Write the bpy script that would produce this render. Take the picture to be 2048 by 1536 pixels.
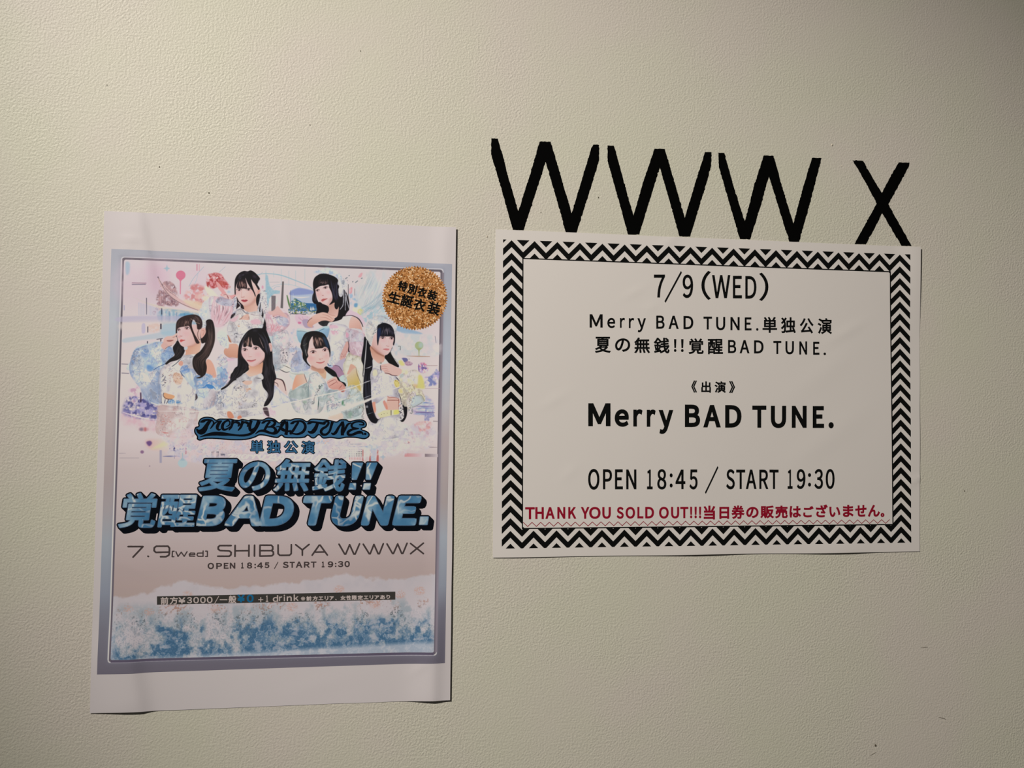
# Wall of a music venue: four painted letters, a concert flyer and a black-and-white notice, lit from above.
import bpy, bmesh, math
import numpy as np
from mathutils import Matrix, Vector
SC = bpy.context.scene
for _o in list(bpy.data.objects): bpy.data.objects.remove(_o)
# ---------------------------------------------------------------- light settings
WORLD_S = 0.03
L_POS, L_AIM = (-1.314, -1.25, 1.398), (0.376, 0.0, -0.218)
L_POW, L_SIZE = 263.0, 0.693
WALL_BUMP = 0.0005
ART_GAIN, ART_FALL = (1.284, 1.362, 1.548), 1.35
# ---------------------------------------------------------------- camera geometry (photo pixel -> point on the wall plane)
FPX, CAM_D = 1500.0, 0.6723
YAW, PITCH, ROLL, WROT = 0.1412, 0.0227, -0.0338, 0.0442
def cam_axes():
    cy, sy, cp, sp = np.cos(YAW), np.sin(YAW), np.cos(PITCH), np.sin(PITCH)
    f = np.array([sy*cp, cy*cp, sp]); r = np.array([cy, -sy, 0.0]); u = np.cross(r, f)
    cr, sr = np.cos(ROLL), np.sin(ROLL)
    r, u = cr*r + sr*u, -sr*r + cr*u
    ca, sa = np.cos(WROT), np.sin(WROT)
    rot = lambda v: np.array([v[0]*ca - v[2]*sa, v[1], v[0]*sa + v[2]*ca])
    return rot(r), rot(u), rot(f)
RAX, UAX, FAX = cam_axes()
def P2W(p, h=0.0):
    """photo pixels -> (X, Z) in metres on the plane h in front of the wall"""
    p = np.asarray(p, float)
    a = (p[..., 0] - 1024)/FPX; b = -(p[..., 1] - 768)/FPX
    d = a[..., None]*RAX + b[..., None]*UAX + FAX
    t = (CAM_D - h)/d[..., 1]
    return np.stack([t*d[..., 0], t*d[..., 2]], -1)
# ---------------------------------------------------------------- camera, world, lamps, exposure
cam = bpy.data.cameras.new('camera'); cam.sensor_width = 36; cam.sensor_fit = 'HORIZONTAL'; cam.lens = FPX/2048*36
cam.clip_start = 0.01
co = bpy.data.objects.new('camera', cam); SC.collection.objects.link(co)
co.matrix_world = Matrix(((RAX[0], UAX[0], -FAX[0], 0), (RAX[1], UAX[1], -FAX[1], -CAM_D), (RAX[2], UAX[2], -FAX[2], 0), (0, 0, 0, 1)))
SC.camera = co
SC.view_settings.view_transform = 'Standard'; SC.view_settings.look = 'None'
SC.view_settings.gamma = 1; SC.view_settings.use_curve_mapping = False; SC.view_settings.exposure = 0.0
world = bpy.data.worlds.new('world'); SC.world = world; world.use_nodes = True
bg = world.node_tree.nodes['Background']; bg.inputs[0].default_value = (1.0, 0.92, 0.84, 1); bg.inputs[1].default_value = WORLD_S
def spot(name, loc, aim, power, size, blend, rad, col):
    l = bpy.data.lights.new(name, 'SPOT'); l.energy = power; l.spot_size = size; l.spot_blend = blend; l.shadow_soft_size = rad; l.color = col
    o = bpy.data.objects.new(name, l); SC.collection.objects.link(o); o.location = loc
    o.rotation_euler = (Vector(aim)-Vector(loc)).to_track_quat('-Z', 'Y').to_euler()
    return o
spot('ceiling_spotlight', L_POS, L_AIM, L_POW, L_SIZE, 1.0, 0.02, (1.0, 0.93, 0.83))
FR = {'P': (0, 0, 1.0), 'Z1': (180, 400, 4.8), 'Z2': (540, 430, 5.297), 'Z3': (200, 600, 5.12), 'Z4': (540, 600, 5.12),
      'Z5': (200, 820, 5.486), 'Z6': (540, 820, 5.486), 'Z7': (170, 1060, 4.041), 'Z8': (540, 1060, 4.042),
      'N1': (960, 260, 4.452), 'N2': (1400, 260, 4.452), 'N3': (970, 520, 4.452), 'N4': (1400, 520, 4.452),
      'N5': (970, 860, 4.452), 'N6': (1400, 860, 4.452), 'FA': (240, 620, 12.8), 'FB': (400, 530, 12.8),
      'FC': (440, 640, 12.8), 'FD': (590, 535, 12.8), 'FE': (580, 650, 12.8), 'FF': (700, 630, 12.8),
      'GA': (240, 740, 10.24), 'GC': (400, 730, 10.24), 'GE': (580, 740, 12.8), 'GF': (700, 740, 11.378),
      'L1': (380, 825, 10.779), 'L2': (560, 825, 10.779)}
def FP(fr, pts):
    x, y, s = FR[fr]
    return np.asarray(pts, float)/s + np.array([x, y], float)

def smooth(pts, closed=True, n=6):
    p = np.asarray(pts, float); m = len(p)
    if m < 3: return p
    if closed: q = np.vstack([p[-1:], p, p[:2]]); segs = m
    else: q = np.vstack([2*p[:1]-p[1:2], p, 2*p[-1:]-p[-2:-1]]); segs = m-1
    t = np.linspace(0, 1, n, endpoint=False)[:, None]; out = []
    for i in range(segs):
        a, b, c, d = q[i], q[i+1], q[i+2], q[i+3]
        out.append(0.5*(2*b + (c-a)*t + (2*a-5*b+4*c-d)*t**2 + (3*b-a-3*c+d)*t**3))
    out = np.vstack(out)
    return out if closed else np.vstack([out, p[-1:]])

def area2(p):
    x, y = p[:, 0], p[:, 1]
    return np.sum(x*np.roll(y, -1) - np.roll(x, -1)*y)
def orient(p): return p if area2(p) > 0 else p[::-1]

def ribbon(pts, w, sm=True, n=5):
    """polygon of a stroke of changing width; pts and w in the same unit"""
    p = np.asarray(pts, float)
    w = np.broadcast_to(np.asarray(w, float), (len(w),)) if np.ndim(w) else np.array([w, w], float)
    if sm and len(p) > 2: p = smooth(p, False, n)
    d = np.gradient(p, axis=0); L = np.hypot(d[:, 0], d[:, 1])+1e-9
    nrm = np.stack([-d[:, 1]/L, d[:, 0]/L], -1)
    s = np.concatenate([[0], np.cumsum(np.hypot(*np.diff(p, axis=0).T))]); s /= s[-1]+1e-9
    ww = np.interp(s, np.linspace(0, 1, len(w)), w)[:, None]/2
    return orient(np.vstack([p + nrm*ww, (p - nrm*ww)[::-1]]))

def raster(loops, W, H, ss=3):
    """anti-aliased nonzero fill of loops given in pixel coordinates of a W x H window"""
    acc = np.zeros((H*ss, W+2), np.float32)
    p = np.concatenate(loops); q = np.concatenate([np.roll(l, -1, 0) for l in loops])
    x0, y0, x1, y1 = p[:, 0], p[:, 1]*ss, q[:, 0], q[:, 1]*ss
    up = y1 > y0
    r0 = np.clip(np.ceil(np.minimum(y0, y1)-0.5), 0, H*ss).astype(int); r1 = np.clip(np.ceil(np.maximum(y0, y1)-0.5), 0, H*ss).astype(int)
    k = r1-r0; ok = k > 0
    if ok.any():
        idx = np.repeat(np.nonzero(ok)[0], k[ok])
        row = r0[idx] + np.arange(len(idx)) - np.repeat(np.cumsum(k[ok])-k[ok], k[ok])
        t = (row+0.5-y0[idx])/(y1[idx]-y0[idx])
        x = np.clip(x0[idx]+t*(x1[idx]-x0[idx]), 0, W)
        sgn = np.where(up[idx], 1.0, -1.0); xi = np.floor(x).astype(int); fx = x-xi
        n = (W+2)*H*ss
        acc = (np.bincount(row*(W+2)+xi, sgn*(1-fx), n)+np.bincount(row*(W+2)+xi+1, sgn*fx, n))[:n].reshape(H*ss, W+2)
    c = np.clip(np.abs(np.cumsum(acc, 1)[:, :W]), 0, 1)
    return c.reshape(H, ss, W).mean(1).astype(np.float32)

def boxblur(m, r):
    r = int(r)
    if r < 1: return m
    for ax in (0, 1):
        n = m.shape[ax]; c = np.cumsum(np.concatenate([np.zeros_like(np.take(m, [0], ax)), m], ax), ax)
        i = np.arange(n); hi = np.minimum(i+r+1, n); lo = np.maximum(i-r, 0)
        m = (np.take(c, hi, ax)-np.take(c, lo, ax))/(2*r+1)
    return m
def blur(m, s):
    if s <= 0.3: return m
    r = max(1, int(round(s)))
    return boxblur(boxblur(m, r), max(1, r-1) if r > 1 else 1)

def vnoise(H, W, cell, rng, cy=None):
    cy = cy or cell
    gh, gw = int(H/cy)+3, int(W/cell)+3
    g = rng.random((gh, gw)).astype(np.float32)
    y = np.arange(H)/cy; x = np.arange(W)/cell
    yi = y.astype(int); xi = x.astype(int); fy = (y-yi); fx = (x-xi)
    fy = (fy*fy*(3-2*fy)).astype(np.float32)[:, None]; fx = (fx*fx*(3-2*fx)).astype(np.float32)[None]
    a = g[yi][:, xi]; b = g[yi][:, xi+1]; c = g[yi+1][:, xi]; d = g[yi+1][:, xi+1]
    return (a*(1-fx)+b*fx)*(1-fy)+(c*(1-fx)+d*fx)*fy
def fbm(H, W, cell, rng, octv=4, ay=1.0):
    o = np.zeros((H, W), np.float32); A = 0; a = 1.0
    for _ in range(octv):
        if cell < 1.5: break
        o += a*vnoise(H, W, cell, rng, max(1.5, cell*ay)); A += a; a *= 0.55; cell /= 2.1
    return o/A

class Canvas:
    def __init__(s, x0, x1, z0, z1, res):
        s.x0, s.z1, s.res = x0, z1, res
        s.W, s.H = int((x1-x0)*res), int((z1-z0)*res)
        s.img = np.zeros((s.H, s.W, 3), np.float32); s.rng = np.random.default_rng(7)
        s.k = res*CAM_D/FPX*0.92      # canvas pixels per photo pixel, roughly
    def c(s, fr, pts):
        w = P2W(FP(fr, pts)); return np.stack([(w[..., 0]-s.x0)*s.res, (s.z1-w[..., 1])*s.res], -1)
    def mask(s, loops, bl=0, pad=2):
        a = np.vstack(loops); g = pad+int(3*bl)
        X0, Y0 = np.floor(a.min(0)).astype(int)-g; X1, Y1 = np.ceil(a.max(0)).astype(int)+g
        X0, Y0 = max(X0, 0), max(Y0, 0); X1, Y1 = min(X1, s.W), min(Y1, s.H)
        if X1-X0 < 2 or Y1-Y0 < 2: return None
        m = raster([l-[X0, Y0] for l in loops], X1-X0, Y1-Y0)
        return blur(m, bl), X0, Y0
    def comp(s, m, X0, Y0, col, a=1.0):
        h, w = m.shape; v = s.img[Y0:Y0+h, X0:X0+w]
        al = (m*a)[..., None]
        col = np.asarray(col, np.float32)/255.0 if not isinstance(col, np.ndarray) or col.ndim == 1 else col
        v += (col-v)*al
    def fill(s, fr, pts, col, a=1.0, bl=0.0, sm=True, tex=None, grad=None):
        p = s.c(fr, smooth(pts) if sm else pts)
        r = s.mask([orient(p)], bl*s.k)
        if r is None: return
        m, X0, Y0 = r
        if tex:     # (cell in photo px, strength, aniso) breaks the alpha up like watercolour
            n = fbm(m.shape[0], m.shape[1], tex[0]*s.k, s.rng, 4, tex[2] if len(tex) > 2 else 1)
            m = m*np.clip(1-tex[1]+(n-0.35)*3.2*tex[1], 0, 1)
        if grad:    # (other colour, point a, point b) linear
            c2, ga, gb = grad
            A, B = s.c(fr, [ga, gb]); d = B-A
            yy, xx = np.mgrid[0:m.shape[0], 0:m.shape[1]]
            t = np.clip(((xx+X0-A[0])*d[0]+(yy+Y0-A[1])*d[1])/(d@d), 0, 1)[..., None].astype(np.float32)
            col = (np.array(col, np.float32)*(1-t)+np.array(c2, np.float32)*t)/255
        s.comp(m, X0, Y0, col, a)
    def mottle(s, fr, pts, cols, cell=3, amt=0.8, bl=1.0, seed=None, ay=1.0):
        """cloth of several pastel colours running into each other"""
        r = s.mask([orient(s.c(fr, smooth(pts)))], bl*s.k)
        if r is None: return
        m, X0, Y0 = r; h, w = m.shape
        for i, c in enumerate(cols):
            n = blur(fbm(h, w, cell*s.k*1.6, s.rng, 4, ay), 0.35*s.k); q = np.clip((n-0.5)*6+0.15, 0, 1)
            s.comp(m*q, X0, Y0, c, amt)
    def line(s, fr, pts, w, col, a=1.0, bl=0.0, sm=True):
        """w in photo pixels (number or list)"""
        p = s.c(fr, pts); ww = np.atleast_1d(np.asarray(w, float))*s.k
        if len(ww) == 1: ww = np.repeat(ww, 2)
        r = s.mask([ribbon(p, ww, sm)], bl*s.k)
        if r: s.comp(r[0], r[1], r[2], col, a)
    def strands(s, fr, A, B, n, w, col, a=1.0, bl=0.0, jit=0.1, t0=0.0, t1=1.0):
        A = smooth(A, False, 6); B = smooth(B, False, 6)
        m = min(len(A), len(B)); A = A[np.linspace(0, len(A)-1, m).astype(int)]; B = B[np.linspace(0, len(B)-1, m).astype(int)]
        loops = []
        for i in range(n):
            t = s.rng.random() if jit else (i+.5)/n
            a0, a1 = sorted(s.rng.uniform(t0, t1, 2)) if jit else (t0, t1)
            if a1-a0 < 0.2: a1 = min(1, a0+0.35); a0 = max(0, a1-0.35)
            P = A*(1-t)+B*t; P = P[int(a0*(m-1)):int(a1*(m-1))+1]
            if len(P) < 3: continue
            q = s.c(fr, P); loops.append(ribbon(q, np.array([0.2, 1, 0.2])*w*s.k, False))
        if loops:
            r = s.mask(loops, bl*s.k)
            if r: s.comp(r[0], r[1], r[2], col, a)
    def scrib(s, fr, pts, n, ln, w, col, a=0.8, ang=None, spread=3.2, bl=0.2):
        """n little wiggly strokes inside a region: lace, creases, embroidery"""
        P = s.c(fr, smooth(pts)); r = s.mask([orient(P)], 0)
        if r is None: return
        M, X0, Y0 = r; ys, xs = np.nonzero(M > 0.5)
        if not len(xs): return
        loops = []; L = ln*s.k
        for i in s.rng.integers(0, len(xs), n):
            th = (s.rng.uniform(0, 6.28) if ang is None else -ang+s.rng.normal(0, spread*0.1))
            p = np.array([xs[i]+X0, ys[i]+Y0], float); q = [p.copy()]; l = L*s.rng.uniform(.4, 1.4)
            for _ in range(4):
                th += s.rng.normal(0, 0.55); p = p+np.array([np.cos(th), np.sin(th)])*l/4; q.append(p.copy())
            loops.append(ribbon(np.array(q), np.array([.3, 1, .3])*w*s.k*s.rng.uniform(.6, 1.4), True, 3))
        r = s.mask(loops, bl*s.k)
        if r:
            m, A, B = r; big = np.zeros_like(m)
            y0, x0 = max(B, Y0), max(A, X0); y1, x1 = min(B+m.shape[0], Y0+M.shape[0]), min(A+m.shape[1], X0+M.shape[1])
            if y1 > y0 and x1 > x0:
                big[y0-B:y1-B, x0-A:x1-A] = M[y0-Y0:y1-Y0, x0-X0:x1-X0]
                s.comp(m*big, A, B, col, a)
    def disc(s, fr, cx, cy, rx, ry, col, a=1.0, bl=0.0, rot=0.0, **k):
        t = np.linspace(0, 2*np.pi, 28, endpoint=False); x, y = rx*np.cos(t), ry*np.sin(t)
        c, q = np.cos(rot), np.sin(rot)
        s.fill(fr, np.stack([cx+x*c-y*q, cy+x*q+y*c], -1), col, a, bl, False, **k)
# ---------------------------------------------------------------- the printed picture of the concert flyer
SK, SKS, SKD = (222, 186, 175), (205, 158, 142), (178, 120, 100)
HB = (20, 17, 22)
def paint_backdrop(C):
    Wd, Hd = C.W, C.H
    # photo y of every row near the panel's middle, used for the vertical colour runs
    mid = C.c('P', [(550, 500), (550, 1330)]); yy = np.linspace(0, 1, Hd)
    rows = 500+(np.arange(Hd)-mid[0, 1])/(mid[1, 1]-mid[0, 1])*830
    def run(keys):
        k = np.array([a for a, _ in keys], float); v = np.array([b for _, b in keys], float)
        return np.stack([np.interp(rows, k, v[:, i]) for i in range(3)], -1)/255
    L = run([(500, (172, 172, 178)), (600, (182, 184, 189)), (650, (188, 190, 193)), (730, (184, 182, 182)), (800, (184, 171, 167)),
             (960, (165, 151, 147)), (1020, (162, 154, 153)), (1080, (152, 157, 161)), (1180, (134, 138, 147)), (1250, (113, 111, 119)), (1340, (102, 96, 105))])
    R = run([(500, (168, 168, 176)), (640, (172, 176, 183)), (720, (176, 180, 187)), (810, (180, 176, 176)), (880, (173, 159, 156)), (1010, (159, 147, 143)),
             (1080, (152, 157, 162)), (1180, (132, 136, 144)), (1230, (111, 108, 117)), (1330, (99, 94, 103))])
    t = np.linspace(0, 1, Wd, dtype=np.float32)[None, :, None]
    C.img[:] = L[:, None]*(1-t)+R[:, None]*t
    # raised inner panel: pale outer lip, dark groove, then the picture
    TL, TR, BR, BL = (249, 519.5), (881, 544), (867.5, 1303), (223, 1318.5)
    q = lambda d: [(TL[0]-d, TL[1]-d), (TR[0]+d, TR[1]-d), (BR[0]+d, BR[1]+d), (BL[0]-d, BL[1]+d)]
    def rr(d, r=6):
        p = np.array(q(d), float); out = []
        for i in range(4):
            a, b, c = p[i-1], p[i], p[(i+1) % 4]
            u = (a-b)/np.hypot(*(a-b)); v = (c-b)/np.hypot(*(c-b))
            for s_ in np.linspace(0, 1, 6):
                out.append(b+u*r*(1-s_)**2+v*r*s_**2)
        return np.array(out)
    C.fill('P', rr(10), (120, 120, 132), 0.18, 3, False)
    C.fill('P', rr(6), (208, 204, 204), 0.95, 0.5, False)
    C.fill('P', rr(4.2), (92, 84, 92), 0.95, 0.5, False)
    C.line('P', [(TR[0]+4.5, TR[1]+2), (BR[0]+4.5, BR[1])], 5.5, (128, 118, 126), 0.9, 0.6, False)
    C.line('P', [(TL[0]-5, TL[1]), (BL[0]-5, BL[1])], 2.4, (214, 208, 206), 0.9, 0.4, False)
    C.line('P', [(BL[0], BL[1]+3), (BR[0], BR[1]+3)], 5, (84, 76, 92), 0.9, 0.5, False)
    base = run([(520, (216, 206, 203)), (640, (215, 201, 199)), (760, (216, 204, 200)), (880, (210, 196, 192)), (940, (195, 179, 175)), (1040, (184, 170, 166)), (1140, (170, 152, 146)), (1185, (168, 149, 141)), (1320, (170, 166, 168))])
    r = C.mask([orient(C.c('P', rr(0, 4)))]); m, X0, Y0 = r; PM = m
    C.comp(m, X0, Y0, np.repeat(base[Y0:Y0+m.shape[0], None].astype(np.float32), m.shape[1], 1), 1.0)
    C.PM = (m, X0, Y0)
    # ---- sea with foam along the lower edge
    H, W = m.shape; rng = C.rng
    ry = rows[Y0:Y0+H][:, None]; xs = np.linspace(0, 1, W)[None]
    edge = np.interp(xs[0]*645+225, [225, 255, 290, 330, 360, 385, 420, 470, 520, 570, 600, 630, 660, 690, 740, 790, 830, 870],
                     [1186, 1184, 1180, 1165, 1157, 1160, 1174, 1172, 1170, 1168, 1160, 1158, 1150, 1153, 1162, 1164, 1156, 1152])[None]
    edge = edge + (fbm(H, W, 14*C.k, rng, 4)-0.5)*14
    foam = np.clip((ry-edge)/5, 0, 1).astype(np.float32)
    n1 = fbm(H, W, 26*C.k, rng, 5, 1.3)
    C.comp(m*foam, X0, Y0, (181, 172, 172), 0.96)
    C.comp(m*foam*np.clip((n1-0.5)*4, 0, 1)*np.clip(1-(ry-edge)/60, 0, 1), X0, Y0, (168, 162, 164), 0.6)
    n2 = fbm(H, W, 34*C.k, rng, 7, 1.5); n3 = blur(fbm(H, W, 11*C.k, rng, 6, 1.3), .3*C.k); n4 = fbm(H, W, 3.0*C.k, rng, 3)
    pat = np.abs(n2-0.5)*1.6+np.abs(n3-0.5)*0.9
    dep = np.clip((ry-1195)/85, 0, 1.25)
    aq = np.clip((n2*0.6+n3*0.4-0.52+dep*0.22)*7, 0, 1)*np.clip((ry-1196)/20, 0, 1)
    C.comp((m*foam*aq).astype(np.float32), X0, Y0, (138, 148, 152), 0.75)
    bl = np.clip((n2*0.62+n3*0.38-0.685+dep*0.26)*8, 0, 1)*np.clip((ry-1225)/25, 0, 1)
    C.comp((m*foam*bl).astype(np.float32), X0, Y0, (76, 108, 134), 0.85)
    bl2 = bl*np.clip((n3-0.45)*6, 0, 1)
    C.comp((m*bl2).astype(np.float32), X0, Y0, (48, 86, 116), 0.6)
    veins = np.clip(1-np.abs(n3-0.5)*34, 0, 1)*np.clip((ry-1205)/20, 0, 1)
    C.comp((m*foam*veins).astype(np.float32), X0, Y0, (184, 182, 184), 0.55)
    sp = np.clip((n4-0.60)*14, 0, 1)*np.clip(1-np.abs(ry-1236)/34, 0, 1)*np.clip((n1-0.42)*6, 0, 1)
    C.comp((m*foam*sp).astype(np.float32), X0, Y0, (80, 88, 92), 0.75)
    sand = np.clip((n4-0.5)*8, 0, 1)*np.clip(1-np.abs(ry-1212)/17, 0, 1)*np.clip((n1-0.46)*8, 0, 1)
    C.comp((m*foam*sand).astype(np.float32), X0, Y0, (158, 118, 102), 0.8)
    gr = fbm(H, W, 2.2*C.k, rng, 2); gm = (foam*np.clip((ry-1222)/30, 0, 1)*m).astype(np.float32)
    C.comp(gm*np.clip((gr-.5)*5, 0, 1), X0, Y0, (54, 84, 104), .22); C.comp(gm*np.clip((.46-gr)*6, 0, 1), X0, Y0, (178, 178, 180), .16)
    n5 = fbm(H, W, 18*C.k, rng, 4, .55); C.comp(gm*np.clip((n5-.60)*9, 0, 1), X0, Y0, (168, 166, 170), .6)
    for x, y in [(350, 640), (830, 520), (1060, 640), (520, 660)]: C.disc('Z7', x, y, 42, 30, (186, 136, 116), 0.45, 1.5, tex=(2, .9))
    for x, y in [(560, 480), (1050, 520), (1210, 490), (850, 600), (180, 620)]: C.disc('Z8', x, y, 44, 34, (184, 132, 112), 0.5, 1.5, tex=(2, .9))
    bot = np.clip((ry-1303+np.interp(xs[0], [0, 1], [-2, 14])[None])/9, 0, 1)
    C.comp((m*np.clip(bot, 0, 1)).astype(np.float32), X0, Y0, (186, 184, 186), 0.7)
    C.comp((m*np.clip(1-xs*45, 0, 1)*foam*0.8).astype(np.float32), X0, Y0, (180, 176, 178), 0.9)
    C.comp((m*np.clip((xs-0.978)*45, 0, 1)*foam*0.8).astype(np.float32), X0, Y0, (180, 176, 178), 0.9)
    # ---- watercolour sky at the top
    Z = 'Z1'
    C.fill(Z, [(330, 590), (1100, 620), (1100, 1000), (330, 1000)], (216, 190, 200), 0.55, 12, tex=(30, .5))
    C.fill(Z, [(560, 620), (720, 640), (760, 800), (600, 900)], (216, 176, 192), 0.4, 8)
    C.fill(Z, [(345, 600), (385, 610), (380, 700), (350, 715)], (158, 184, 200), 0.7, 1.5)
    C.fill(Z, [(740, 620), (748, 648), (772, 657), (748, 668), (740, 690), (731, 668), (705, 657), (731, 648)], (160, 186, 196), 0.9, 0.2, False)
    C.line(Z, [(405, 797), (545, 800)], [1, 2, 1], (110, 60, 90), 0.85, .2); C.line(Z, [(405, 812), (540, 811)], [1, 2, 1], (60, 50, 80), 0.85, .2)
    C.disc(Z, 872, 722, 46, 44, (212, 118, 142), 0.95, .3); C.fill(Z, [(845, 750), (900, 750), (875, 780), (872, 905), (864, 905), (864, 780)], (212, 118, 142), 0.9, .3, False)
    C.line(Z, [(1028, 615), (1028, 680)], 2, (206, 120, 140), 0.8, .3); C.line(Z, [(1050, 615), (1050, 685)], 1.4, (216, 150, 160), 0.8, .3)
    C.line(Z, [(1095, 640), (1000, 745), (950, 830)], 1, (160, 182, 194), .8); C.line(Z, [(1300, 640), (1240, 695)], 1, (168, 180, 192), .8)
    C.line(Z, [(1040, 700), (1010, 800), (955, 850)], 1, (160, 190, 200), .6)
    # brown piano/umbrella shape
    C.mottle(Z, [(640, 940), (660, 880), (700, 800), (760, 780), (820, 830), (840, 900), (850, 1010), (760, 1015), (700, 990), (650, 1000)], [(130, 96, 104), (160, 128, 132), (190, 150, 150)], 3, .9, 1)
    for k in range(9): C.line(Z, [(690+k*17, 850+abs(k-3)*6), (692+k*17, 1005)], 1.2, (110, 80, 90), .45, .3)
    C.mottle(Z, [(640, 960), (690, 965), (720, 1010), (690, 1040), (650, 1060), (620, 1100), (600, 1080), (640, 1030)], [(150, 110, 120), (196, 160, 164)], 2, .7)
    C.mottle(Z, [(905, 920), (960, 830), (1040, 810), (1110, 850), (1150, 930), (1110, 1000), (1000, 1010), (920, 960)], [(214, 140, 140), (224, 180, 170), (200, 120, 120)], 5, .75, 2)
    C.fill(Z, [(655, 740), (700, 830), (800, 910), (930, 985), (1085, 1040), (1090, 1065), (960, 1040), (820, 960), (720, 880), (668, 800)], (214, 180, 176), .95, .5)
    C.line(Z, [(655, 742), (740, 890), (860, 985), (1040, 1060)], [1.2, 1.4, 1], (120, 96, 100), .8, .3)
    C.line(Z, [(665, 760), (780, 885), (940, 975), (1085, 1030)], [1, 1.5, 1], (226, 200, 190), .8, .4)
    C.disc(Z, 655, 742, 6, 7, (90, 80, 90), .8, .3)
    C.fill(Z, [(410, 930), (560, 990), (800, 1040), (1090, 1075), (1080, 1105), (880, 1090), (640, 1030)], (222, 206, 186), .9, .6)
    C.fill(Z, [(900, 960), (1090, 990), (1150, 1060), (1080, 1060), (960, 1020)], (222, 200, 170), .8, 2)
    C.line(Z, [(410, 930), (600, 1010), (860, 1060), (1080, 1090)], [.8, 2.5, 4], (206, 196, 190), .7, .8)
    # blue striped bands
    for k in range(14): C.line(Z, [(470+k*14, 985+k*4), (470+k*14, 1110)], C.rng.uniform(.8, 2.2), (178, 184, 206), .65, .3)
    C.fill(Z, [(690, 1050), (1050, 1095), (1040, 1190), (690, 1190)], (128, 164, 184), .75, 1, tex=(5, .5))
    for k in range(14): C.line(Z, [(690+k*24, 1060+k*3), (690+k*24, 1170)], C.rng.uniform(1, 3), [(90, 130, 160), (200, 210, 214), (150, 190, 200)][k % 3], .7, .4)
    C.fill(Z, [(870, 1090), (1000, 1100), (940, 1180), (850, 1160)], (84, 146, 182), .7, 1.5)
    C.line(Z, [(545, 940), (545, 1100)], [1.2, 2, .8], (40, 40, 60), .9, .2); C.line(Z, [(690, 1040), (690, 1100)], 2, (50, 60, 80), .8, .2)
    C.fill(Z, [(330, 1118), (1060, 1120), (1060, 1160), (330, 1175)], (186, 178, 196), .7, 1)
    C.fill(Z, [(330, 1175), (800, 1165), (820, 1240), (330, 1250)], (218, 204, 196), .7, 3)
    C.fill(Z, [(330, 1330), (520, 1300), (830, 1250), (830, 1310), (500, 1345), (330, 1370)], (176, 190, 198), .7, 1.2)
    C.fill(Z, [(690, 1200), (840, 1190), (830, 1290), (690, 1290)], (160, 188, 200), .7, 2)
    C.fill(Z, [(560, 1200), (680, 1190), (680, 1250), (580, 1270)], (216, 186, 172), .8, 1.5, tex=(3, .6))
    C.fill(Z, [(500, 1195), (530, 1190), (530, 1270), (500, 1275)], (186, 178, 200), .8, .8)
    for x, y, x2, y2, w in [(682, 1188, 682, 1240, 2.6), (556, 1215, 556, 1272, 1.6), (553, 1355, 553, 1380, 1.8), (640, 1338, 700, 1330, 1.2), (620, 1375, 650, 1368, 2.2), (682, 1335, 680, 1360, 2)]:
        C.line(Z, [(x, y), (x2, y2)], w, (46, 44, 62), .9, .2, False)
    C.line(Z, [(330, 1010), (330, 1060)], 1.5, (150, 150, 186), .8, .3)
    for y in (655, 748): C.line('Z3', [(222, y), (300, y+4)], 1.6, (110, 104, 118), .85, .3, False)
    # red rose, feathers
    C.mottle(Z, [(1120, 770), (1140, 715), (1200, 700), (1260, 715), (1290, 760), (1340, 820), (1330, 850), (1280, 855), (1240, 830), (1180, 850), (1130, 840)], [(196, 96, 96), (214, 140, 146), (170, 70, 70), (222, 160, 160)], 4, .95, 1)
    C.mottle(Z, [(1215, 780), (1280, 780), (1345, 830), (1320, 850), (1270, 830), (1230, 800)], [(170, 62, 60), (186, 90, 80)], 3, .9)
    for x, y in [(1190, 748), (1215, 750), (1225, 745)]: C.disc(Z, x, y, 8, 8, (236, 210, 206), .9, .3)
    C.fill(Z, [(1100, 830), (1160, 850), (1230, 930), (1190, 945), (1130, 900)], (222, 218, 196), .9, 1)
    C.fill(Z, [(1090, 920), (1150, 930), (1180, 960), (1120, 985), (1090, 960)], (228, 214, 186), .8, 1.5)
    # drawn arch and tower in pale teal
    Q = 'FB'
    C.fill(Q, [(1690, 90), (1702, 250), (1740, 270), (1760, 430), (1800, 560), (1880, 640), (2048, 660), (2048, 740), (1900, 740), (1780, 850), (1740, 1150), (1715, 1150), (1700, 850), (1670, 700), (1670, 400)], (146, 184, 196), .9, .6, False, tex=(3, .3))
    Q2 = 'Z2'
    C.line(Q2, [(-160, 640), (-60, 622), (100, 635), (260, 690), (400, 750), (470, 800)], [1.5, 2.2, 1.5], (146, 182, 192), .85, .3)
    C.line(Q2, [(0, 770), (80, 740), (200, 735), (330, 770)], 1, (160, 190, 196), .7, .3)
    for x, y0, y1 in [(40, 600, 660), (120, 575, 740), (200, 590, 750), (272, 590, 755), (370, 570, 750)]:
        C.line(Q2, [(x, y0), (x, y1)], [.6, 3, .6], (150, 186, 194), .85, .4, False)
    C.line(Q, [(1780, 440), (2040, 440)], .7, (150, 160, 166), .7); C.line(Q, [(1880, 620), (1950, 560), (2048, 550)], 1, (150, 180, 190), .7)
    C.line(Q, [(1500, 280), (1610, 180)], .8, (160, 170, 180), .7)
    for k in range(16): C.line(Q, [(1760+C.rng.uniform(-20, 260), 780+C.rng.uniform(0, 300)), (1760+C.rng.uniform(-20, 280), 830+C.rng.uniform(0, 340))], .7, (206, 222, 226), .8)
    C.fill(Q, [(1830, 785), (1940, 790), (1930, 1200), (1830, 1200)], (108, 100, 104), .95, .2, False)
    for k in range(12): C.line(Q, [(1832, 830+k*32), (1936, 790+k*32)], .5, (150, 140, 140), .7)
    C.fill(Q2, [(130, 705), (148, 705), (138, 990), (112, 985)], (96, 90, 90), .95, .2, False)
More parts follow.
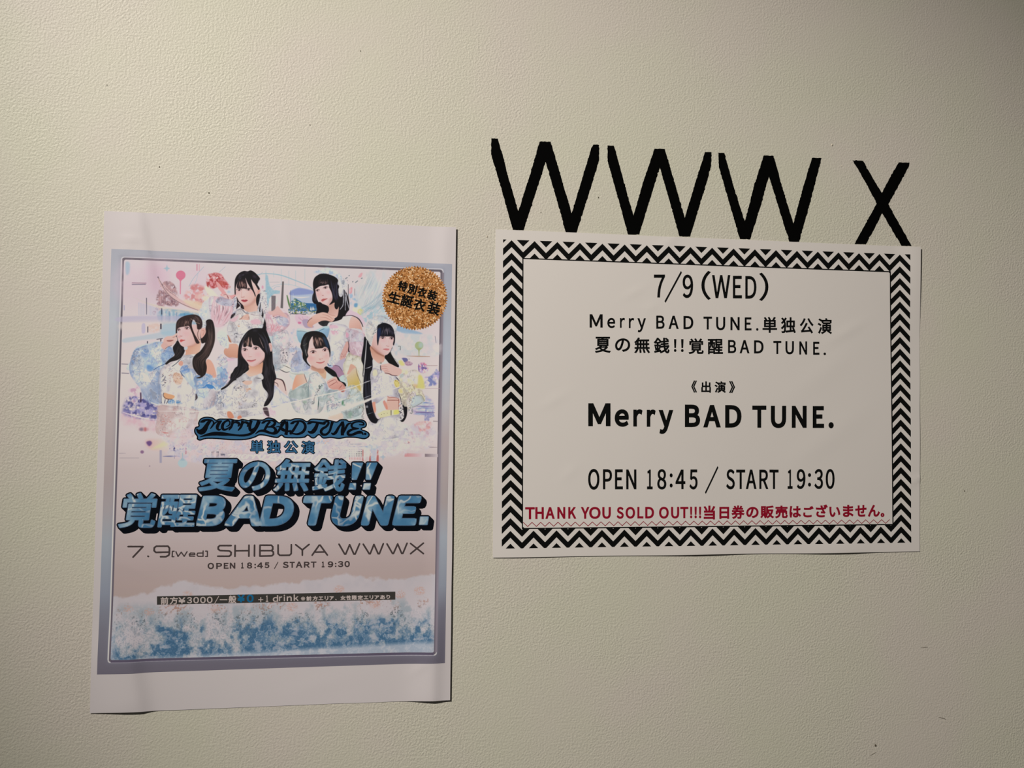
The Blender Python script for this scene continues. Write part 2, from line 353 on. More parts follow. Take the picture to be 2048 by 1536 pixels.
    C.line(Q2, [(180, 850), (205, 950), (240, 1040)], [2, 4, 1], (84, 120, 70), .9, .5)
    # small harbour view
    C.fill(Q2, [(220, 800), (300, 770), (460, 800), (490, 850), (490, 1000), (215, 1000)], (170, 184, 204), .9, 1, False)
    C.fill(Q2, [(220, 810), (310, 775), (440, 800), (480, 830), (230, 850)], (128, 140, 190), .8, 1)
    C.line(Q2, [(240, 865), (320, 875), (420, 868)], [1, 3, 1], (224, 214, 212), .9, .6)
    C.fill(Q2, [(220, 920), (280, 890), (350, 930), (400, 935), (500, 938), (500, 1020), (220, 1020)], (44, 98, 146), .95, .4, False)
    C.mottle(Q2, [(222, 925), (270, 885), (320, 925), (375, 935), (380, 985), (225, 985)], [(60, 96, 90), (150, 160, 70), (200, 206, 200), (70, 110, 110)], 1.6, .95, .3)
    C.mottle(Q2, [(222, 985), (480, 990), (480, 1045), (222, 1045)], [(206, 204, 190), (100, 116, 70), (90, 120, 150)], 1.6, .95, .3)
    C.line(Q2, [(220, 1048), (380, 1052)], 1.2, (40, 44, 54), .9)
    for x in (425, 440, 455): C.fill(Q2, [(x, 1005), (x+8, 965), (x+14, 1005)], (232, 230, 228), .95, .1, False)
    C.line(Q2, [(218, 800), (214, 1060)], .8, (70, 80, 100), .7)
    C.line(Q2, [(245, 830), (250, 960)], .6, (220, 226, 230), .7)
    # pale drapery right of the top figure
    C.mottle('FD', [(1560, 600), (1700, 200), (2000, 100), (2300, 150), (2300, 1300), (1800, 1400), (1600, 1000)], [(178, 192, 196), (196, 206, 208), (206, 206, 200)], 8, .6, 4, ay=2.2)
    C.strands('FD', [(1620, 760), (1750, 400), (1900, 150)], [(1900, 1300), (2100, 900), (2330, 300)], 40, 1.4, (150, 172, 180), .45, .5)
    C.strands('FD', [(1620, 760), (1750, 400), (1900, 150)], [(1900, 1300), (2100, 900), (2330, 300)], 30, 1.6, (222, 224, 222), .6, .5)
    C.mottle('Z2', [(930, 1000), (1200, 960), (1250, 1150), (1120, 1180), (1010, 1130), (950, 1120)], [(156, 188, 196), (180, 200, 204)], 4, .8, 2)
    C.strands('Z2', [(940, 1010), (1100, 900), (1220, 760)], [(1040, 1130), (1160, 1040), (1230, 950)], 24, 1.2, (130, 160, 172), .5, .3)
    C.mottle('FD', [(1370, 700), (1560, 680), (1600, 860), (1450, 960), (1380, 900)], [(150, 180, 206), (190, 200, 214)], 4, .8, 2)
    C.fill('FD', [(1380, 560), (1470, 500), (1450, 660), (1385, 660)], (222, 150, 156), .9, .8, tex=(3, .5))
    C.fill('FD', [(1620, 230), (1680, 150), (1730, 140), (1700, 240), (1640, 255)], (220, 160, 166), .85, .6)
    C.line('FD', [(1362, 430), (1366, 880)], 1, (50, 50, 60), .9, .1); C.line('FD', [(1530, 540), (1530, 720)], .9, (90, 90, 96), .8, .1)
    for p in [((1545, 390), (1610, 340)), ((1290, 290), (1345, 255)), ((1375, 220), (1400, 200)), ((1470, 380), (1490, 350)), ((1690, 285), (1730, 270))]:
        C.line('FD', p, 1.6, (80, 96, 106), .85, .2)
    C.fill('FD', [(1480, 1060), (1620, 960), (1700, 1080), (1650, 1200), (1540, 1160)], (226, 220, 186), .9, 1.5, tex=(4, .4))
    C.fill('FD', [(1600, 1120), (1680, 1060), (1750, 1120), (1660, 1220)], (200, 196, 110), .8, 1.2, tex=(3, .6))
    C.fill('FD', [(1520, 930), (1600, 920), (1590, 1010), (1520, 1010)], (92, 150, 186), .85, 1)
    C.mottle('Z2', [(470, 600), (600, 560), (700, 590), (760, 660), (740, 720), (640, 640), (500, 620)], [(190, 206, 220), (160, 180, 204), (214, 218, 222)], 3, .8, 1.5)
    C.fill('Z4', [(1290, 262), (1500, 320), (1560, 350), (1400, 345), (1290, 310)], (140, 172, 196), .85, 1)
    C.mottle('Z4', [(1280, 350), (1500, 350), (1720, 380), (1720, 560), (1350, 560)], [(200, 198, 204), (218, 210, 208), (190, 200, 204)], 9, .6, 3)
    # green balloon, odds and ends at the right
    C.disc('FF', 1768, 785, 108, 104, (166, 178, 128), .95, .3)
    C.disc('FF', 1815, 770, 60, 76, (172, 192, 186), .8, 2)
    C.fill('FF', [(1700, 850), (1830, 850), (1782, 915), (1774, 1050), (1758, 1050), (1748, 915)], (162, 170, 120), .95, .3, False)
    C.line('FF', [(1450, 1048), (1620, 1055), (2048, 1065)], [.5, 2.4, 1.4], (176, 140, 116), .9, .3)
    C.fill('FF', [(1330, 1100), (1450, 1105), (1480, 1170), (1400, 1210), (1350, 1150)], (92, 92, 140), .9, .4)
    C.fill('FF', [(1400, 1220), (1480, 1180), (1600, 1230), (1560, 1290), (1440, 1290)], (164, 122, 146), .9, .6, tex=(2, .4))
    C.disc('FF', 1512, 1128, 9, 9, (40, 44, 60), .9)
    C.mottle('Z4', [(1520, 660), (1580, 640), (1620, 690), (1600, 740), (1530, 740)], [(214, 130, 150), (190, 170, 200), (120, 100, 150)], 2.5, .95, .8)
    C.line('Z4', [(1605, 672), (1715, 672)], 1, (150, 120, 120), .8); C.line('Z4', [(1580, 905), (1740, 905)], 1, (176, 150, 160), .8); C.line('Z4', [(1690, 370), (1700, 440)], 1.4, (120, 120, 134), .7)
    C.mottle('Z4', [(1580, 790), (1640, 780), (1730, 690), (1720, 850), (1650, 880), (1560, 880)], [(136, 132, 176), (176, 160, 196), (110, 120, 170)], 5, .85, 1.2)
    C.mottle('GF', [(1500, 560), (1750, 600), (1900, 760), (1880, 1000), (1450, 1020), (1400, 850)], [(150, 170, 196), (196, 190, 206), (176, 160, 186)], 5, .7, 2, ay=.4)
    for k in range(7): C.line('GF', [(1520+C.rng.uniform(-60, 60), 740+k*42), (1700, 745+k*42+C.rng.uniform(-14, 14)), (1900, 760+k*38)], [.8, 2.2, .5], [(104, 132, 176), (196, 206, 222), (110, 104, 150)][k % 3], .75, .3)
    C.fill('GF', [(1700, 1000), (1725, 830), (1750, 970), (1870, 985), (1885, 890), (1905, 985), (1930, 1060), (1810, 1090), (1800, 1160), (1690, 1150)], (134, 136, 176), .9, .4, False, tex=(2, .4))
    C.line('GF', [(1500, 960), (1700, 966), (1930, 970)], 1.2, (90, 80, 130), .8, .2)
    C.mottle('GF', [(1380, 1330), (1550, 1200), (1800, 1180), (1850, 1300), (1780, 1500), (1480, 1600), (1380, 1500)], [(206, 150, 156), (222, 186, 186), (190, 120, 130), (214, 170, 160)], 4, .9, 2)
    C.mottle('GF', [(1180, 1380), (1280, 1320), (1340, 1420), (1330, 1560), (1220, 1600), (1150, 1500)], [(70, 92, 110), (60, 60, 90), (150, 160, 170), (120, 80, 100)], 2, .9, .8)
    C.mottle('Z6', [(1400, 320), (1500, 300), (1640, 290), (1600, 350), (1450, 368)], [(130, 80, 100), (196, 130, 120), (220, 160, 140)], 2.4, .9, 1)
    C.line('GF', [(1890, 1165), (1995, 1170)], 1.8, (140, 126, 130), .8, .3)
    C.line('Z6', [(1745, 408), (1840, 410)], [3, 3.4, 1], (150, 134, 136), .8, .4)
    C.fill('Z6', [(1478, 475), (1690, 478), (1688, 515), (1476, 512)], (200, 130, 130), .9, .4, False, grad=((206, 190, 190), (1480, 490), (1680, 490)))
    C.fill('Z6', [(1700, 480), (1842, 482), (1842, 516), (1700, 514)], (120, 104, 110), .85, .4, False, grad=((200, 186, 186), (1700, 490), (1842, 490)))
    # lower left clouds
    C.mottle('GA', [(60, 900), (110, 650), (200, 560), (450, 560), (760, 700), (770, 1000), (500, 1000), (200, 950)], [(96, 96, 150), (134, 130, 176), (170, 160, 196), (76, 76, 130)], 5, .9, 2.5)
    C.mottle('GA', [(190, 420), (260, 330), (400, 360), (430, 640), (300, 680), (230, 560)], [(210, 180, 190), (190, 150, 170), (224, 206, 206)], 5, .85, 2)
    C.line('GA', [(430, 460), (430, 660)], 2.4, (50, 34, 60), .9, .2); C.line('GA', [(630, 610), (632, 700)], 1.8, (60, 56, 90), .8, .2)
    C.fill('GA', [(50, 880), (260, 930), (560, 1000), (760, 1040), (740, 1250), (300, 1150), (60, 1090)], (214, 166, 176), .7, 4, tex=(10, .6))
    C.line('GA', [(50, 860), (240, 920), (500, 985), (760, 1020)], [1, 3, 1], (232, 214, 220), .9, .8)
    C.line('GA', [(250, 780), (235, 900), (260, 1020)], [.6, 3, .8], (232, 214, 220), .8, 1)
    C.disc('GA', 490, 1215, 105, 42, (190, 140, 146), .7, 1.5); C.disc('GA', 440, 1215, 40, 34, (110, 104, 124), .7, 1.5); C.disc('GA', 520, 1215, 22, 42, (176, 90, 90), .7, 1)
    C.fill('GA', [(540, 1440), (760, 1420), (1040, 1450), (980, 1620), (700, 1640), (560, 1560)], (210, 166, 160), .8, 3, grad=((222, 206, 184), (560, 1500), (1000, 1500)))
    C.fill('GA', [(540, 1480), (620, 1450), (660, 1500), (600, 1560)], (96, 66, 120), .9, 1)
    C.fill('Z5', [(560, 430), (700, 350), (760, 350), (700, 400)], (226, 206, 160), .7, 2)
    for k in range(6): C.line('Z5', [(745+k*38, 350-k*3), (790+k*32, 400), (770+k*34, 450-k*4)], [2, 4, 2], [(222, 200, 206), (60, 60, 110), (200, 190, 206)][k % 3], .9, .3)
    C.mottle('Z5', [(760, 420), (900, 360), (960, 380), (900, 450), (820, 460)], [(50, 52, 106), (200, 196, 214)], 1.6, .9, .4)
    C.line('Z5', [(210, 475), (285, 475)], [1, 2.4, .6], (140, 130, 140), .8, .3); C.line('Z5', [(215, 526), (430, 526)], [.6, 1.6, .6], (120, 112, 124), .8, .2)
    C.disc('Z5', 464, 460, 20, 18, (120, 84, 120), .8, .8); C.line('Z5', [(690, 508), (780, 507), (880, 508)], [.8, 3.2, .8], (92, 96, 140), .85, .3)
    C.line('Z5', [(818, 490), (818, 532)], 1, (70, 74, 110), .8); C.fill('Z5', [(655, 440), (680, 440), (680, 580), (655, 580)], (150, 146, 166), .8, .6, False)
    C.disc('Z5', 908, 582, 52, 48, (170, 192, 194), .9, .6); C.fill('Z5', [(880, 555), (935, 555), (915, 520), (912, 460), (902, 460), (902, 520)], (150, 176, 182), .9, .4, False)
    C.line('Z5', [(945, 400), (945, 485)], 2.5, (176, 90, 110), .7, .4); C.disc('Z5', 546, 615, 8, 8, (150, 130, 140), .8, .3)
    # white skirts and sketchy city behind the logo
    C.mottle('Z5', [(640, 60), (1100, 30), (1300, 300), (1250, 520), (1000, 470), (700, 330)], [(214, 206, 206), (222, 200, 198), (196, 200, 208)], 4, .8, 2)
    C.scrib('Z5', [(650, 60), (1080, 80), (1030, 330), (850, 290), (660, 250)], 150, 5, .7, (176, 120, 116), .6, 0.2)
    C.scrib('Z5', [(950, 330), (1700, 330), (1700, 480), (1300, 520), (1000, 470)], 260, 3, .6, (96, 92, 130), .55)
    C.scrib('Z5', [(1250, 360), (1700, 340), (1650, 470), (1300, 460)], 160, 3, .8, (212, 150, 150), .7)
    C.mottle('Z6', [(0, 320), (1080, 310), (1250, 120), (1700, 250), (1500, 430), (900, 560), (0, 560)], [(214, 208, 206), (200, 206, 210), (222, 206, 200)], 5, .75, 2)
    C.scrib('Z6', [(480, 330), (860, 330), (860, 520), (480, 520)], 200, 3.5, .6, (70, 70, 86), .65)
    C.scrib('Z6', [(1090, 180), (1450, 200), (1400, 420), (1100, 420)], 150, 3, .7, (110, 100, 110), .6)
    C.mottle('Z6', [(480, 300), (650, 300), (650, 370), (500, 370)], [(222, 176, 150), (160, 176, 206)], 2, .8, .8)
    for i in range(8):
        for j in range(4): C.line('Z6', [(872+i*19, 430+j*23), (872+i*19, 440+j*23)], 1.6, (64, 64, 74), .9, .1, False)
    for k in range(9): C.line('Z6', [(875+k*17, 515), (875+k*17, 545)], 1.4, (190, 110, 110), .7, .2)
    C.fill('Z6', [(1015, 425), (1025, 425), (1025, 560), (1015, 560)], (170, 84, 84), .9, .1, False)
    for x in (1095, 1175): C.fill('Z6', [(x, 430), (x+18, 440), (x+18, 565), (x-8, 565)], (176, 96, 92), .9, .3, False)
    C.line('Z6', [(860, 400), (1080, 402)], 2.4, (140, 146, 170), .8, .3); C.line('Z6', [(880, 374), (1010, 374)], 1.4, (140, 146, 160), .8, .3)
    C.fill('Z6', [(1130, 345), (1150, 380), (1230, 402), (1165, 425), (1155, 560), (1108, 560), (1100, 425), (1030, 402), (1110, 380)], (168, 182, 206), .95, .3, False, tex=(2, .25))
    C.fill('Z6', [(1240, 475), (1248, 505), (1272, 515), (1248, 525), (1240, 558), (1232, 525), (1205, 515), (1232, 505)], (160, 176, 186), .9, .2, False)
    for x in (1232, 1248, 1285, 1298): C.line('Z5', [(x, 455), (x, 525)], 1.3, (50, 50, 66), .9, .1, False)
    C.fill('Z5', [(1325, 478), (1375, 480), (1370, 515), (1325, 500)], (46, 48, 70), .9, .2, False)
def eye(C, fr, x, y, w, h, rot=0.0, iris=(54, 34, 36), dx=0.0):
    """one printed eye: soft lid shade, white, iris, lash line; w, h half sizes in frame pixels"""
    s = FR[fr][2]; R = lambda u, v: (x+u*w*np.cos(rot)-v*h*np.sin(rot), y+u*w*np.sin(rot)+v*h*np.cos(rot))
    C.fill(fr, [R(-1.25, -.2), R(0, -1.6), R(1.25, -.3), R(.9, 1.1), R(-.9, 1.1)], (196, 140, 134), .45, .8)
    C.fill(fr, [R(-1, .1), R(-.3, -.8), R(.4, -.8), R(1, 0), R(.4, .75), R(-.4, .75)], (226, 212, 210), .85, .25)
    C.disc(fr, x+dx*w, y, w*.5, h*.95, iris, 1, .2)
    C.line(fr, [R(-1.15, .15), R(-.4, -.85), R(.4, -.9), R(1.2, 0)], [.5, 1.1, .7], (36, 24, 28), .95, .2)
    C.line(fr, [R(-.8, .8), R(0, 1.05), R(.9, .6)], [.2, .5, .2], (130, 84, 84), .6, .2)
    C.disc(fr, x+dx*w-w*.15, y-h*.35, w*.14, h*.25, (236, 232, 232), .9, .1)

def paint_figures(C):
    DR = (214, 208, 206)
    # ================= D: top right figure, black bob, hand at the chin
    F = 'FD'
    C.mottle('FE', [(960, 80), (1300, 0), (1800, 60), (1930, 300), (1900, 700), (1880, 1000), (1600, 1000), (1300, 900), (1040, 700), (1000, 300)], [(214, 204, 206), (222, 190, 198), (204, 210, 216)], 8, .95, 2)
    C.fill('FE', [(1010, 40), (1300, -20), (1500, 80), (1520, 400), (1400, 500), (1300, 880), (1150, 1000), (1040, 900), (1000, 400)], (210, 206, 204), .95, .6)
    C.fill('FE', [(1000, 10), (1180, 20), (1260, 120), (1220, 250), (1080, 240)], (216, 168, 180), .85, 1.5, tex=(5, .4))
    C.fill(F, [(0, 1240), (120, 1190), (260, 1230), (400, 1290), (360, 1440), (200, 1490), (60, 1430)], (214, 186, 196), .95, .5)
    C.strands(F, [(20, 1250), (120, 1340), (240, 1380)], [(330, 1230), (300, 1330), (250, 1380)], 14, 1, (190, 140, 160), .7, .2)
    C.fill(F, [(80, 1390), (160, 1400), (150, 1440), (90, 1440)], (200, 110, 140), .8, .5)
    C.fill(F, [(190, 1360), (330, 1330), (420, 1450), (480, 1536), (260, 1536)], (168, 150, 172), .9, .6)
    # hair back
    C.fill(F, [(560, 900), (850, 900), (1150, 700), (1240, 560), (1340, 700), (1390, 900), (1380, 1100), (1300, 1220), (1180, 1330), (960, 1400), (800, 1420), (700, 1460), (600, 1200)], HB, 1, .4)
    C.fill(F, [(600, 1400), (860, 1360), (860, 1480), (700, 1500)], (34, 34, 38), .95, .4)
    # neck, chest
    C.fill(F, [(830, 960), (1000, 900), (1110, 980), (1120, 1080), (1080, 1260), (960, 1290), (860, 1200), (840, 1100)], (196, 150, 134), 1, .5, grad=((216, 176, 164), (860, 980), (1080, 1200)))
    C.strands(F, [(870, 1180), (980, 1230)], [(950, 1200), (1050, 1240)], 6, .8, (170, 116, 104), .6, .2)
    # dress body
    C.fill(F, [(860, 1420), (1000, 1390), (1180, 1340), (1250, 1250), (1460, 1240), (1430, 1330), (1390, 1440), (1380, 1600), (860, 1600)], (214, 208, 210), 1, .5)
    C.fill(F, [(900, 1470), (1080, 1480), (1090, 1560), (880, 1560)], (222, 176, 188), .8, 1)
    C.fill(F, [(1380, 1100), (1500, 1130), (1620, 1180), (1740, 1300), (1800, 1480), (1700, 1400), (1600, 1270), (1460, 1230), (1300, 1230)], (216, 190, 200), .95, .5)
    C.line(F, [(1250, 1248), (1400, 1228), (1500, 1245), (1620, 1310), (1700, 1420), (1740, 1520)], [.8, 1.4, 2.4, 1.6], (44, 30, 36), .9, .2)
    C.fill(F, [(1455, 1260), (1560, 1290), (1650, 1370), (1700, 1500), (1720, 1640), (1640, 1680), (1480, 1640), (1390, 1560), (1390, 1400)], (222, 184, 170), 1, .5, grad=((206, 158, 142), (1500, 1300), (1680, 1600)))
    # face
    C.fill(F, [(520, 560), (560, 520), (700, 470), (860, 460), (930, 560), (960, 700), (970, 830), (920, 920), (830, 985), (760, 980), (690, 920), (620, 850), (560, 740), (530, 650)], (220, 186, 180), 1, .3, grad=((226, 200, 196), (560, 800), (900, 560)))
    C.fill(F, [(880, 800), (970, 780), (950, 880), (850, 980), (780, 985), (860, 900)], (196, 146, 136), .6, 2)
    C.disc(F, 610, 690, 60, 50, (222, 164, 164), .45, 3); C.disc(F, 860, 640, 60, 46, (222, 160, 160), .5, 3)
    eye(C, F, 783, 518, 58, 24, -.2, dx=-.1); eye(C, F, 580, 590, 46, 22, -.25, dx=-.1)
    C.line(F, [(695, 725), (712, 712), (735, 722)], 1, (150, 90, 84), .8, .3); C.line(F, [(650, 620), (672, 690), (690, 722)], .8, (206, 166, 158), .6, .5)
    C.fill(F, [(672, 835), (720, 800), (770, 800), (835, 798), (780, 830), (720, 870), (690, 870)], (190, 100, 98), .95, .3); C.line(F, [(675, 840), (740, 822), (832, 800)], .7, (120, 46, 50), .9, .2)
    # hair front
    C.fill(F, [(470, 560), (462, 400), (500, 270), (580, 200), (660, 165), (780, 160), (900, 190), (1020, 240), (1100, 320), (1130, 480), (1120, 600), (1150, 760), (1150, 900), (1090, 1060), (1030, 1050), (1010, 960), (1030, 870), (990, 900), (930, 940), (880, 950), (950, 850), (960, 740), (930, 620), (880, 520), (860, 440), (760, 460), (640, 480), (560, 530), (520, 570), (540, 700), (560, 800), (600, 900), (560, 940), (490, 920), (445, 850), (450, 720), (480, 640)], HB, 1, .25)
    C.fill(F, [(590, 930), (690, 930), (850, 1000), (860, 1130), (780, 1150), (620, 1150), (560, 1200), (540, 1150), (580, 1050)], (16, 14, 20), 1, .4)
    C.strands(F, [(640, 230), (600, 330), (560, 480)], [(820, 220), (840, 330), (850, 440)], 26, .8, (96, 66, 66), .6, .2, t0=.3)
    C.strands(F, [(650, 300), (640, 370), (620, 420)], [(800, 300), (830, 380), (850, 430)], 10, .8, (196, 160, 152), .8, .15, t0=.3)
    C.strands(F, [(900, 300), (960, 600), (1000, 850)], [(1080, 380), (1090, 640), (1130, 900)], 26, 1, (66, 66, 92), .6, .3)
    C.strands(F, [(480, 600), (470, 760), (500, 880)], [(530, 640), (540, 780), (570, 900)], 8, .8, (110, 104, 116), .6, .2)
    for k in range(9): C.line(F, [(620+k*34, 195-k%3*14), (640+k*32, 160-k%2*8)], .6, (40, 38, 46), .8, .1)
    # ribbon with long tails
    C.fill(F, [(1090, 430), (1110, 340), (1190, 300), (1280, 330), (1340, 420), (1320, 560), (1240, 560), (1230, 700), (1170, 760), (1120, 700), (1110, 560), (1140, 480)], (214, 212, 214), .95, .5, tex=(2, .2))
    C.fill(F, [(1200, 340), (1270, 340), (1260, 440), (1200, 450)], (110, 120, 130), .7, .6, tex=(1.2, .7))
    C.scrib(F, [(1090, 300), (1340, 300), (1330, 520), (1100, 500)], 34, 3, .6, (120, 126, 140), .7)
    for a in ([(1240, 560), (1245, 760), (1230, 960), (1150, 1080)], [(1280, 560), (1290, 800), (1290, 1100)], [(1310, 680), (1330, 850), (1385, 1050)]): C.line(F, a, [1.5, 2.2, 1.2], (208, 208, 214), .85, .2)
    C.scrib(F, [(1210, 760), (1360, 760), (1390, 1080), (1250, 1120)], 40, 3, .6, (30, 30, 40), .8, 1.5)
    # hand
    C.fill(F, [(320, 1400), (380, 1310), (500, 1220), (680, 1150), (820, 1165), (960, 1215), (1060, 1215), (1050, 1250), (1010, 1290), (1015, 1330), (960, 1390), (900, 1390), (800, 1360), (680, 1370), (560, 1420), (460, 1480), (440, 1540), (330, 1500)], (220, 180, 164), 1, .3, grad=((208, 158, 140), (500, 1250), (480, 1480)))
    for a in ([(700, 1200), (850, 1240), (980, 1330)], [(640, 1270), (800, 1290), (930, 1360)], [(830, 1180), (930, 1220), (1040, 1240)]): C.line(F, a, [.4, 1, .5], (168, 112, 100), .8, .3)
    C.line(F, [(320, 1420), (360, 1350), (440, 1290)], .9, (60, 40, 44), .8, .2)
    C.disc(F, 1022, 1290, 14, 12, (230, 220, 220), .8, .2)
    # cold shoulder frill, hanging sleeve
    C.fill('FE', [(1500, 90), (1800, 110), (1860, 220), (1920, 320), (1900, 430), (1700, 440), (1530, 470), (1440, 300), (1440, 180)], (208, 210, 216), .95, .5, tex=(2.5, .25))
    C.scrib('FE', [(1440, 120), (1820, 120), (1900, 420), (1540, 460)], 60, 5, .6, (150, 156, 176), .6, 0)
    C.line('FE', [(1540, 470), (1660, 435), (1880, 440)], [.6, 1.2, .6], (130, 110, 120), .7, .2)
    C.fill('FE', [(1440, 180), (1510, 240), (1480, 330), (1430, 300)], (214, 150, 168), .8, .8)
    C.fill('FE', [(1520, 470), (1880, 450), (1880, 700), (1840, 820), (1660, 840), (1540, 740)], (214, 194, 202), .95, .5)
    C.mottle('FE', [(1520, 480), (1880, 460), (1860, 900), (1640, 840)], [(222, 206, 210), (200, 176, 190)], 5, .5, 1)
    C.fill('FE', [(1450, 420), (1510, 470), (1500, 640), (1450, 760), (1400, 860), (1290, 900), (1280, 800), (1340, 650), (1400, 520)], (206, 160, 150), .95, .4)
    C.scrib('FE', [(1300, 680), (1500, 640), (1440, 860), (1300, 880)], 14, 4, .8, (120, 60, 60), .7)
    C.line('FE', [(1490, 400), (1510, 540), (1500, 640), (1520, 700)], [1, 1.6, 3], (40, 24, 30), .9, .3)
    # yellow drape between E and F
    C.fill('FE', [(1500, 720), (1620, 760), (1880, 900), (1880, 1536), (1850, 2200), (1500, 2000), (1440, 1700), (1370, 1250), (1360, 1000)], (212, 208, 190), 1, .6)
    C.fill('FE', [(1560, 1000), (1690, 1080), (1640, 1130), (1520, 1250), (1460, 1260), (1500, 1150)], (208, 160, 138), .95, .5)
    C.fill('FE', [(1480, 1290), (1680, 1100), (1780, 1450), (1800, 1700), (1500, 1650), (1450, 1400)], (208, 186, 160), .9, 1, grad=((196, 170, 90), (1500, 1200), (1680, 1500)))
    C.line('FE', [(1690, 1090), (1720, 1260), (1820, 1490)], [.6, 1, .8], (90, 70, 60), .85, .2)
    # ================= B: top left figure, dark up-do, pink sleeves
    F = 'FB'
    C.fill(F, [(1480, 760), (1560, 1000), (1640, 1300), (1700, 1536), (1720, 1800), (1600, 1800), (1560, 1500), (1540, 1280), (1440, 1000)], HB, 1, .4)
    C.mottle(F, [(1690, 1200), (1900, 1200), (2100, 1150), (2240, 1250), (2300, 1500), (2100, 1700), (1750, 1800), (1700, 1500)], [(214, 186, 194), (222, 206, 210), (206, 170, 180)], 6, .95, 1)
    C.strands(F, [(1720, 1260), (1760, 1500), (1800, 1760)], [(2000, 1240), (2060, 1480), (2080, 1640)], 26, 1.2, (198, 140, 156), .6, .3)
    C.fill('FC', [(1480, 20), (1740, 10), (1740, 160), (1640, 170), (1560, 80)], (176, 172, 190), .9, .5)
    C.fill('FC', [(1220, 60), (1480, 60), (1620, 180), (1540, 300), (1260, 340), (1210, 200)], (216, 190, 192), .95, .6, tex=(3, .3))
    C.strands('FC', [(1260, 60), (1300, 200), (1270, 330)], [(1600, 140), (1520, 240), (1440, 320)], 26, 1.3, (206, 130, 140), .7, .4)
    C.fill(F, [(1860, 1290), (1960, 1230), (2048, 1210), (2048, 1250), (2140, 1240), (2120, 1300), (1980, 1290), (1880, 1340)], (214, 168, 162), .95, .3)
    C.fill('Z2', [(-20, 1030), (40, 1010), (80, 965), (120, 1010), (185, 1080), (150, 1085), (90, 1050), (20, 1060)], (216, 176, 168), .95, .3)
    C.fill('Z2', [(60, 1090), (140, 1080), (190, 1110), (190, 1170), (100, 1160)], (172, 172, 190), .95, .4)
    C.line(F, [(1860, 1370), (2048, 1310)], .9, (60, 54, 70), .8, .2)
    C.disc(F, 1890, 1315, 8, 10, (40, 36, 50), .9, .1)
    # centre body / dress
    C.mottle('FC', [(0, 230), (200, 60), (500, 20), (1000, 0), (1080, 200), (700, 400), (480, 640), (280, 600), (220, 680), (60, 640), (-60, 400)], [(216, 212, 208), (222, 200, 206), (206, 212, 222)], 6, 1, 1)
    C.fill('FC', [(0, 260), (180, 160), (500, 60), (900, 100), (1000, 160), (820, 230), (640, 340), (520, 560), (450, 640), (300, 590), (230, 540), (180, 380), (60, 330)], (214, 210, 206), .85, .8)
    C.fill('FC', [(110, 760), (180, 700), (240, 620), (460, 640), (460, 960), (300, 970), (200, 940), (110, 860)], (212, 164, 142), 1, .4, grad=((196, 142, 118), (250, 650), (180, 960)))
    C.fill('FC', [(180, 380), (230, 420), (300, 570), (240, 560), (200, 480)], (186, 120, 90), .9, .3)
    C.line('FC', [(180, 375), (215, 480), (270, 560)], [.6, 1.2, .6], (80, 50, 50), .8, .2)
    C.fill('FC', [(-40, 300), (120, 300), (200, 420), (230, 640), (200, 730), (90, 680), (0, 600), (-80, 450)], (208, 212, 222), .95, .6)
    C.scrib('FC', [(-60, 400), (160, 420), (200, 700), (0, 640)], 26, 4, .7, (120, 116, 134), .7)
    C.fill('FC', [(60, 960), (200, 960), (440, 980), (450, 1150), (380, 1290), (200, 1300), (0, 1200)], (210, 196, 204), .95, .8, tex=(5, .2))
    C.fill('FC', [(120, 1000), (300, 990), (400, 1010), (300, 1040), (160, 1040)], (216, 176, 192), .7, 1)
    C.line('FC', [(110, 870), (200, 945), (300, 975), (440, 970)], [.5, 1.2, .5], (150, 110, 110), .7, .2)
    C.mottle('FC', [(-60, 900), (80, 900), (200, 1080), (180, 1250), (40, 1290), (-80, 1200)], [(206, 208, 206), (222, 204, 196), (190, 190, 200)], 3, .95, .8)
    C.scrib('FC', [(-60, 950), (160, 950), (200, 1250), (-20, 1280)], 30, 4, .9, (96, 92, 104), .7)
    C.mottle('FC', [(60, 1310), (220, 1300), (280, 1400), (280, 1600), (100, 1600)], [(176, 140, 164), (150, 140, 170), (206, 190, 200)], 3, .95, .8)
    C.scrib('FC', [(280, 60), (900, 60), (700, 320), (480, 560), (260, 500)], 60, 4, .6, (176, 150, 146), .6)
    C.scrib('FC', [(370, 340), (460, 340), (460, 440), (370, 440)], 18, 2, .9, (40, 40, 50), .9)
    C.scrib('FC', [(680, 150), (830, 150), (830, 240), (700, 250)], 24, 3, .8, (90, 92, 110), .9)
    C.fill('FC', [(430, 120), (480, 100), (490, 65), (510, 110), (500, 180), (460, 160)], (212, 150, 110), .8, .6)
    # pink left sleeve
    C.fill(F, [(230, 880), (330, 800), (480, 820), (840, 900), (860, 1100), (830, 1250), (780, 1350), (700, 1460), (500, 1600), (330, 1536), (260, 1300), (200, 1100)], (218, 188, 192), 1, .5)
    C.strands(F, [(330, 960), (320, 1200), (340, 1500)], [(820, 960), (820, 1160), (600, 1536)], 60, 1.3, (196, 140, 148), .6, .3)
    C.strands(F, [(330, 960), (320, 1200), (340, 1500)], [(820, 960), (820, 1160), (600, 1536)], 40, 1.4, (230, 208, 210), .7, .3)
    C.strands(F, [(340, 960), (360, 1200), (360, 1480)], [(800, 1000), (760, 1160), (560, 1500)], 9, 1, (80, 50, 62), .7, .2)
    C.fill(F, [(60, 1000), (200, 880), (280, 800), (360, 820), (300, 1000), (280, 1300), (330, 1560), (160, 1500), (60, 1300)], (206, 208, 214), .95, .8, tex=(4, .15))
    C.fill(F, [(400, 930), (520, 810), (640, 840), (840, 920), (820, 1040), (700, 1050), (520, 1020)], (172, 172, 188), .95, .4)
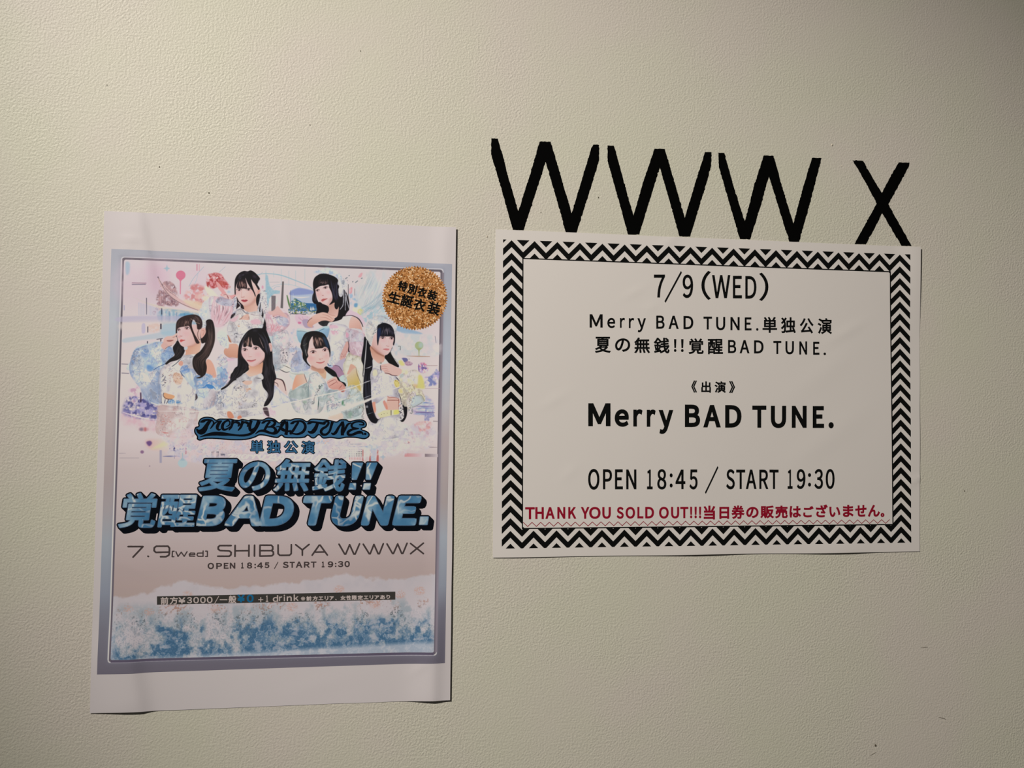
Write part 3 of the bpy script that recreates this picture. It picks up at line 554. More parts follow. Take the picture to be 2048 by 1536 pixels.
    C.fill(F, [(410, 430), (470, 450), (560, 560), (660, 700), (700, 760), (800, 780), (930, 740), (930, 780), (860, 830), (800, 880), (760, 850), (640, 830), (520, 770), (560, 720), (470, 600)], (220, 160, 158), 1, .3)
    C.fill(F, [(560, 760), (640, 750), (760, 800), (800, 880), (740, 870), (640, 840)], (226, 190, 184), .95, .3)
    for a in ([(600, 770), (680, 765), (740, 850)], [(700, 790), (730, 880)], [(830, 870), (900, 800)]): C.line(F, a, .9, (110, 50, 54), .8, .2)
    C.line(F, [(700, 600), (880, 640)], 1, (150, 190, 210), .3, 1); C.disc(F, 740, 690, 40, 30, (150, 184, 204), .6, 1)
    C.mottle(F, [(860, 850), (940, 850), (960, 1100), (930, 1240), (840, 1260), (860, 1000)], [(206, 206, 216), (176, 180, 196)], 2, .95, .4)
    C.line(F, [(900, 1240), (840, 1300), (790, 1370)], [3, 6, 2], (24, 20, 26), .95, .3)
    C.scrib(F, [(840, 880), (950, 880), (950, 1240), (830, 1260)], 22, 3, .8, (60, 56, 70), .8, 1.4)
    # neck & bodice
    C.fill(F, [(1060, 1040), (1450, 900), (1470, 1180), (1400, 1200), (1260, 1210), (1120, 1140)], (206, 158, 138), 1, .4, grad=((220, 182, 166), (1150, 1050), (1420, 1180)))
    C.fill(F, [(960, 1120), (1060, 1100), (1200, 1210), (1480, 1180), (1560, 1260), (1580, 1536), (700, 1536), (760, 1430), (900, 1280)], (216, 208, 202), 1, .5, tex=(4, .12))
    C.fill(F, [(1130, 1290), (1240, 1260), (1260, 1400), (1100, 1400), (1010, 1390)], (218, 174, 156), .95, .4)
    C.fill(F, [(1300, 1420), (1500, 1380), (1560, 1500), (1350, 1520)], (220, 172, 182), .8, 1.5); C.fill(F, [(760, 1420), (900, 1330), (1000, 1290), (900, 1450)], (220, 176, 184), .8, 1.2)
    C.line(F, [(950, 1150), (1060, 1130), (1180, 1240), (1260, 1250)], [1, 1.4, .8], (60, 56, 70), .85, .2)
    C.line(F, [(1300, 1260), (1450, 1290), (1560, 1280)], 1, (130, 110, 116), .8, .3); C.disc(F, 1220, 1215, 34, 20, (130, 130, 136), .8, .4, tex=(1, .6))
    C.line(F, [(1110, 1290), (1060, 1370), (1000, 1390)], .9, (90, 70, 70), .8, .2); C.line(F, [(1255, 1320), (1262, 1400)], .9, (90, 60, 60), .8, .2)
    C.scrib(F, [(760, 1250), (1540, 1270), (1540, 1520), (760, 1520)], 50, 4, .6, (170, 140, 140), .6)
    # face
    C.fill(F, [(905, 560), (960, 400), (1200, 330), (1330, 400), (1440, 520), (1480, 640), (1470, 780), (1440, 900), (1330, 1000), (1200, 1050), (1120, 1040), (1020, 950), (940, 820), (905, 700)], (224, 194, 186), 1, .3, grad=((214, 172, 158), (1150, 700), (1440, 960)))
    C.fill(F, [(1480, 640), (1530, 600), (1545, 660), (1510, 740), (1475, 760)], (212, 160, 148), 1, .3)
    C.fill(F, [(1440, 800), (1460, 900), (1330, 1010), (1200, 1055), (1120, 1045), (1300, 980)], (186, 132, 116), .6, 2)
    C.disc(F, 970, 720, 60, 46, (222, 156, 156), .5, 3); C.disc(F, 1330, 700, 70, 46, (222, 158, 156), .45, 3)
    eye(C, F, 1000, 635, 58, 30, .05, dx=.1); eye(C, F, 1245, 625, 58, 30, -.03)
    C.line(F, [(1070, 680), (1062, 780), (1050, 815)], .9, (200, 156, 146), .7, .4); C.line(F, [(1050, 822), (1090, 828), (1145, 815)], .9, (160, 100, 92), .85, .3)
    C.fill(F, [(1055, 905), (1110, 885), (1140, 895), (1180, 885), (1225, 908), (1170, 945), (1110, 945)], (176, 70, 78), .95, .3); C.line(F, [(1058, 908), (1140, 915), (1222, 908)], .8, (110, 30, 42), .9, .2)
    # hair
    C.fill(F, [(890, 740), (890, 440), (930, 300), (1020, 200), (1130, 155), (1220, 165), (1300, 140), (1400, 190), (1490, 280), (1540, 360), (1500, 440), (1470, 500), (1530, 600), (1500, 640), (1450, 560), (1400, 480), (1360, 440), (1310, 370), (1350, 560), (1420, 760), (1415, 810), (1370, 700), (1290, 580), (1210, 440), (1165, 330), (1180, 450), (1200, 600), (1130, 600), (960, 590), (960, 480), (1000, 380), (940, 500), (915, 600), (915, 740)], HB, 1, .25)
    C.fill(F, [(960, 470), (1060, 380), (1170, 380), (1205, 590), (1100, 600), (960, 590)], (40, 28, 32), .9, .3)
    C.strands(F, [(1020, 380), (990, 480), (970, 590)], [(1150, 380), (1170, 480), (1190, 590)], 26, .8, (196, 150, 136), .8, .15, t0=.15)
    C.strands(F, [(960, 360), (1000, 260), (1100, 190)], [(1020, 400), (1080, 300), (1160, 230)], 14, .9, (82, 74, 92), .6, .3)
    C.disc(F, 1400, 300, 60, 34, (66, 54, 70), .6, 2, .6); C.disc(F, 1190, 200, 50, 20, (70, 60, 76), .5, 2)
    C.fill(F, [(940, 820), (1000, 930), (1100, 1030), (1130, 1130), (1060, 1110), (1020, 1060), (970, 1100), (930, 1120), (950, 950)], (36, 26, 30), 1, .3)
    C.fill(F, [(1450, 820), (1500, 740), (1540, 780), (1500, 1000), (1470, 1050), (1440, 950)], (18, 15, 20), 1, .3)
    C.line(F, [(970, 950), (1030, 1020), (1030, 1080), (960, 1150)], 1.4, (214, 210, 214), .85, .3)
    # hanging white ribbons right of the face
    for a, w in (([(1600, 640), (1560, 850), (1510, 1050), (1490, 1240)], 3.4), ([(1640, 660), (1640, 900), (1660, 1200), (1620, 1450)], 3.6), ([(1600, 660), (1590, 900), (1560, 1280)], 4.2), ([(1690, 700), (1700, 950), (1740, 1180)], 3.2)):
        C.line(F, a, w, (212, 210, 214), .92, .4)
    C.scrib(F, [(1500, 680), (1720, 680), (1720, 1250), (1480, 1250)], 60, 4, .7, (56, 52, 64), .8, 1.55)
    C.fill(F, [(1500, 420), (1600, 330), (1680, 420), (1660, 640), (1560, 640), (1510, 520)], (216, 206, 212), .9, 1); C.disc(F, 1605, 570, 26, 46, (212, 156, 170), .9, .6)
    # ================= A: left figure with pony tails
    F = 'FA'
    C.mottle('GA', [(220, 0), (430, 380), (470, 560), (620, 680), (800, 730), (860, 700), (1000, 620), (900, 0)], [(176, 188, 206), (196, 202, 212), (160, 172, 196)], 6, 1, 1.2)
    C.mottle(F, [(230, 1536), (240, 1350), (300, 1200), (380, 1020), (480, 940), (620, 880), (760, 860), (900, 820), (1060, 800), (1130, 900), (1370, 980), (1400, 1120), (1300, 1250), (1150, 1400), (1000, 1536)], [(176, 192, 216), (196, 206, 218), (150, 174, 208), (206, 210, 214)], 5, 1, 1)
    C.fill(F, [(480, 950), (640, 880), (820, 900), (900, 1000), (1060, 1240), (1080, 1420), (980, 1400), (860, 1200), (700, 1010)], (200, 208, 216), .9, 1)
    C.fill(F, [(560, 1060), (700, 1040), (840, 1180), (960, 1380), (880, 1500), (640, 1500), (600, 1300)], (158, 182, 212), .8, 1.5, tex=(4, .4))
    C.fill(F, [(700, 1400), (860, 1480), (820, 1560), (700, 1560)], (84, 134, 184), .7, 1.5)
    C.fill(F, [(1080, 1120), (1300, 1060), (1390, 1120), (1200, 1320), (1080, 1400)], (156, 182, 210), .9, .8, tex=(4, .3))
    C.scrib(F, [(560, 1000), (960, 1200), (980, 1480), (620, 1500)], 60, 5, .7, (96, 126, 176), .55)
    C.scrib(F, [(1080, 1080), (1380, 1060), (1200, 1340), (1080, 1380)], 40, 6, .7, (84, 110, 150), .6, .9)
    C.scrib(F, [(290, 1200), (400, 990), (500, 980), (500, 1200), (420, 1350), (320, 1300)], 60, 3, .7, (50, 54, 76), .75, 1.2)
    C.fill(F, [(410, 1230), (600, 1230), (600, 1536), (420, 1536)], (206, 206, 200), .8, 1, tex=(2, .3)); C.scrib(F, [(410, 1230), (600, 1230), (600, 1536), (420, 1536)], 30, 4, .6, (130, 130, 130), .6, 1.5)
    C.line(F, [(860, 1536), (980, 1460), (1120, 1400), (1180, 1360)], [1.4, 1, 1.6], (40, 70, 110), .85, .3)
    # lower sleeve lace and grey
    C.fill('GA', [(340, 0), (420, 60), (600, 230), (640, 230), (720, 90), (790, 0), (720, 0), (600, 150), (430, 0)], (220, 218, 214), .95, .5)
    C.fill('GA', [(430, 330), (620, 250), (850, 300), (860, 680), (640, 660), (480, 560)], (164, 174, 192), .9, 1, tex=(6, .15))
    C.fill('GA', [(600, 400), (640, 370), (740, 470), (760, 560), (680, 600), (640, 480)], (160, 160, 166), .9, .8)
    C.line('GA', [(600, 400), (640, 370), (680, 420), (760, 470), (830, 520)], 1.3, (220, 220, 222), .8, .4)
    C.scrib('GA', [(640, 60), (860, 60), (860, 640), (700, 560)], 50, 5, .7, (120, 124, 144), .55)
    C.line('GA', [(640, 660), (760, 710), (840, 730)], [1.5, 3, 1], (216, 210, 206), .9, .4); C.line('GA', [(856, 500), (854, 680)], 1.6, (30, 34, 54), .9, .2)
    # bodice
    C.fill('GA', [(860, 0), (1250, 0), (1330, 180), (1500, 360), (1570, 450), (1560, 600), (1480, 760), (1300, 700), (900, 700), (850, 560), (850, 300)], (214, 208, 206), 1, .6, tex=(6, .12))
    C.fill('GA', [(1100, 60), (1250, 80), (1290, 200), (1220, 310), (1110, 250)], (216, 176, 146), .85, 1.2, tex=(2, .3))
    C.scrib('GA', [(900, 0), (1280, 0), (1280, 300), (900, 260)], 60, 5, .9, (150, 104, 86), .7, 0)
    C.scrib('GA', [(860, 100), (940, 100), (940, 320), (860, 320)], 26, 4, 1, (44, 46, 60), .8)
    C.fill('GA', [(900, 470), (1000, 490), (1120, 530), (1080, 590), (920, 590)], (214, 160, 118), 1, .5)
    C.line('GA', [(900, 470), (890, 530), (960, 590), (1080, 600)], 1.4, (70, 60, 66), .8, .3)
    C.fill('GA', [(1000, 630), (1110, 610), (1110, 700), (1000, 700)], (74, 128, 174), .9, .5, tex=(1.5, .5)); C.fill('GA', [(1160, 620), (1230, 640), (1280, 700), (1160, 700)], (74, 128, 174), .9, .5, tex=(1.5, .5))
    C.line('GA', [(930, 600), (910, 690)], 1.3, (40, 44, 60), .9, .2); C.line('GA', [(1000, 600), (950, 700)], 1.3, (40, 44, 60), .9, .2)
    C.fill('GA', [(780, 740), (880, 690), (1500, 700), (1700, 820), (1900, 960), (1560, 1300), (780, 1300), (790, 1000)], (216, 208, 202), .95, 1, tex=(5, .12))
    C.scrib('GA', [(800, 940), (1200, 940), (1540, 1000), (1540, 1320), (800, 1280)], 110, 6, 1, (190, 140, 130), .6, .3)
    C.scrib('GA', [(820, 930), (1020, 930), (1020, 1140), (820, 1120)], 30, 4, 1, (170, 90, 84), .8, .2)
    C.fill('GA', [(1500, 1000), (1560, 1100), (1540, 1300), (1380, 1280), (1400, 1050)], (186, 170, 172), .6, 2)
    C.line('GA', [(850, 1260), (920, 1285), (1000, 1290)], [1, 3, 1], (190, 110, 106), .8, .6)
    # blue scarf, cold-shoulder sleeve
    C.fill('GA', [(1250, 0), (1540, 0), (1560, 380), (1480, 360), (1350, 200), (1260, 90)], (166, 182, 206), 1, .5)
    C.strands('GA', [(1330, 0), (1380, 150), (1440, 280)], [(1500, 0), (1520, 180), (1540, 340)], 16, 1.4, (216, 218, 222), .8, .4)
    C.fill('Z3', [(830, 690), (900, 660), (920, 720), (870, 760), (825, 730)], (104, 140, 190), .8, 1, tex=(2, .5))
    C.line('GA', [(1240, 20), (1270, 90), (1330, 150)], [.6, 1.6, .6], (50, 60, 80), .9, .2)
    C.fill('Z3', [(1090, 620), (1130, 615), (1170, 680), (1190, 790), (1120, 780), (1085, 720)], (216, 164, 142), 1, .4)
    C.mottle('Z3', [(975, 780), (1080, 750), (1200, 790), (1200, 690), (1280, 700), (1310, 780), (1290, 860), (1180, 930), (980, 920)], [(160, 184, 208), (184, 200, 216), (136, 164, 196)], 3, 1, .8)
    C.scrib('Z3', [(980, 780), (1280, 760), (1260, 900), (990, 900)], 80, 3, .8, (110, 140, 180), .6)
    C.line('Z3', [(985, 915), (1060, 900), (1100, 870), (1150, 880), (1185, 915)], [2, 3, 2], (70, 124, 180), .9, .4)
    C.fill('Z3', [(1090, 865), (1150, 875), (1160, 905), (1110, 905)], (66, 126, 184), .9, .5)
    C.fill('Z3', [(985, 920), (1080, 905), (1190, 930), (1210, 1000), (1180, 1080), (1080, 1125), (960, 1120), (960, 1060), (985, 1020)], (206, 204, 206), 1, .5, grad=((168, 148, 150), (1060, 990), (1200, 1040)))
    C.fill('Z3', [(1000, 930), (1100, 920), (1100, 990), (1000, 1000)], (186, 202, 222), .7, 2)
    C.line('Z3', [(985, 960), (990, 1000), (975, 1030)], [2, 5, 1], (60, 50, 54), .9, .3)
    C.disc('Z3', 950, 1100, 18, 14, (140, 146, 160), .8, .4)
    # neck and collar
    C.fill(F, [(1640, 940), (1750, 900), (2048, 760), (2048, 1040), (1960, 1140), (1750, 1180), (1660, 1200), (1690, 1080)], (208, 156, 130), 1, .4, grad=((218, 178, 156), (1750, 950), (2000, 1100)))
    C.fill(F, [(1600, 1180), (1750, 1150), (1950, 1140), (1900, 1300), (1800, 1460), (1600, 1536), (1280, 1536), (1300, 1420), (1480, 1300)], (212, 208, 206), 1, .5)
    C.fill(F, [(1500, 1360), (1560, 1300), (1620, 1340), (1600, 1420), (1530, 1420)], (210, 150, 130), .9, .4)
    C.fill(F, [(1560, 1480), (1640, 1410), (1740, 1420), (1720, 1536), (1560, 1536)], (92, 128, 180), .8, .8, tex=(2, .4))
    C.line(F, [(1780, 1220), (1860, 1200), (1930, 1200)], 1, (60, 70, 90), .8, .2); C.line(F, [(1330, 1450), (1440, 1370), (1560, 1250)], 1.2, (34, 36, 46), .9, .2)
    C.scrib(F, [(1560, 1180), (1680, 1180), (1680, 1300), (1560, 1300)], 14, 3, .8, (110, 110, 120), .8)
    # hair, back masses
    C.fill(F, [(1480, 780), (1560, 900), (1640, 950), (1660, 1050), (1620, 1150), (1560, 1230), (1450, 1290), (1300, 1330), (1190, 1400), (1170, 1360), (1280, 1250), (1400, 1160), (1370, 1060), (1360, 950), (1420, 860)], (26, 22, 24), 1, .3)
    C.strands(F, [(1470, 880), (1420, 1050), (1300, 1290)], [(1620, 960), (1600, 1100), (1420, 1300)], 14, .9, (84, 72, 70), .6, .2)
    C.fill(F, [(1650, 940), (1730, 940), (1720, 1010), (1650, 1020)], (190, 198, 210), .95, .3)
    # pony tail on the right (Z3)
    Q = 'Z3'
    C.fill(Q, [(1030, 330), (1080, 300), (1085, 220), (1120, 198), (1155, 215), (1175, 290), (1178, 400), (1160, 480), (1120, 570), (1085, 620), (1095, 690), (1080, 760), (1030, 800), (985, 798), (1030, 780), (1000, 760), (955, 690), (950, 610), (980, 560), (1030, 520), (1080, 440), (1040, 440)], (34, 26, 26), 1, .3)
    C.strands(Q, [(1095, 220), (1110, 350), (1060, 520), (960, 620), (1010, 770)], [(1165, 260), (1172, 420), (1110, 580), (1075, 650), (1075, 770)], 40, 1, (92, 70, 64), .6, .25)
    C.strands(Q, [(1110, 300), (1110, 420), (1060, 540)], [(1150, 300), (1150, 430), (1100, 560)], 8, 1.2, (130, 108, 100), .5, .4)
    C.fill(Q, [(1015, 230), (1060, 200), (1090, 240), (1080, 275), (1030, 280)], (206, 210, 214), .95, .4, tex=(1.2, .4)); C.scrib(Q, [(1015, 200), (1090, 200), (1090, 280), (1015, 280)], 24, 2.5, .7, (80, 90, 110), .8)
    C.mottle(Q, [(1020, 100), (1090, 60), (1100, 170), (1060, 210), (1020, 180)], [(186, 198, 212), (214, 214, 214)], 2, .95, .6)
    # face A
    C.fill(F, [(1460, 480), (1600, 400), (1800, 380), (1900, 380), (2020, 420), (2048, 600), (2040, 760), (1960, 880), (1850, 920), (1740, 930), (1640, 945), (1570, 900), (1510, 800), (1475, 720), (1460, 640), (1485, 560)], (220, 188, 184), 1, .3, grad=((212, 170, 158), (1650, 700), (2000, 850)))
    C.fill(F, [(1740, 935), (1900, 870), (1980, 800), (2000, 860), (1880, 930), (1780, 950)], (190, 136, 118), .6, 1.5)
    C.disc(F, 1690, 600, 90, 60, (218, 158, 158), .45, 4); C.disc(F, 1520, 690, 36, 30, (214, 136, 136), .5, 1.5)
    eye(C, F, 1722, 468, 60, 30, .12, (86, 50, 50), -.15); eye(C, F, 1512, 510, 34, 24, .15, (70, 50, 60), -.2)
    C.line(F, [(1640, 410), (1720, 396), (1800, 420)], 1, (150, 104, 96), .5, .6)
    C.line(F, [(1545, 665), (1575, 672), (1600, 665)], 1, (140, 84, 78), .8, .3); C.line(F, [(1545, 540), (1530, 620), (1545, 665)], .8, (196, 150, 146), .5, .5)
    C.fill(F, [(1535, 780), (1570, 750), (1620, 765), (1670, 772), (1610, 800), (1570, 825), (1545, 815)], (206, 96, 92), .95, .3); C.line(F, [(1540, 785), (1600, 778), (1670, 772)], .7, (140, 50, 50), .85, .2)
    C.fill(Q, [(1030, 300), (1075, 290), (1085, 330), (1065, 370), (1035, 390)], (214, 170, 156), 1, .3); C.line(Q, [(1045, 310), (1068, 320), (1055, 360)], .8, (170, 110, 96), .8, .2)
    # hair top A
    C.fill(Q, [(778, 330), (785, 230), (830, 180), (900, 155), (975, 150), (1025, 175), (1050, 230), (1040, 290), (1000, 300), (990, 250), (960, 200), (940, 250), (960, 330), (1000, 400), (1020, 440), (985, 440), (950, 350), (915, 270), (880, 270), (800, 290), (790, 350)], (48, 34, 34), 1, .3)
    C.strands(Q, [(830, 200), (800, 240), (785, 285)], [(930, 180), (930, 230), (920, 270)], 30, 1, (96, 70, 64), .7, .25)
    C.strands(Q, [(870, 210), (865, 240), (850, 275)], [(920, 200), (920, 240), (920, 270)], 8, .9, (190, 150, 136), .7, .2)
    C.strands(Q, [(940, 170), (980, 210), (1020, 250)], [(980, 160), (1020, 200), (1045, 240)], 14, 1, (116, 90, 84), .6, .3)
    C.line(Q, [(930, 190), (975, 225), (1025, 245)], 1, (206, 176, 150), .7, .2)
    C.line(Q, [(905, 180), (935, 290), (965, 360), (988, 430)], [2, 3.4, 1.2], (44, 30, 30), 1, .2); C.line(Q, [(1020, 290), (1000, 350), (1015, 400), (1035, 408)], .9, (60, 40, 40), .9, .2)
    C.line(Q, [(785, 300), (782, 350), (790, 390), (805, 430)], [1.6, 1.6, .6], (50, 34, 34), .95, .2)
    # hand A
    C.fill(F, [(1050, 920), (1110, 820), (1130, 740), (1200, 680), (1350, 660), (1440, 600), (1480, 600), (1470, 640), (1400, 690), (1460, 700), (1460, 760), (1400, 850), (1330, 900), (1240, 930), (1160, 1000), (1120, 1010)], (214, 170, 158), 1, .3, grad=((220, 184, 172), (1100, 950), (1400, 700)))
    C.fill(F, [(1200, 780), (1280, 770), (1380, 770), (1300, 810), (1220, 805)], (140, 80, 74), .8, .5); C.line(F, [(1350, 700), (1420, 685), (1470, 640)], .9, (150, 96, 88), .8, .3)
    C.line(F, [(1160, 1000), (1220, 950), (1330, 910)], 1, (90, 60, 60), .8, .3)
    # ================= F: right figure with lace veil and long black hair
    F = 'FF'
    C.fill(F, [(370, 560), (460, 620), (530, 780), (540, 1000), (600, 1200), (600, 1600), (340, 1600), (340, 1300), (290, 1130), (340, 800)], (16, 16, 22), 1, .3)
    C.fill('GF', [(330, 0), (495, 0), (480, 300), (490, 600), (520, 850), (580, 1050), (640, 1120), (700, 1100), (660, 1180), (580, 1220), (470, 1170), (380, 1000), (345, 800), (300, 600), (300, 300)], (18, 18, 24), 1, .3)
    C.strands('GF', [(350, 0), (340, 400), (390, 800), (500, 1150)], [(480, 0), (470, 400), (500, 800), (640, 1150)], 26, 1, (52, 54, 68), .6, .3)
    # dress
    C.fill('GF', [(500, 0), (900, 0), (1100, 200), (1130, 500), (1100, 640), (840, 600), (850, 700), (780, 920), (590, 960), (600, 800), (500, 740), (480, 400)], (212, 208, 212), 1, .5, tex=(4, .15))
    C.fill('GF', [(510, 20), (620, 0), (640, 80), (560, 140), (520, 120)], (220, 210, 160), .8, 1.5)
    C.scrib('GF', [(600, 160), (980, 160), (950, 400), (620, 380)], 80, 4, .7, (150, 130, 150), .6)
    C.scrib('GF', [(500, 380), (860, 380), (800, 540), (500, 540)], 50, 4, .7, (120, 126, 156), .6)
    C.fill('GF', [(850, 640), (860, 600), (1120, 660), (1120, 900), (860, 920), (820, 800)], (220, 174, 158), 1, .4)
    C.line('GF', [(850, 688), (1110, 688)], 1.2, (100, 50, 44), .9, .2, False); C.line('GF', [(1112, 660), (1110, 900)], [1, 2, 1], (110, 56, 50), .9, .3, False)
    C.line('GF', [(850, 590), (900, 630), (960, 620), (1040, 630), (1120, 660)], [1, 1.6, 1], (150, 100, 96), .8, .3)
    C.fill('GF', [(510, 740), (590, 740), (600, 900), (560, 980), (530, 880)], (212, 150, 126), 1, .4)
    C.fill('GF', [(590, 730), (760, 680), (780, 900), (640, 980), (600, 900)], (206, 208, 216), .95, .5)
    C.fill('GF', [(750, 720), (800, 700), (860, 860), (830, 900), (780, 820)], (206, 130, 106), .8, .8)
    C.fill('GF', [(620, 1000), (760, 920), (940, 910), (1130, 905), (1130, 1000), (900, 1050), (680, 1090)], (222, 214, 162), 1, .4, False)
    C.line('GF', [(680, 1092), (900, 1052), (1130, 1002)], .8, (130, 116, 90), .8, .2, False); C.line('GF', [(935, 915), (938, 1040)], 2, (80, 70, 70), .9, .2, False)
    for x, y in ((775, 995), (850, 982), (720, 1010)): C.disc('GF', x, y, 8, 8, (110, 100, 90), .9, .1)
    C.fill('GF', [(1010, 920), (1120, 915), (1110, 990), (1010, 1020)], (214, 204, 100), .8, .6); C.line('GF', [(960, 920), (955, 1040)], 2, (226, 220, 190), .9, .2, False)
    C.fill('GF', [(400, 1180), (580, 1230), (700, 1100), (1130, 1010), (1180, 1200), (1200, 1536), (400, 1600)], (212, 208, 204), .95, .8, tex=(6, .1))
    C.scrib('GF', [(400, 1300), (1150, 1350), (1150, 1600), (400, 1600)], 160, 3, .7, (90, 90, 104), .6)
    C.mottle('Z6', [(1000, 200), (1200, 150), (1430, 230), (1380, 360), (1120, 380)], [(214, 210, 204), (200, 202, 206)], 4, .6, 1)
    # right sleeve, yellowish
    C.mottle('GF', [(1100, 0), (1500, 0), (1640, 150), (1720, 400), (1640, 450), (1700, 700), (1400, 860), (1280, 880), (1180, 740), (1120, 450), (1130, 250)], [(216, 208, 190), (206, 206, 204), (222, 214, 176)], 6, 1, 1)
    C.fill('GF', [(1560, 120), (1640, 150), (1700, 400), (1620, 420), (1500, 400), (1540, 300)], (208, 200, 110), .85, 1.5); C.fill('GF', [(1440, 320), (1540, 340), (1520, 410), (1450, 380)], (206, 170, 120), .7, 2)
    C.fill('GF', [(1000, 250), (1080, 230), (1130, 320), (1100, 400), (1030, 380)], (222, 200, 112), .9, .8); C.scrib('GF', [(1000, 240), (1130, 240), (1100, 400), (1020, 390)], 12, 5, .8, (110, 96, 50), .7, 1.2)
    C.fill('GF', [(1100, 440), (1180, 440), (1200, 520), (1120, 520)], (222, 206, 130), .8, 1)
    C.fill('GF', [(1430, 620), (1560, 570), (1640, 600), (1690, 720), (1560, 800), (1380, 860), (1400, 700)], (186, 198, 206), .95, .8)
    C.line('GF', [(1500, 590), (1600, 565), (1660, 620), (1690, 700)], 1.2, (110, 110, 100), .7, .4); C.line('GF', [(1380, 860), (1500, 820), (1640, 740)], 1, (90, 90, 86), .7, .3)
    C.scrib('GF', [(1330, 380), (1480, 380), (1440, 800), (1340, 780)], 70, 4, .8, (110, 92, 80), .7, 1.4)
    C.scrib('GF', [(1120, 300), (1340, 200), (1320, 760), (1200, 740)], 40, 4, .6, (150, 140, 126), .5)
    C.disc('GF', 1300, 545, 10, 10, (50, 44, 40), .9)
    C.line('GF', [(1030, 150), (1080, 200), (1120, 245)], [.6, 2, .8], (40, 36, 40), .9, .2); C.line('GF', [(1105, 530), (1150, 640), (1165, 740)], [.8, 1.6, .8], (40, 36, 40), .9, .2)
    C.mottle('GF', [(1120, 740), (1200, 760), (1240, 1000), (1180, 1180), (1120, 1100)], [(200, 196, 196), (90, 86, 90), (220, 214, 210)], 1.5, .9, .4)
    C.fill('GF', [(1200, 780), (1240, 830), (1300, 850), (1290, 1040), (1230, 1160), (1180, 1180), (1170, 1150), (1230, 1060), (1215, 900)], (20, 18, 22), 1, .3)
    C.mottle('GF', [(1330, 800), (1420, 860), (1430, 1000), (1340, 960)], [(206, 206, 204), (130, 130, 130)], 1.5, .8, .4)
    # neck
    C.fill(F, [(510, 840), (560, 800), (750, 950), (880, 1030), (890, 1120), (860, 1200), (740, 1240), (600, 1130), (540, 960)], (200, 148, 126), 1, .4, grad=((214, 172, 154), (700, 950), (640, 1180)))
    C.line(F, [(540, 820), (700, 960), (880, 1060)], [2, 5, 3], (130, 82, 66), .6, 1)
    C.fill(F, [(590, 1130), (740, 1250), (860, 1200), (900, 1100), (960, 1200), (1000, 1400), (600, 1536), (580, 1300)], (212, 208, 210), 1, .4)
    C.scrib(F, [(600, 1150), (900, 1220), (800, 1400), (600, 1400)], 26, 4, .6, (150, 140, 150), .7); C.fill(F, [(590, 1420), (680, 1400), (700, 1536), (590, 1536)], (220, 212, 170), .8, 1)
    C.disc(F, 790, 1230, 30, 22, (150, 146, 130), .9, .3)
    C.fill(F, [(1040, 820), (1090, 830), (1050, 960), (1130, 1120), (1240, 1290), (1240, 1340), (1150, 1310), (1020, 1250), (940, 1160), (890, 1060)], (18, 18, 20), 1, .3)
    C.line(F, [(1140, 1110), (1210, 1200), (1255, 1310)], 1, (60, 60, 64), .9, .1)
    # face F
    C.fill(F, [(560, 640), (640, 480), (760, 470), (1130, 520), (1130, 700), (1090, 800), (1040, 920), (960, 1010), (890, 1030), (800, 1000), (650, 900), (560, 790)], (220, 190, 184), 1, .3, grad=((208, 166, 156), (800, 700), (600, 820)))
    C.fill(F, [(570, 780), (700, 900), (860, 1010), (900, 1030), (800, 1000), (640, 920)], (180, 126, 112), .6, 1.5)
    C.disc(F, 850, 650, 70, 46, (222, 166, 166), .5, 3); C.disc(F, 1080, 670, 40, 40, (222, 166, 166), .45, 3)
    eye(C, F, 835, 580, 60, 30, .05, (50, 26, 30), 0); eye(C, F, 1065, 595, 52, 30, .0, (50, 26, 30), .0)
    C.line(F, [(925, 785), (965, 800), (1005, 798)], 1, (170, 116, 108), .8, .4); C.line(F, [(985, 650), (1000, 740), (1005, 790)], .8, (206, 166, 156), .6, .5)
    C.fill(F, [(845, 875), (920, 855), (960, 862), (1005, 868), (985, 905), (920, 905)], (206, 126, 126), .9, .5); C.line(F, [(845, 878), (930, 874), (1000, 876)], .8, (150, 70, 74), .85, .2)
    # fringe
    C.fill(F, [(700, 300), (760, 240), (860, 200), (980, 230), (1060, 280), (1120, 380), (1150, 520), (1150, 680), (1120, 780), (1100, 740), (1120, 640), (1100, 560), (920, 550), (760, 550), (740, 640), (715, 780), (695, 700), (690, 560)], (18, 18, 26), 1, .25)
    C.fill(F, [(710, 360), (790, 330), (790, 480), (740, 620), (710, 640), (700, 500)], (28, 44, 82), .8, 1)
    C.strands(F, [(860, 300), (820, 400), (780, 540)], [(1080, 320), (1110, 420), (1120, 540)], 34, .9, (96, 90, 110), .6, .25)
    C.strands(F, [(870, 320), (860, 400), (870, 520)], [(1000, 320), (1010, 400), (1000, 520)], 9, .9, (186, 166, 166), .6, .2)
    # veil
    C.mottle(F, [(400, 300), (500, 120), (640, 40), (760, 15), (900, 40), (1040, 130), (1150, 220), (1200, 340), (1150, 500), (1120, 360), (1040, 250), (900, 190), (780, 220), (700, 280), (690, 400), (640, 460), (600, 540), (570, 660), (530, 780), (470, 680), (400, 560), (390, 420)], [(214, 212, 208), (200, 206, 210), (222, 218, 208)], 4, 1, .5)
    C.fill(F, [(400, 420), (520, 330), (640, 380), (590, 560), (540, 760), (450, 640), (400, 540)], (216, 210, 196), .7, 1.5)
    C.scrib(F, [(400, 300), (600, 80), (900, 40), (1180, 260), (1150, 360), (900, 190), (700, 280), (600, 500), (480, 600)], 90, 3, .6, (176, 180, 190), .6)
    for x, y in ((690, 330), (670, 365), (640, 400), (655, 450), (610, 470), (590, 490), (740, 250), (800, 205), (830, 190), (700, 290)): C.disc(F, x, y, 14, 9, (40, 40, 54), .85, .2, .7)
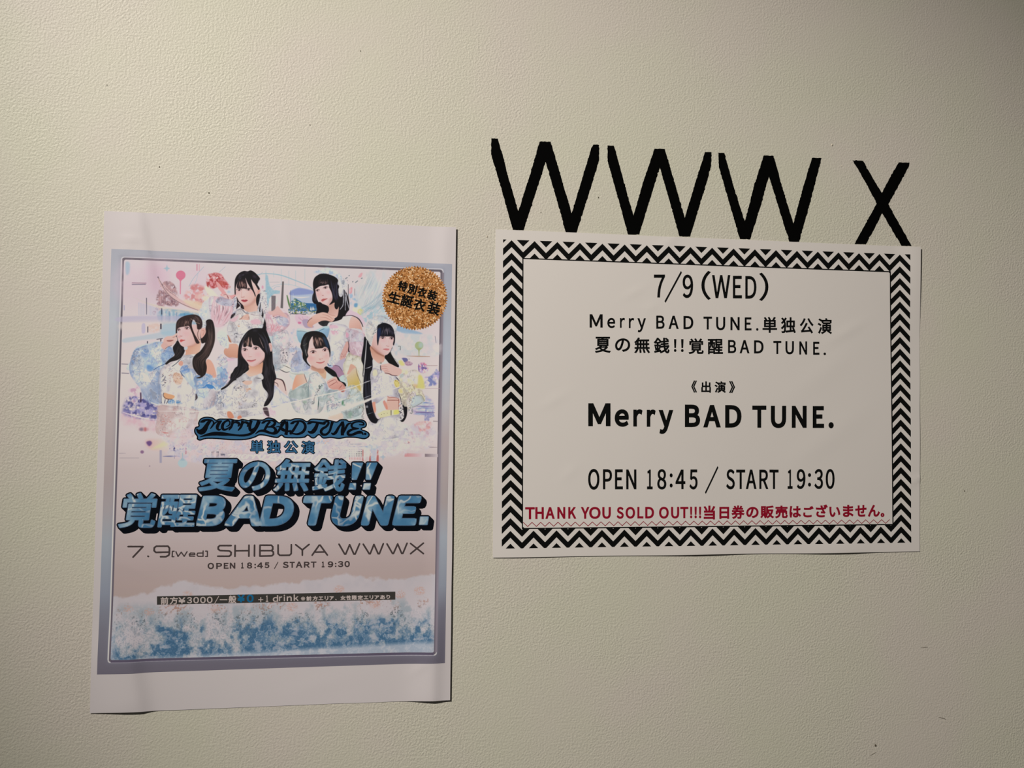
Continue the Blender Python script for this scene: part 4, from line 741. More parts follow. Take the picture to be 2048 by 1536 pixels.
    C.line(F, [(440, 640), (500, 700), (520, 760)], 1, (110, 100, 100), .7, .3)
    C.mottle(F, [(1100, 760), (1180, 720), (1290, 830), (1290, 960), (1340, 1100), (1280, 1280), (1200, 1200), (1100, 1050), (1040, 940)], [(206, 208, 206), (190, 196, 200)], 5, .95, 1)
    C.fill(F, [(1240, 1190), (1320, 1160), (1400, 1280), (1300, 1290)], (216, 206, 120), .8, 1); C.line(F, [(1230, 800), (1290, 800), (1288, 900)], 1.4, (90, 90, 86), .8, .2, False)
    # hand F
    C.fill(F, [(790, 1290), (860, 1260), (990, 1240), (1080, 1270), (1200, 1340), (1320, 1400), (1300, 1520), (1200, 1560), (1020, 1536), (900, 1500), (860, 1440), (800, 1400)], (218, 180, 168), 1, .3)
    for a in ([(800, 1330), (880, 1310), (960, 1330)], [(810, 1380), (900, 1370), (980, 1390)], [(860, 1440), (940, 1430), (1010, 1450)]): C.line(F, a, [.5, 1, .4], (176, 120, 110), .8, .3)
    C.line(F, [(780, 1290), (785, 1380), (800, 1420)], [1.4, 1.6, 2], (40, 26, 30), .9, .2); C.line('GF', [(790, 68), (880, 80), (960, 120), (1080, 130)], [1, 1.6, 1], (60, 36, 40), .9, .2)
    C.fill('GF', [(1120, 130), (1180, 80), (1230, 120), (1170, 180)], (180, 196, 206), .8, .8)
    # white strap lines left of F
    C.line(F, [(425, 640), (400, 1000), (350, 1536)], [1.2, 2.2, 1.6], (206, 204, 202), .95, .2); C.line('GF', [(325, 0), (300, 300), (292, 600)], [1.6, 1.2, .6], (206, 204, 202), .95, .2)
    C.line(F, [(385, 1370), (470, 1350), (580, 1300)], [.4, 2, .4], (206, 206, 208), .85, .4)
    # ================= E: front figure with bow and low tail
    F = 'FE'
    C.mottle(F, [(0, 300), (120, 100), (300, 250), (280, 500), (330, 800), (480, 1000), (500, 1130), (300, 1220), (0, 1150)], [(200, 204, 212), (214, 200, 204), (176, 184, 204)], 6, .95, 1)
    C.fill(F, [(180, 690), (300, 700), (330, 850), (500, 1040), (480, 1120), (300, 1180), (60, 1200), (0, 1180), (60, 1100), (200, 1050), (220, 900)], (172, 180, 200), .95, .7, tex=(6, .15))
    C.scrib('FC', [(1480, 740), (1700, 760), (1740, 1080), (1560, 1080)], 50, 4, .9, (50, 50, 62), .8, 1.2)
    C.scrib('FC', [(1700, 600), (1940, 600), (1960, 900), (1780, 860)], 40, 5, .8, (110, 100, 114), .7, .8)
    C.fill('FC', [(1560, 1130), (1700, 1120), (1820, 1220), (1900, 1230), (1760, 1340), (1600, 1280), (1500, 1230)], (224, 220, 208), .95, .5)
    C.line('FC', [(1490, 1240), (1600, 1300), (1700, 1340), (1790, 1320)], [1, 1.8, 1], (60, 60, 60), .85, .2); C.line('FC', [(1600, 1150), (1720, 1200), (1820, 1250)], [.6, 1.4, .8], (70, 66, 60), .8, .2)
    C.mottle('FC', [(1200, 330), (1560, 330), (1560, 700), (1480, 1000), (1540, 1250), (1420, 1500), (1380, 1250), (1350, 1000), (1340, 700), (1250, 500)], [(204, 210, 212), (214, 206, 204), (190, 204, 208)], 7, 1, 1)
    C.mottle('FC', [(1560, 330), (1740, 300), (1760, 600), (1700, 760), (1540, 780)], [(216, 192, 196), (206, 206, 210)], 4, .9, 1)
    C.mottle(F, [(20, 1120), (200, 1180), (150, 1300), (0, 1330)], [(150, 186, 196), (200, 206, 196)], 3, .9, .6)
    # back of hood/dress
    C.mottle('GE', [(0, 0), (380, 40), (540, 20), (700, 60), (900, 300), (1000, 400), (1200, 530), (1400, 480), (1600, 380), (1750, 480), (1850, 680), (1890, 800), (1850, 1100), (1800, 1250), (500, 1250), (0, 1200), (0, 800), (100, 500)], [(200, 206, 202), (208, 208, 206), (188, 198, 194)], 8, 1, 1)
    C.fill('GE', [(0, 760), (500, 650), (600, 900), (500, 1250), (0, 1250)], (214, 206, 204), .8, 2)
    C.fill('GE', [(0, 860), (200, 900), (260, 1050), (60, 1250), (0, 1250)], (200, 186, 190), .7, 2)
    C.fill('GE', [(0, 500), (200, 480), (440, 330), (480, 700), (150, 800), (0, 760)], (176, 186, 180), .9, .8, tex=(4, .15))
    C.strands('GE', [(250, 420), (260, 560), (240, 740)], [(460, 360), (470, 520), (460, 700)], 22, 1.6, (150, 164, 158), .6, .5)
    C.fill('GE', [(60, 500), (80, 350), (150, 150), (240, 100), (360, 105), (410, 200), (440, 310), (330, 360), (180, 440), (90, 510)], (216, 160, 132), 1, .4, grad=((222, 184, 164), (130, 300), (380, 250)))
    C.line('GE', [(365, 100), (400, 220), (450, 340)], [.8, 1.4, .8], (90, 90, 96), .85, .3); C.line('GE', [(515, 110), (480, 350), (465, 690)], [.8, 1.2, 1.6], (96, 116, 122), .85, .3)
    C.line('GE', [(0, 60), (60, 90), (200, 110), (350, 100)], [1, 3, 2], (176, 180, 160), .8, .6)
    C.fill('GE', [(500, 30), (640, 30), (740, 80), (900, 290), (980, 400), (800, 340), (540, 130)], (212, 208, 206), .95, .4)
    C.scrib('GE', [(560, 60), (740, 100), (960, 380), (560, 240)], 36, 4, .7, (150, 140, 142), .6, -.6)
    C.fill('GE', [(700, 0), (900, 0), (930, 150), (890, 230), (800, 150)], (206, 170, 140), 1, .4)
    C.fill('GE', [(860, 340), (980, 380), (1010, 500), (1200, 530), (1180, 570), (960, 590), (880, 500)], (184, 186, 200), .9, 1)
    C.scrib('GE', [(700, 440), (840, 330), (880, 380), (720, 560), (640, 720), (620, 900), (520, 860), (640, 640)], 90, 2.5, .9, (50, 56, 54), .8, 1.2)
    C.line('GE', [(740, 700), (730, 860), (715, 1020)], [.8, 2, .8], (50, 70, 66), .9, .3); C.disc('GE', 820, 760, 60, 60, (120, 140, 130), .5, 3)
    C.disc('GE', 1350, 840, 24, 60, (60, 116, 76), .85, 1, .1); C.disc('GE', 1390, 900, 26, 24, (80, 130, 96), .7, 1); C.disc('GE', 1540, 1140, 60, 90, (92, 130, 104), .6, 2.5)
    C.disc('GE', 380, 820, 60, 46, (130, 156, 134), .7, 2)
    C.scrib('GE', [(950, 780), (1300, 800), (1200, 1020), (960, 1040)], 60, 4, .8, (80, 90, 120), .7)
    C.scrib('GE', [(1480, 620), (1840, 560), (1840, 800), (1500, 780)], 30, 4, .8, (100, 120, 120), .7)
    C.fill('GE', [(1260, 560), (1460, 440), (1520, 520), (1500, 680), (1260, 720)], (184, 184, 200), .9, 1)
    C.fill('GE', [(1000, 1180), (1200, 1120), (1330, 1100), (1340, 1250), (1000, 1260)], (224, 190, 170), .9, 1)
    C.scrib('GE', [(1600, 1120), (1700, 960), (1900, 900), (1900, 1240), (1820, 1240), (1850, 960), (1720, 1040)], 80, 2.5, .9, (60, 56, 54), .8)
    C.fill('GE', [(1640, 1060), (1740, 1000), (1830, 1000), (1820, 1230), (1640, 1240)], (190, 200, 200), .8, 1)
    C.line('GE', [(1910, 930), (1905, 1150), (1850, 1240)], 1.6, (216, 214, 208), .9, .2); C.disc('GE', 1970, 940, 30, 34, (180, 180, 180), .7, .5)
    # purple and teal folds right of the face
    C.fill(F, [(1130, 930), (1290, 900), (1400, 850), (1430, 900), (1360, 1010), (1350, 1190), (1150, 1010)], (182, 170, 186), 1, .5)
    C.fill(F, [(1000, 1090), (1180, 1030), (1340, 1180), (1390, 1280), (1260, 1350), (1150, 1200)], (164, 128, 150), 1, .4)
    C.line(F, [(1140, 1030), (1250, 1060), (1350, 1190)], [.8, 1.4, .8], (80, 50, 70), .85, .2)
    C.mottle(F, [(1040, 700), (1130, 700), (1140, 1000), (1060, 1090), (960, 1050), (970, 960)], [(196, 206, 218), (170, 184, 206)], 2.5, 1, .5)
    C.line(F, [(960, 980), (1000, 1040), (1050, 1030)], 1.6, (50, 70, 110), .85, .3)
    C.fill(F, [(1250, 1360), (1400, 1280), (1480, 1500), (1440, 1600), (1300, 1500)], (186, 204, 208), 1, .5)
    # low tail
    C.fill(F, [(870, 1110), (920, 1060), (1000, 1090), (1160, 1200), (1230, 1340), (1280, 1430), (1400, 1480), (1430, 1560), (1300, 1500), (1220, 1440), (1160, 1330), (1060, 1320), (960, 1210)], (20, 20, 22), 1, .3)
    C.fill('GE', [(1150, 180), (1230, 180), (1300, 290), (1400, 330), (1440, 400), (1400, 420), (1300, 340), (1200, 290)], (20, 20, 22), 1, .3)
    C.fill('GE', [(930, 150), (960, 70), (1080, 150), (1130, 190), (960, 280), (930, 240)], (200, 206, 206), .95, .4)
    # hand E
    C.fill('GE', [(960, 280), (1100, 200), (1180, 175), (1240, 270), (1340, 330), (1420, 440), (1410, 540), (1340, 575), (1280, 540), (1220, 500), (1100, 500), (1000, 450), (960, 370)], (220, 174, 160), 1, .3, grad=((206, 150, 136), (1050, 250), (1150, 480)))
    for a in ([(960, 340), (1080, 270), (1170, 240)], [(1000, 420), (1100, 360), (1200, 300)], [(1170, 250), (1220, 340)], [(1250, 480), (1300, 430), (1330, 380)], [(1340, 370), (1400, 440)]): C.line('GE', a, [.5, 1.3, .6], (130, 70, 66), .8, .3)
    C.disc('GE', 1345, 535, 40, 18, (110, 50, 50), .8, .5)
    # bow
    C.fill(F, [(170, 200), (190, 100), (300, 110), (450, 170), (400, 220), (330, 300), (280, 460), (230, 420), (190, 320)], (132, 168, 184), 1, .3, grad=((160, 190, 200), (230, 400), (300, 120)))
    C.fill(F, [(640, 170), (760, 120), (900, 60), (1000, 60), (1010, 150), (960, 320), (900, 300), (800, 190)], (150, 184, 204), 1, .3, grad=((130, 160, 184), (760, 150), (960, 280)))
    C.fill(F, [(180, 110), (300, 90), (560, 160), (400, 180), (200, 150)], (196, 206, 206), .95, .4); C.fill(F, [(620, 150), (780, 80), (900, 30), (1000, 40), (980, 90), (860, 90), (720, 160)], (176, 200, 212), .95, .4)
    C.line(F, [(190, 155), (330, 160), (440, 190)], .9, (70, 96, 110), .8, .3); C.line(F, [(880, 95), (790, 130), (740, 165)], 1.2, (60, 90, 110), .8, .3)
    # face E
    C.fill(F, [(430, 700), (480, 480), (560, 270), (700, 240), (860, 330), (970, 520), (1010, 700), (1010, 850), (960, 990), (880, 1090), (780, 1120), (680, 1100), (560, 1040), (470, 930), (430, 820)], (224, 192, 184), 1, .3, grad=((222, 182, 170), (800, 600), (560, 1050)))
    C.fill(F, [(560, 1040), (700, 1110), (800, 1120), (760, 1180), (620, 1130), (540, 1080)], (170, 116, 96), .9, 1)
    C.fill(F, [(540, 1090), (700, 1130), (880, 1110), (870, 1220), (800, 1240), (700, 1200), (560, 1150)], (190, 142, 118), .9, 1)
    C.disc(F, 540, 850, 90, 66, (222, 152, 150), .55, 4); C.disc(F, 930, 790, 70, 60, (222, 154, 150), .55, 4)
    eye(C, F, 592, 690, 68, 34, -.03, (60, 28, 30), .05); eye(C, F, 895, 640, 58, 32, -.12, (60, 28, 30), .0)
    C.line(F, [(500, 628), (580, 600), (660, 602)], [.6, 1.4, .6], (170, 120, 110), .7, .5); C.line(F, [(860, 590), (900, 576), (940, 590)], 1, (150, 104, 96), .5, .5)
    C.line(F, [(740, 868), (770, 878), (800, 868)], 1, (170, 104, 98), .85, .3); C.line(F, [(815, 862), (840, 862)], 1, (170, 104, 98), .7, .3)
    C.fill(F, [(672, 955), (760, 960), (830, 955), (885, 930), (850, 970), (780, 990), (720, 980)], (206, 116, 114), .95, .4); C.line(F, [(670, 952), (760, 964), (840, 950), (888, 928)], .9, (140, 60, 64), .9, .2)
    C.disc(F, 600, 780, 40, 20, (238, 216, 210), .5, 2); C.disc(F, 870, 760, 30, 18, (238, 216, 210), .5, 2); C.disc(F, 790, 790, 18, 60, (236, 210, 204), .4, 2)
    C.fill(F, [(300, 720), (340, 720), (345, 800), (380, 860), (410, 890), (380, 900), (330, 820)], (214, 170, 158), .95, .4)
    # hair E
    C.fill(F, [(280, 480), (300, 380), (380, 230), (500, 170), (640, 155), (760, 175), (880, 240), (960, 370), (1020, 540), (1040, 700), (1020, 830), (1005, 700), (950, 580), (870, 560), (840, 590), (740, 600), (640, 600), (600, 500), (590, 360), (580, 290), (500, 420), (480, 560), (450, 700), (470, 800), (430, 870), (450, 960), (530, 1060), (480, 1040), (400, 960), (330, 850), (320, 700), (270, 560)], (22, 22, 24), 1, .25)
    C.fill(F, [(590, 290), (700, 250), (860, 340), (930, 500), (870, 560), (830, 560), (760, 590), (650, 590), (600, 480)], (34, 26, 26), .85, .4)
    C.strands(F, [(590, 290), (590, 420), (640, 600)], [(800, 300), (850, 420), (880, 560)], 34, .9, (206, 162, 146), .75, .15, t0=.1)
    C.fill(F, [(510, 440), (570, 300), (590, 480), (640, 590), (560, 600), (490, 620)], (224, 192, 184), .9, .8)
    C.fill(F, [(840, 300), (920, 340), (980, 470), (1000, 600), (940, 560), (880, 440)], (36, 62, 92), .75, 1.5)
    C.strands(F, [(400, 260), (320, 440), (360, 760)], [(500, 240), (430, 440), (440, 800)], 18, .9, (80, 82, 86), .6, .3)
    C.line(F, [(395, 630), (410, 720), (430, 790)], 1.6, (150, 146, 140), .7, .5); C.line(F, [(330, 530), (400, 510), (440, 460)], .9, (120, 116, 100), .7, .3)
    # ================= C: centre front figure, long black hair
    F = 'FC'
    C.fill('GC', [(0, 930), (300, 820), (340, 560), (440, 480), (700, 330), (900, 180), (1280, 170), (1400, 600), (1400, 820), (1480, 700), (1560, 300), (1700, 260), (1800, 500), (1830, 680), (2048, 740), (2048, 1150), (0, 1100)], (214, 210, 206), 1, .6, tex=(8, .1))
    C.fill('GC', [(1530, 300), (1620, 280), (1720, 330), (1780, 480), (1790, 620), (1700, 600), (1560, 480), (1500, 420)], (224, 190, 180), 1, .5)
    C.fill('GC', [(1500, 420), (1700, 560), (1830, 660), (2000, 720), (1700, 800), (1460, 850)], (210, 210, 220), .95, .8)
    C.mottle('GC', [(350, 560), (640, 500), (640, 900), (330, 900)], [(200, 208, 220), (214, 212, 214)], 5, .8, 1.5)
    C.mottle('GC', [(600, 400), (960, 420), (940, 800), (700, 900), (640, 640)], [(222, 200, 184), (214, 210, 206), (206, 204, 212)], 5, .7, 1.5)
    C.fill('GC', [(560, 960), (640, 960), (700, 1080), (580, 1080)], (200, 128, 96), .9, .6); C.fill('GC', [(770, 1060), (830, 1030), (860, 1080), (780, 1110)], (200, 120, 90), .9, .5)
    C.fill('GC', [(870, 340), (1050, 310), (1060, 380), (960, 410)], (216, 176, 156), .9, .8)
    C.scrib('GC', [(380, 520), (560, 480), (520, 640), (340, 880), (340, 640)], 90, 4, .8, (80, 84, 104), .7, 1.2)
    C.scrib('GC', [(640, 600), (960, 560), (940, 760), (740, 1000), (640, 900)], 70, 6, .9, (110, 100, 100), .65, .9)
    C.scrib('GC', [(700, 440), (860, 430), (840, 520), (700, 520)], 30, 3, .9, (60, 60, 70), .85)
    C.scrib('GC', [(920, 480), (1050, 470), (1040, 540), (920, 550)], 22, 4, .9, (190, 120, 80), .8, .4)
    C.scrib('GC', [(1060, 830), (1180, 720), (1200, 740), (1090, 880)], 26, 2.4, .8, (60, 56, 56), .85, .4)
    C.line('GC', [(430, 640), (430, 880)], [1, 1.6, .8], (60, 66, 84), .85, .2); C.line('GC', [(440, 760), (480, 800), (480, 860)], 1.1, (60, 66, 84), .85, .2)
    C.line('GC', [(870, 345), (960, 300), (1050, 315)], 1.2, (50, 46, 50), .9, .2); C.line('GC', [(1110, 260), (1190, 265), (1260, 285)], [.6, 1.4, .6], (80, 70, 76), .85, .2); C.disc('GC', 990, 270, 40, 30, (120, 116, 116), .7, .4, tex=(1, .5))
    C.mottle('GC', [(1300, 870), (1480, 870), (1560, 1050), (1330, 1100)], [(222, 190, 196), (206, 180, 186)], 3, .9, .8)
    C.scrib('GC', [(0, 960), (560, 960), (560, 1090), (300, 1060)], 40, 5, .8, (130, 110, 110), .5)
    C.mottle('GC', [(1820, 850), (2048, 800), (2048, 1080), (1760, 1080)], [(200, 186, 194), (214, 206, 208)], 5, .8, 1.5)
    # hair behind
    C.fill(F, [(460, 900), (480, 700), (520, 560), (640, 360), (760, 250), (900, 210), (1080, 215), (1180, 260), (1250, 420), (1310, 600), (1340, 800), (1360, 1100), (1400, 1300), (1420, 1536), (1060, 1536), (1090, 1200), (750, 1100), (760, 1250), (640, 1350), (480, 1480), (440, 1536), (280, 1536), (290, 1380), (440, 1220)], (20, 18, 22), 1, .3)
    C.fill('GC', [(630, 280), (720, 60), (900, 0), (1000, 60), (900, 180), (700, 320), (560, 450), (450, 510), (440, 480), (560, 400)], (20, 18, 22), 1, .3)
    C.fill('GC', [(1280, 0), (1500, 0), (1530, 200), (1520, 450), (1500, 650), (1440, 760), (1380, 830), (1310, 850), (1330, 770), (1400, 640), (1380, 560), (1290, 440), (1265, 250)], (20, 18, 22), 1, .3)
    C.fill('GC', [(1290, 880), (1380, 870), (1420, 1020), (1410, 1060), (1330, 1000)], (60, 44, 50), .9, .6)
    C.strands('GC', [(1300, 0), (1280, 250), (1390, 550), (1330, 820)], [(1500, 0), (1520, 300), (1500, 600), (1420, 780)], 34, 1, (66, 60, 66), .6, .3)
    C.strands('GC', [(720, 80), (640, 260), (460, 480)], [(960, 60), (860, 200), (560, 440)], 20, 1, (60, 54, 60), .6, .3)
    C.line('GC', [(1540, 270), (1680, 310), (1730, 400), (1760, 530)], [1.6, 2.6, 1], (44, 30, 34), .9, .2); C.line('GC', [(1510, 340), (1590, 390), (1600, 450)], [.8, 1.4, .6], (50, 36, 40), .85, .2)
    # neck
    C.fill(F, [(750, 1150), (1000, 1130), (1100, 1080), (1090, 1250), (1060, 1370), (900, 1420), (760, 1450), (640, 1400), (740, 1280)], (204, 152, 124), 1, .4, grad=((222, 184, 164), (850, 1150), (820, 1400)))
    C.fill(F, [(640, 1360), (760, 1450), (900, 1430), (1060, 1370), (1070, 1536), (440, 1536), (540, 1440)], (212, 208, 206), 1, .4)
    C.line(F, [(900, 1480), (980, 1490), (1060, 1500)], [.6, 1.5, .6], (60, 56, 62), .85, .2); C.disc(F, 730, 1480, 34, 30, (130, 126, 130), .8, .4, tex=(1, .5))
    # face C
    C.fill(F, [(545, 760), (560, 640), (640, 520), (800, 440), (1000, 560), (1120, 740), (1150, 880), (1130, 1000), (1040, 1100), (920, 1170), (840, 1190), (760, 1160), (680, 1060), (600, 960), (555, 860)], (222, 190, 186), 1, .3, grad=((222, 184, 178), (800, 700), (900, 1100)))
    C.fill(F, [(1140, 960), (1100, 1080), (960, 1170), (840, 1195), (900, 1150), (1050, 1050)], (190, 140, 128), .6, 2)
    C.disc(F, 630, 890, 70, 60, (222, 156, 158), .5, 4); C.disc(F, 980, 880, 90, 60, (222, 156, 158), .5, 4)
    eye(C, F, 633, 762, 66, 32, .08, (56, 34, 38), .1); eye(C, F, 918, 726, 66, 34, -.08, (56, 34, 38), .0)
    C.line(F, [(720, 945), (790, 940), (825, 935)], [.4, 1, .4], (176, 120, 112), .8, .3); C.line(F, [(745, 780), (735, 880), (722, 935)], .8, (204, 160, 154), .5, .5)
    C.fill(F, [(690, 1030), (760, 1022), (810, 1030), (920, 1018), (860, 1060), (790, 1078), (730, 1060)], (200, 116, 118), .9, .4); C.line(F, [(688, 1030), (790, 1040), (925, 1015)], .9, (120, 50, 56), .9, .2)
    C.fill(F, [(1250, 610), (1300, 590), (1335, 650), (1330, 780), (1300, 810), (1270, 720)], (222, 180, 170), 1, .3); C.line(F, [(1275, 630), (1310, 660), (1300, 740)], .9, (176, 120, 110), .8, .3)
    # fringe C
    C.fill(F, [(545, 740), (560, 560), (660, 380), (800, 280), (960, 300), (1080, 420), (1160, 600), (1180, 860), (1110, 800), (1020, 700), (950, 660), (860, 640), (830, 580), (800, 440), (820, 680), (740, 680), (690, 660), (660, 690), (600, 680), (600, 560), (580, 640)], (22, 19, 23), 1, .25)
    C.strands(F, [(620, 480), (600, 560), (600, 680)], [(800, 400), (820, 520), (820, 680)], 16, .9, (176, 136, 120), .75, .2, t0=.2)
    C.fill(F, [(700, 640), (720, 480), (745, 430), (745, 560), (735, 660)], (200, 158, 142), .7, .4); C.fill(F, [(800, 520), (830, 600), (860, 640), (820, 660)], (216, 180, 172), .8, .4)
    C.line(F, [(1010, 450), (1060, 580), (1120, 720)], [.6, 1.6, .8], (176, 148, 140), .75, .4)
    C.strands(F, [(960, 330), (1120, 560), (1190, 900)], [(1120, 300), (1240, 560), (1300, 900)], 26, 1, (74, 74, 90), .6, .3)
    C.strands(F, [(700, 300), (560, 560), (480, 960)], [(760, 290), (600, 560), (540, 900)], 16, 1, (64, 60, 70), .6, .3)
    C.strands(F, [(480, 1000), (440, 1200), (320, 1400)], [(680, 1100), (680, 1250), (520, 1420)], 14, 1, (56, 50, 56), .6, .3)
    C.strands(F, [(1130, 1000), (1130, 1250), (1120, 1500)], [(1340, 900), (1360, 1200), (1400, 1500)], 22, 1, (60, 56, 62), .6, .3)
    C.line(F, [(1355, 1000), (1345, 1200), (1400, 1400)], .7, (130, 124, 126), .6, .2)
    C.disc(F, 755, 1200, 8, 16, (226, 220, 214), .9, .2); C.disc(F, 900, 270, 60, 20, (74, 70, 84), .5, 2)
    # ================= volume and creases of every garment (printed modelling of the cloth)
    BL, WH, GN, YE, PK = (104, 128, 162), (142, 136, 142), (112, 130, 126), (160, 148, 118), (176, 138, 146)
    G = [('Z3', [(400, 490), (480, 460), (640, 430), (740, 500), (760, 560), (640, 690), (600, 830), (620, 900), (600, 1060), (480, 1010), (410, 900), (330, 800), (300, 700), (320, 600), (350, 520)], BL),
         ('Z3', [(640, 690), (740, 640), (860, 560), (960, 580), (980, 700), (1000, 900), (990, 1060), (960, 1130), (640, 1080), (600, 950), (600, 800)], WH),
         ('Z3', [(975, 780), (1200, 770), (1280, 700), (1310, 780), (1280, 860), (1190, 930), (1210, 1000), (1180, 1080), (1080, 1125), (970, 1110), (985, 920)], BL),
         ('Z3', [(590, 1080), (980, 1120), (1000, 1200), (960, 1400), (600, 1380), (585, 1200)], (176, 140, 136)),
         ('GC', [(340, 560), (450, 520), (700, 330), (900, 180), (1280, 170), (1400, 560), (1390, 860), (1290, 1000), (560, 1080), (300, 820)], WH),
         ('GC', [(1500, 420), (1640, 520), (1830, 670), (2000, 730), (1700, 800), (1460, 850)], (150, 150, 172)),
         ('GE', [(0, 560), (440, 320), (520, 110), (700, 60), (900, 290), (960, 560), (760, 1100), (200, 1100), (0, 760)], GN),
         ('GE', [(960, 560), (1220, 500), (1600, 380), (1750, 480), (1880, 800), (1850, 1100), (1500, 1240), (1000, 1180)], GN),
         ('GF', [(500, 0), (700, 0), (1050, 140), (1130, 500), (1100, 640), (840, 600), (600, 760), (490, 600)], WH),
         ('GF', [(1120, 200), (1300, 40), (1500, 0), (1640, 150), (1720, 400), (1640, 450), (1700, 700), (1400, 860), (1280, 880), (1180, 740)], YE),
         ('GF', [(420, 1180), (580, 1230), (700, 1100), (1130, 1020), (1180, 1200), (1200, 1500), (500, 1560)], WH),
         ('FB', [(230, 880), (330, 800), (480, 820), (840, 900), (860, 1100), (780, 1350), (600, 1560), (330, 1536), (260, 1300)], PK),
         ('FB', [(760, 1430), (960, 1140), (1200, 1220), (1480, 1190), (1580, 1400), (1560, 1800), (900, 2000), (700, 1700)], WH),
         ('FB', [(1690, 1200), (1900, 1200), (2240, 1250), (2300, 1500), (2100, 1700), (1750, 1800)], PK),
         ('FE', [(1010, 40), (1300, -20), (1500, 80), (1520, 400), (1400, 500), (1300, 880), (1150, 1000), (1040, 900)], WH),
         ('FE', [(1440, 100), (1860, 200), (1920, 320), (1880, 700), (1840, 820), (1540, 740), (1500, 460)], PK),
         ('FE', [(180, 690), (300, 700), (500, 1040), (480, 1120), (60, 1200), (40, 900)], (120, 130, 160)),
         ('FC', [(1360, 340), (1740, 300), (1760, 1000), (1560, 1250), (1380, 1250), (1340, 700)], (138, 150, 160)),
         ('FE', [(1500, 720), (1620, 760), (1880, 900), (1880, 1536), (1500, 1900), (1440, 1700), (1360, 1100)], YE),
         ('FF', [(400, 420), (500, 120), (760, 15), (1040, 130), (1200, 340), (1150, 500), (1040, 250), (780, 220), (600, 540), (530, 780)], (160, 160, 164))]
    for fr, pts, dk in G:
        r = C.mask([orient(C.c(fr, smooth(pts)))], .5*C.k, pad=int(8*C.k))
        if r is None: continue
        M, X0, Y0 = r; h, w = M.shape; V = C.img[Y0:Y0+h, X0:X0+w]; lum = V.mean(2)
        sel = blur(np.clip((lum-.56)*9, 0, 1)*np.where(V[..., 0]-V[..., 2] > .10, .08, 1.0), .3*C.k).astype(np.float32)*M
        rim = np.clip((1-blur(M, 6*C.k))*2.0-.25, 0, 1)
        C.comp(sel*rim, X0, Y0, dk, .46)
        n = fbm(h, w, 22*C.k, C.rng, 3, 1.3); C.comp((sel*np.clip((n-.5)*4, 0, 1)).astype(np.float32), X0, Y0, dk, .52)
        C.comp((sel*np.clip((.46-n)*5, 0, 1)).astype(np.float32), X0, Y0, (226, 222, 218), .45)
        for cell, wd, al, col in ((20, 24, .50, dk), (12, 18, .30, (84, 80, 92)), (15, 20, .55, (232, 228, 224))):
            n = fbm(h, w, cell*C.k, C.rng, 3, 1.4); q = np.clip(1-np.abs(n-.5)*wd, 0, 1)**1.5*np.clip((fbm(h, w, 18*C.k, C.rng, 2)-.42)*6, 0, 1)
            C.comp((sel*q).astype(np.float32), X0, Y0, col, al)
    for pts, cols in (([(560, 845), (720, 850), (860, 850), (850, 900), (700, 915), (560, 905)], [(206, 202, 204), (196, 186, 192), (214, 206, 196)]), ([(380, 850), (560, 880), (560, 930), (400, 925), (330, 900)], [(206, 198, 202), (190, 184, 198), (216, 190, 186)])):
        C.mottle('P', pts, cols, 7, .7, 3)
        C.scrib('P', pts, 120, 4, .55, (130, 116, 130), .5)
    C.img *= .955
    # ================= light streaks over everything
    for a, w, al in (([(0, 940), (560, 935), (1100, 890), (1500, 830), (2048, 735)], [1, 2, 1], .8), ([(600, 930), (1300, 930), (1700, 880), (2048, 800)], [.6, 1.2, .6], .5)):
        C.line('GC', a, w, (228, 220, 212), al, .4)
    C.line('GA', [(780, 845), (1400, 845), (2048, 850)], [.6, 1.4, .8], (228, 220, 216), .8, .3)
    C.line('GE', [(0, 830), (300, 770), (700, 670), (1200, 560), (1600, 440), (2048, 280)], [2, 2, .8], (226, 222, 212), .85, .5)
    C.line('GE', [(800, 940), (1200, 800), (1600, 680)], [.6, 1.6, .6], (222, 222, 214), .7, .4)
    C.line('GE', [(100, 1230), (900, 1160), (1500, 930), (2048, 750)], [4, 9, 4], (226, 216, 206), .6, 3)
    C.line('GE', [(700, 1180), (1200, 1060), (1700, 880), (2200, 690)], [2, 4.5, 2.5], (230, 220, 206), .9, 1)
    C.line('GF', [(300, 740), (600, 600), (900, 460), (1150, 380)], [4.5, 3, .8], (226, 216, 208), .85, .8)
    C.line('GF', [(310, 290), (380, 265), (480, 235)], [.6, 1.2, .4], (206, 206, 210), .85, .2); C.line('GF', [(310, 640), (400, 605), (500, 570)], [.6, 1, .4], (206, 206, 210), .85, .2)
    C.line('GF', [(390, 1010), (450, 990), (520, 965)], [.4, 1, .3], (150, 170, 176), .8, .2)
    C.fill('GE', [(0, 1100), (700, 1080), (900, 1180), (700, 1260), (0, 1260)], (222, 212, 206), .5, 5)

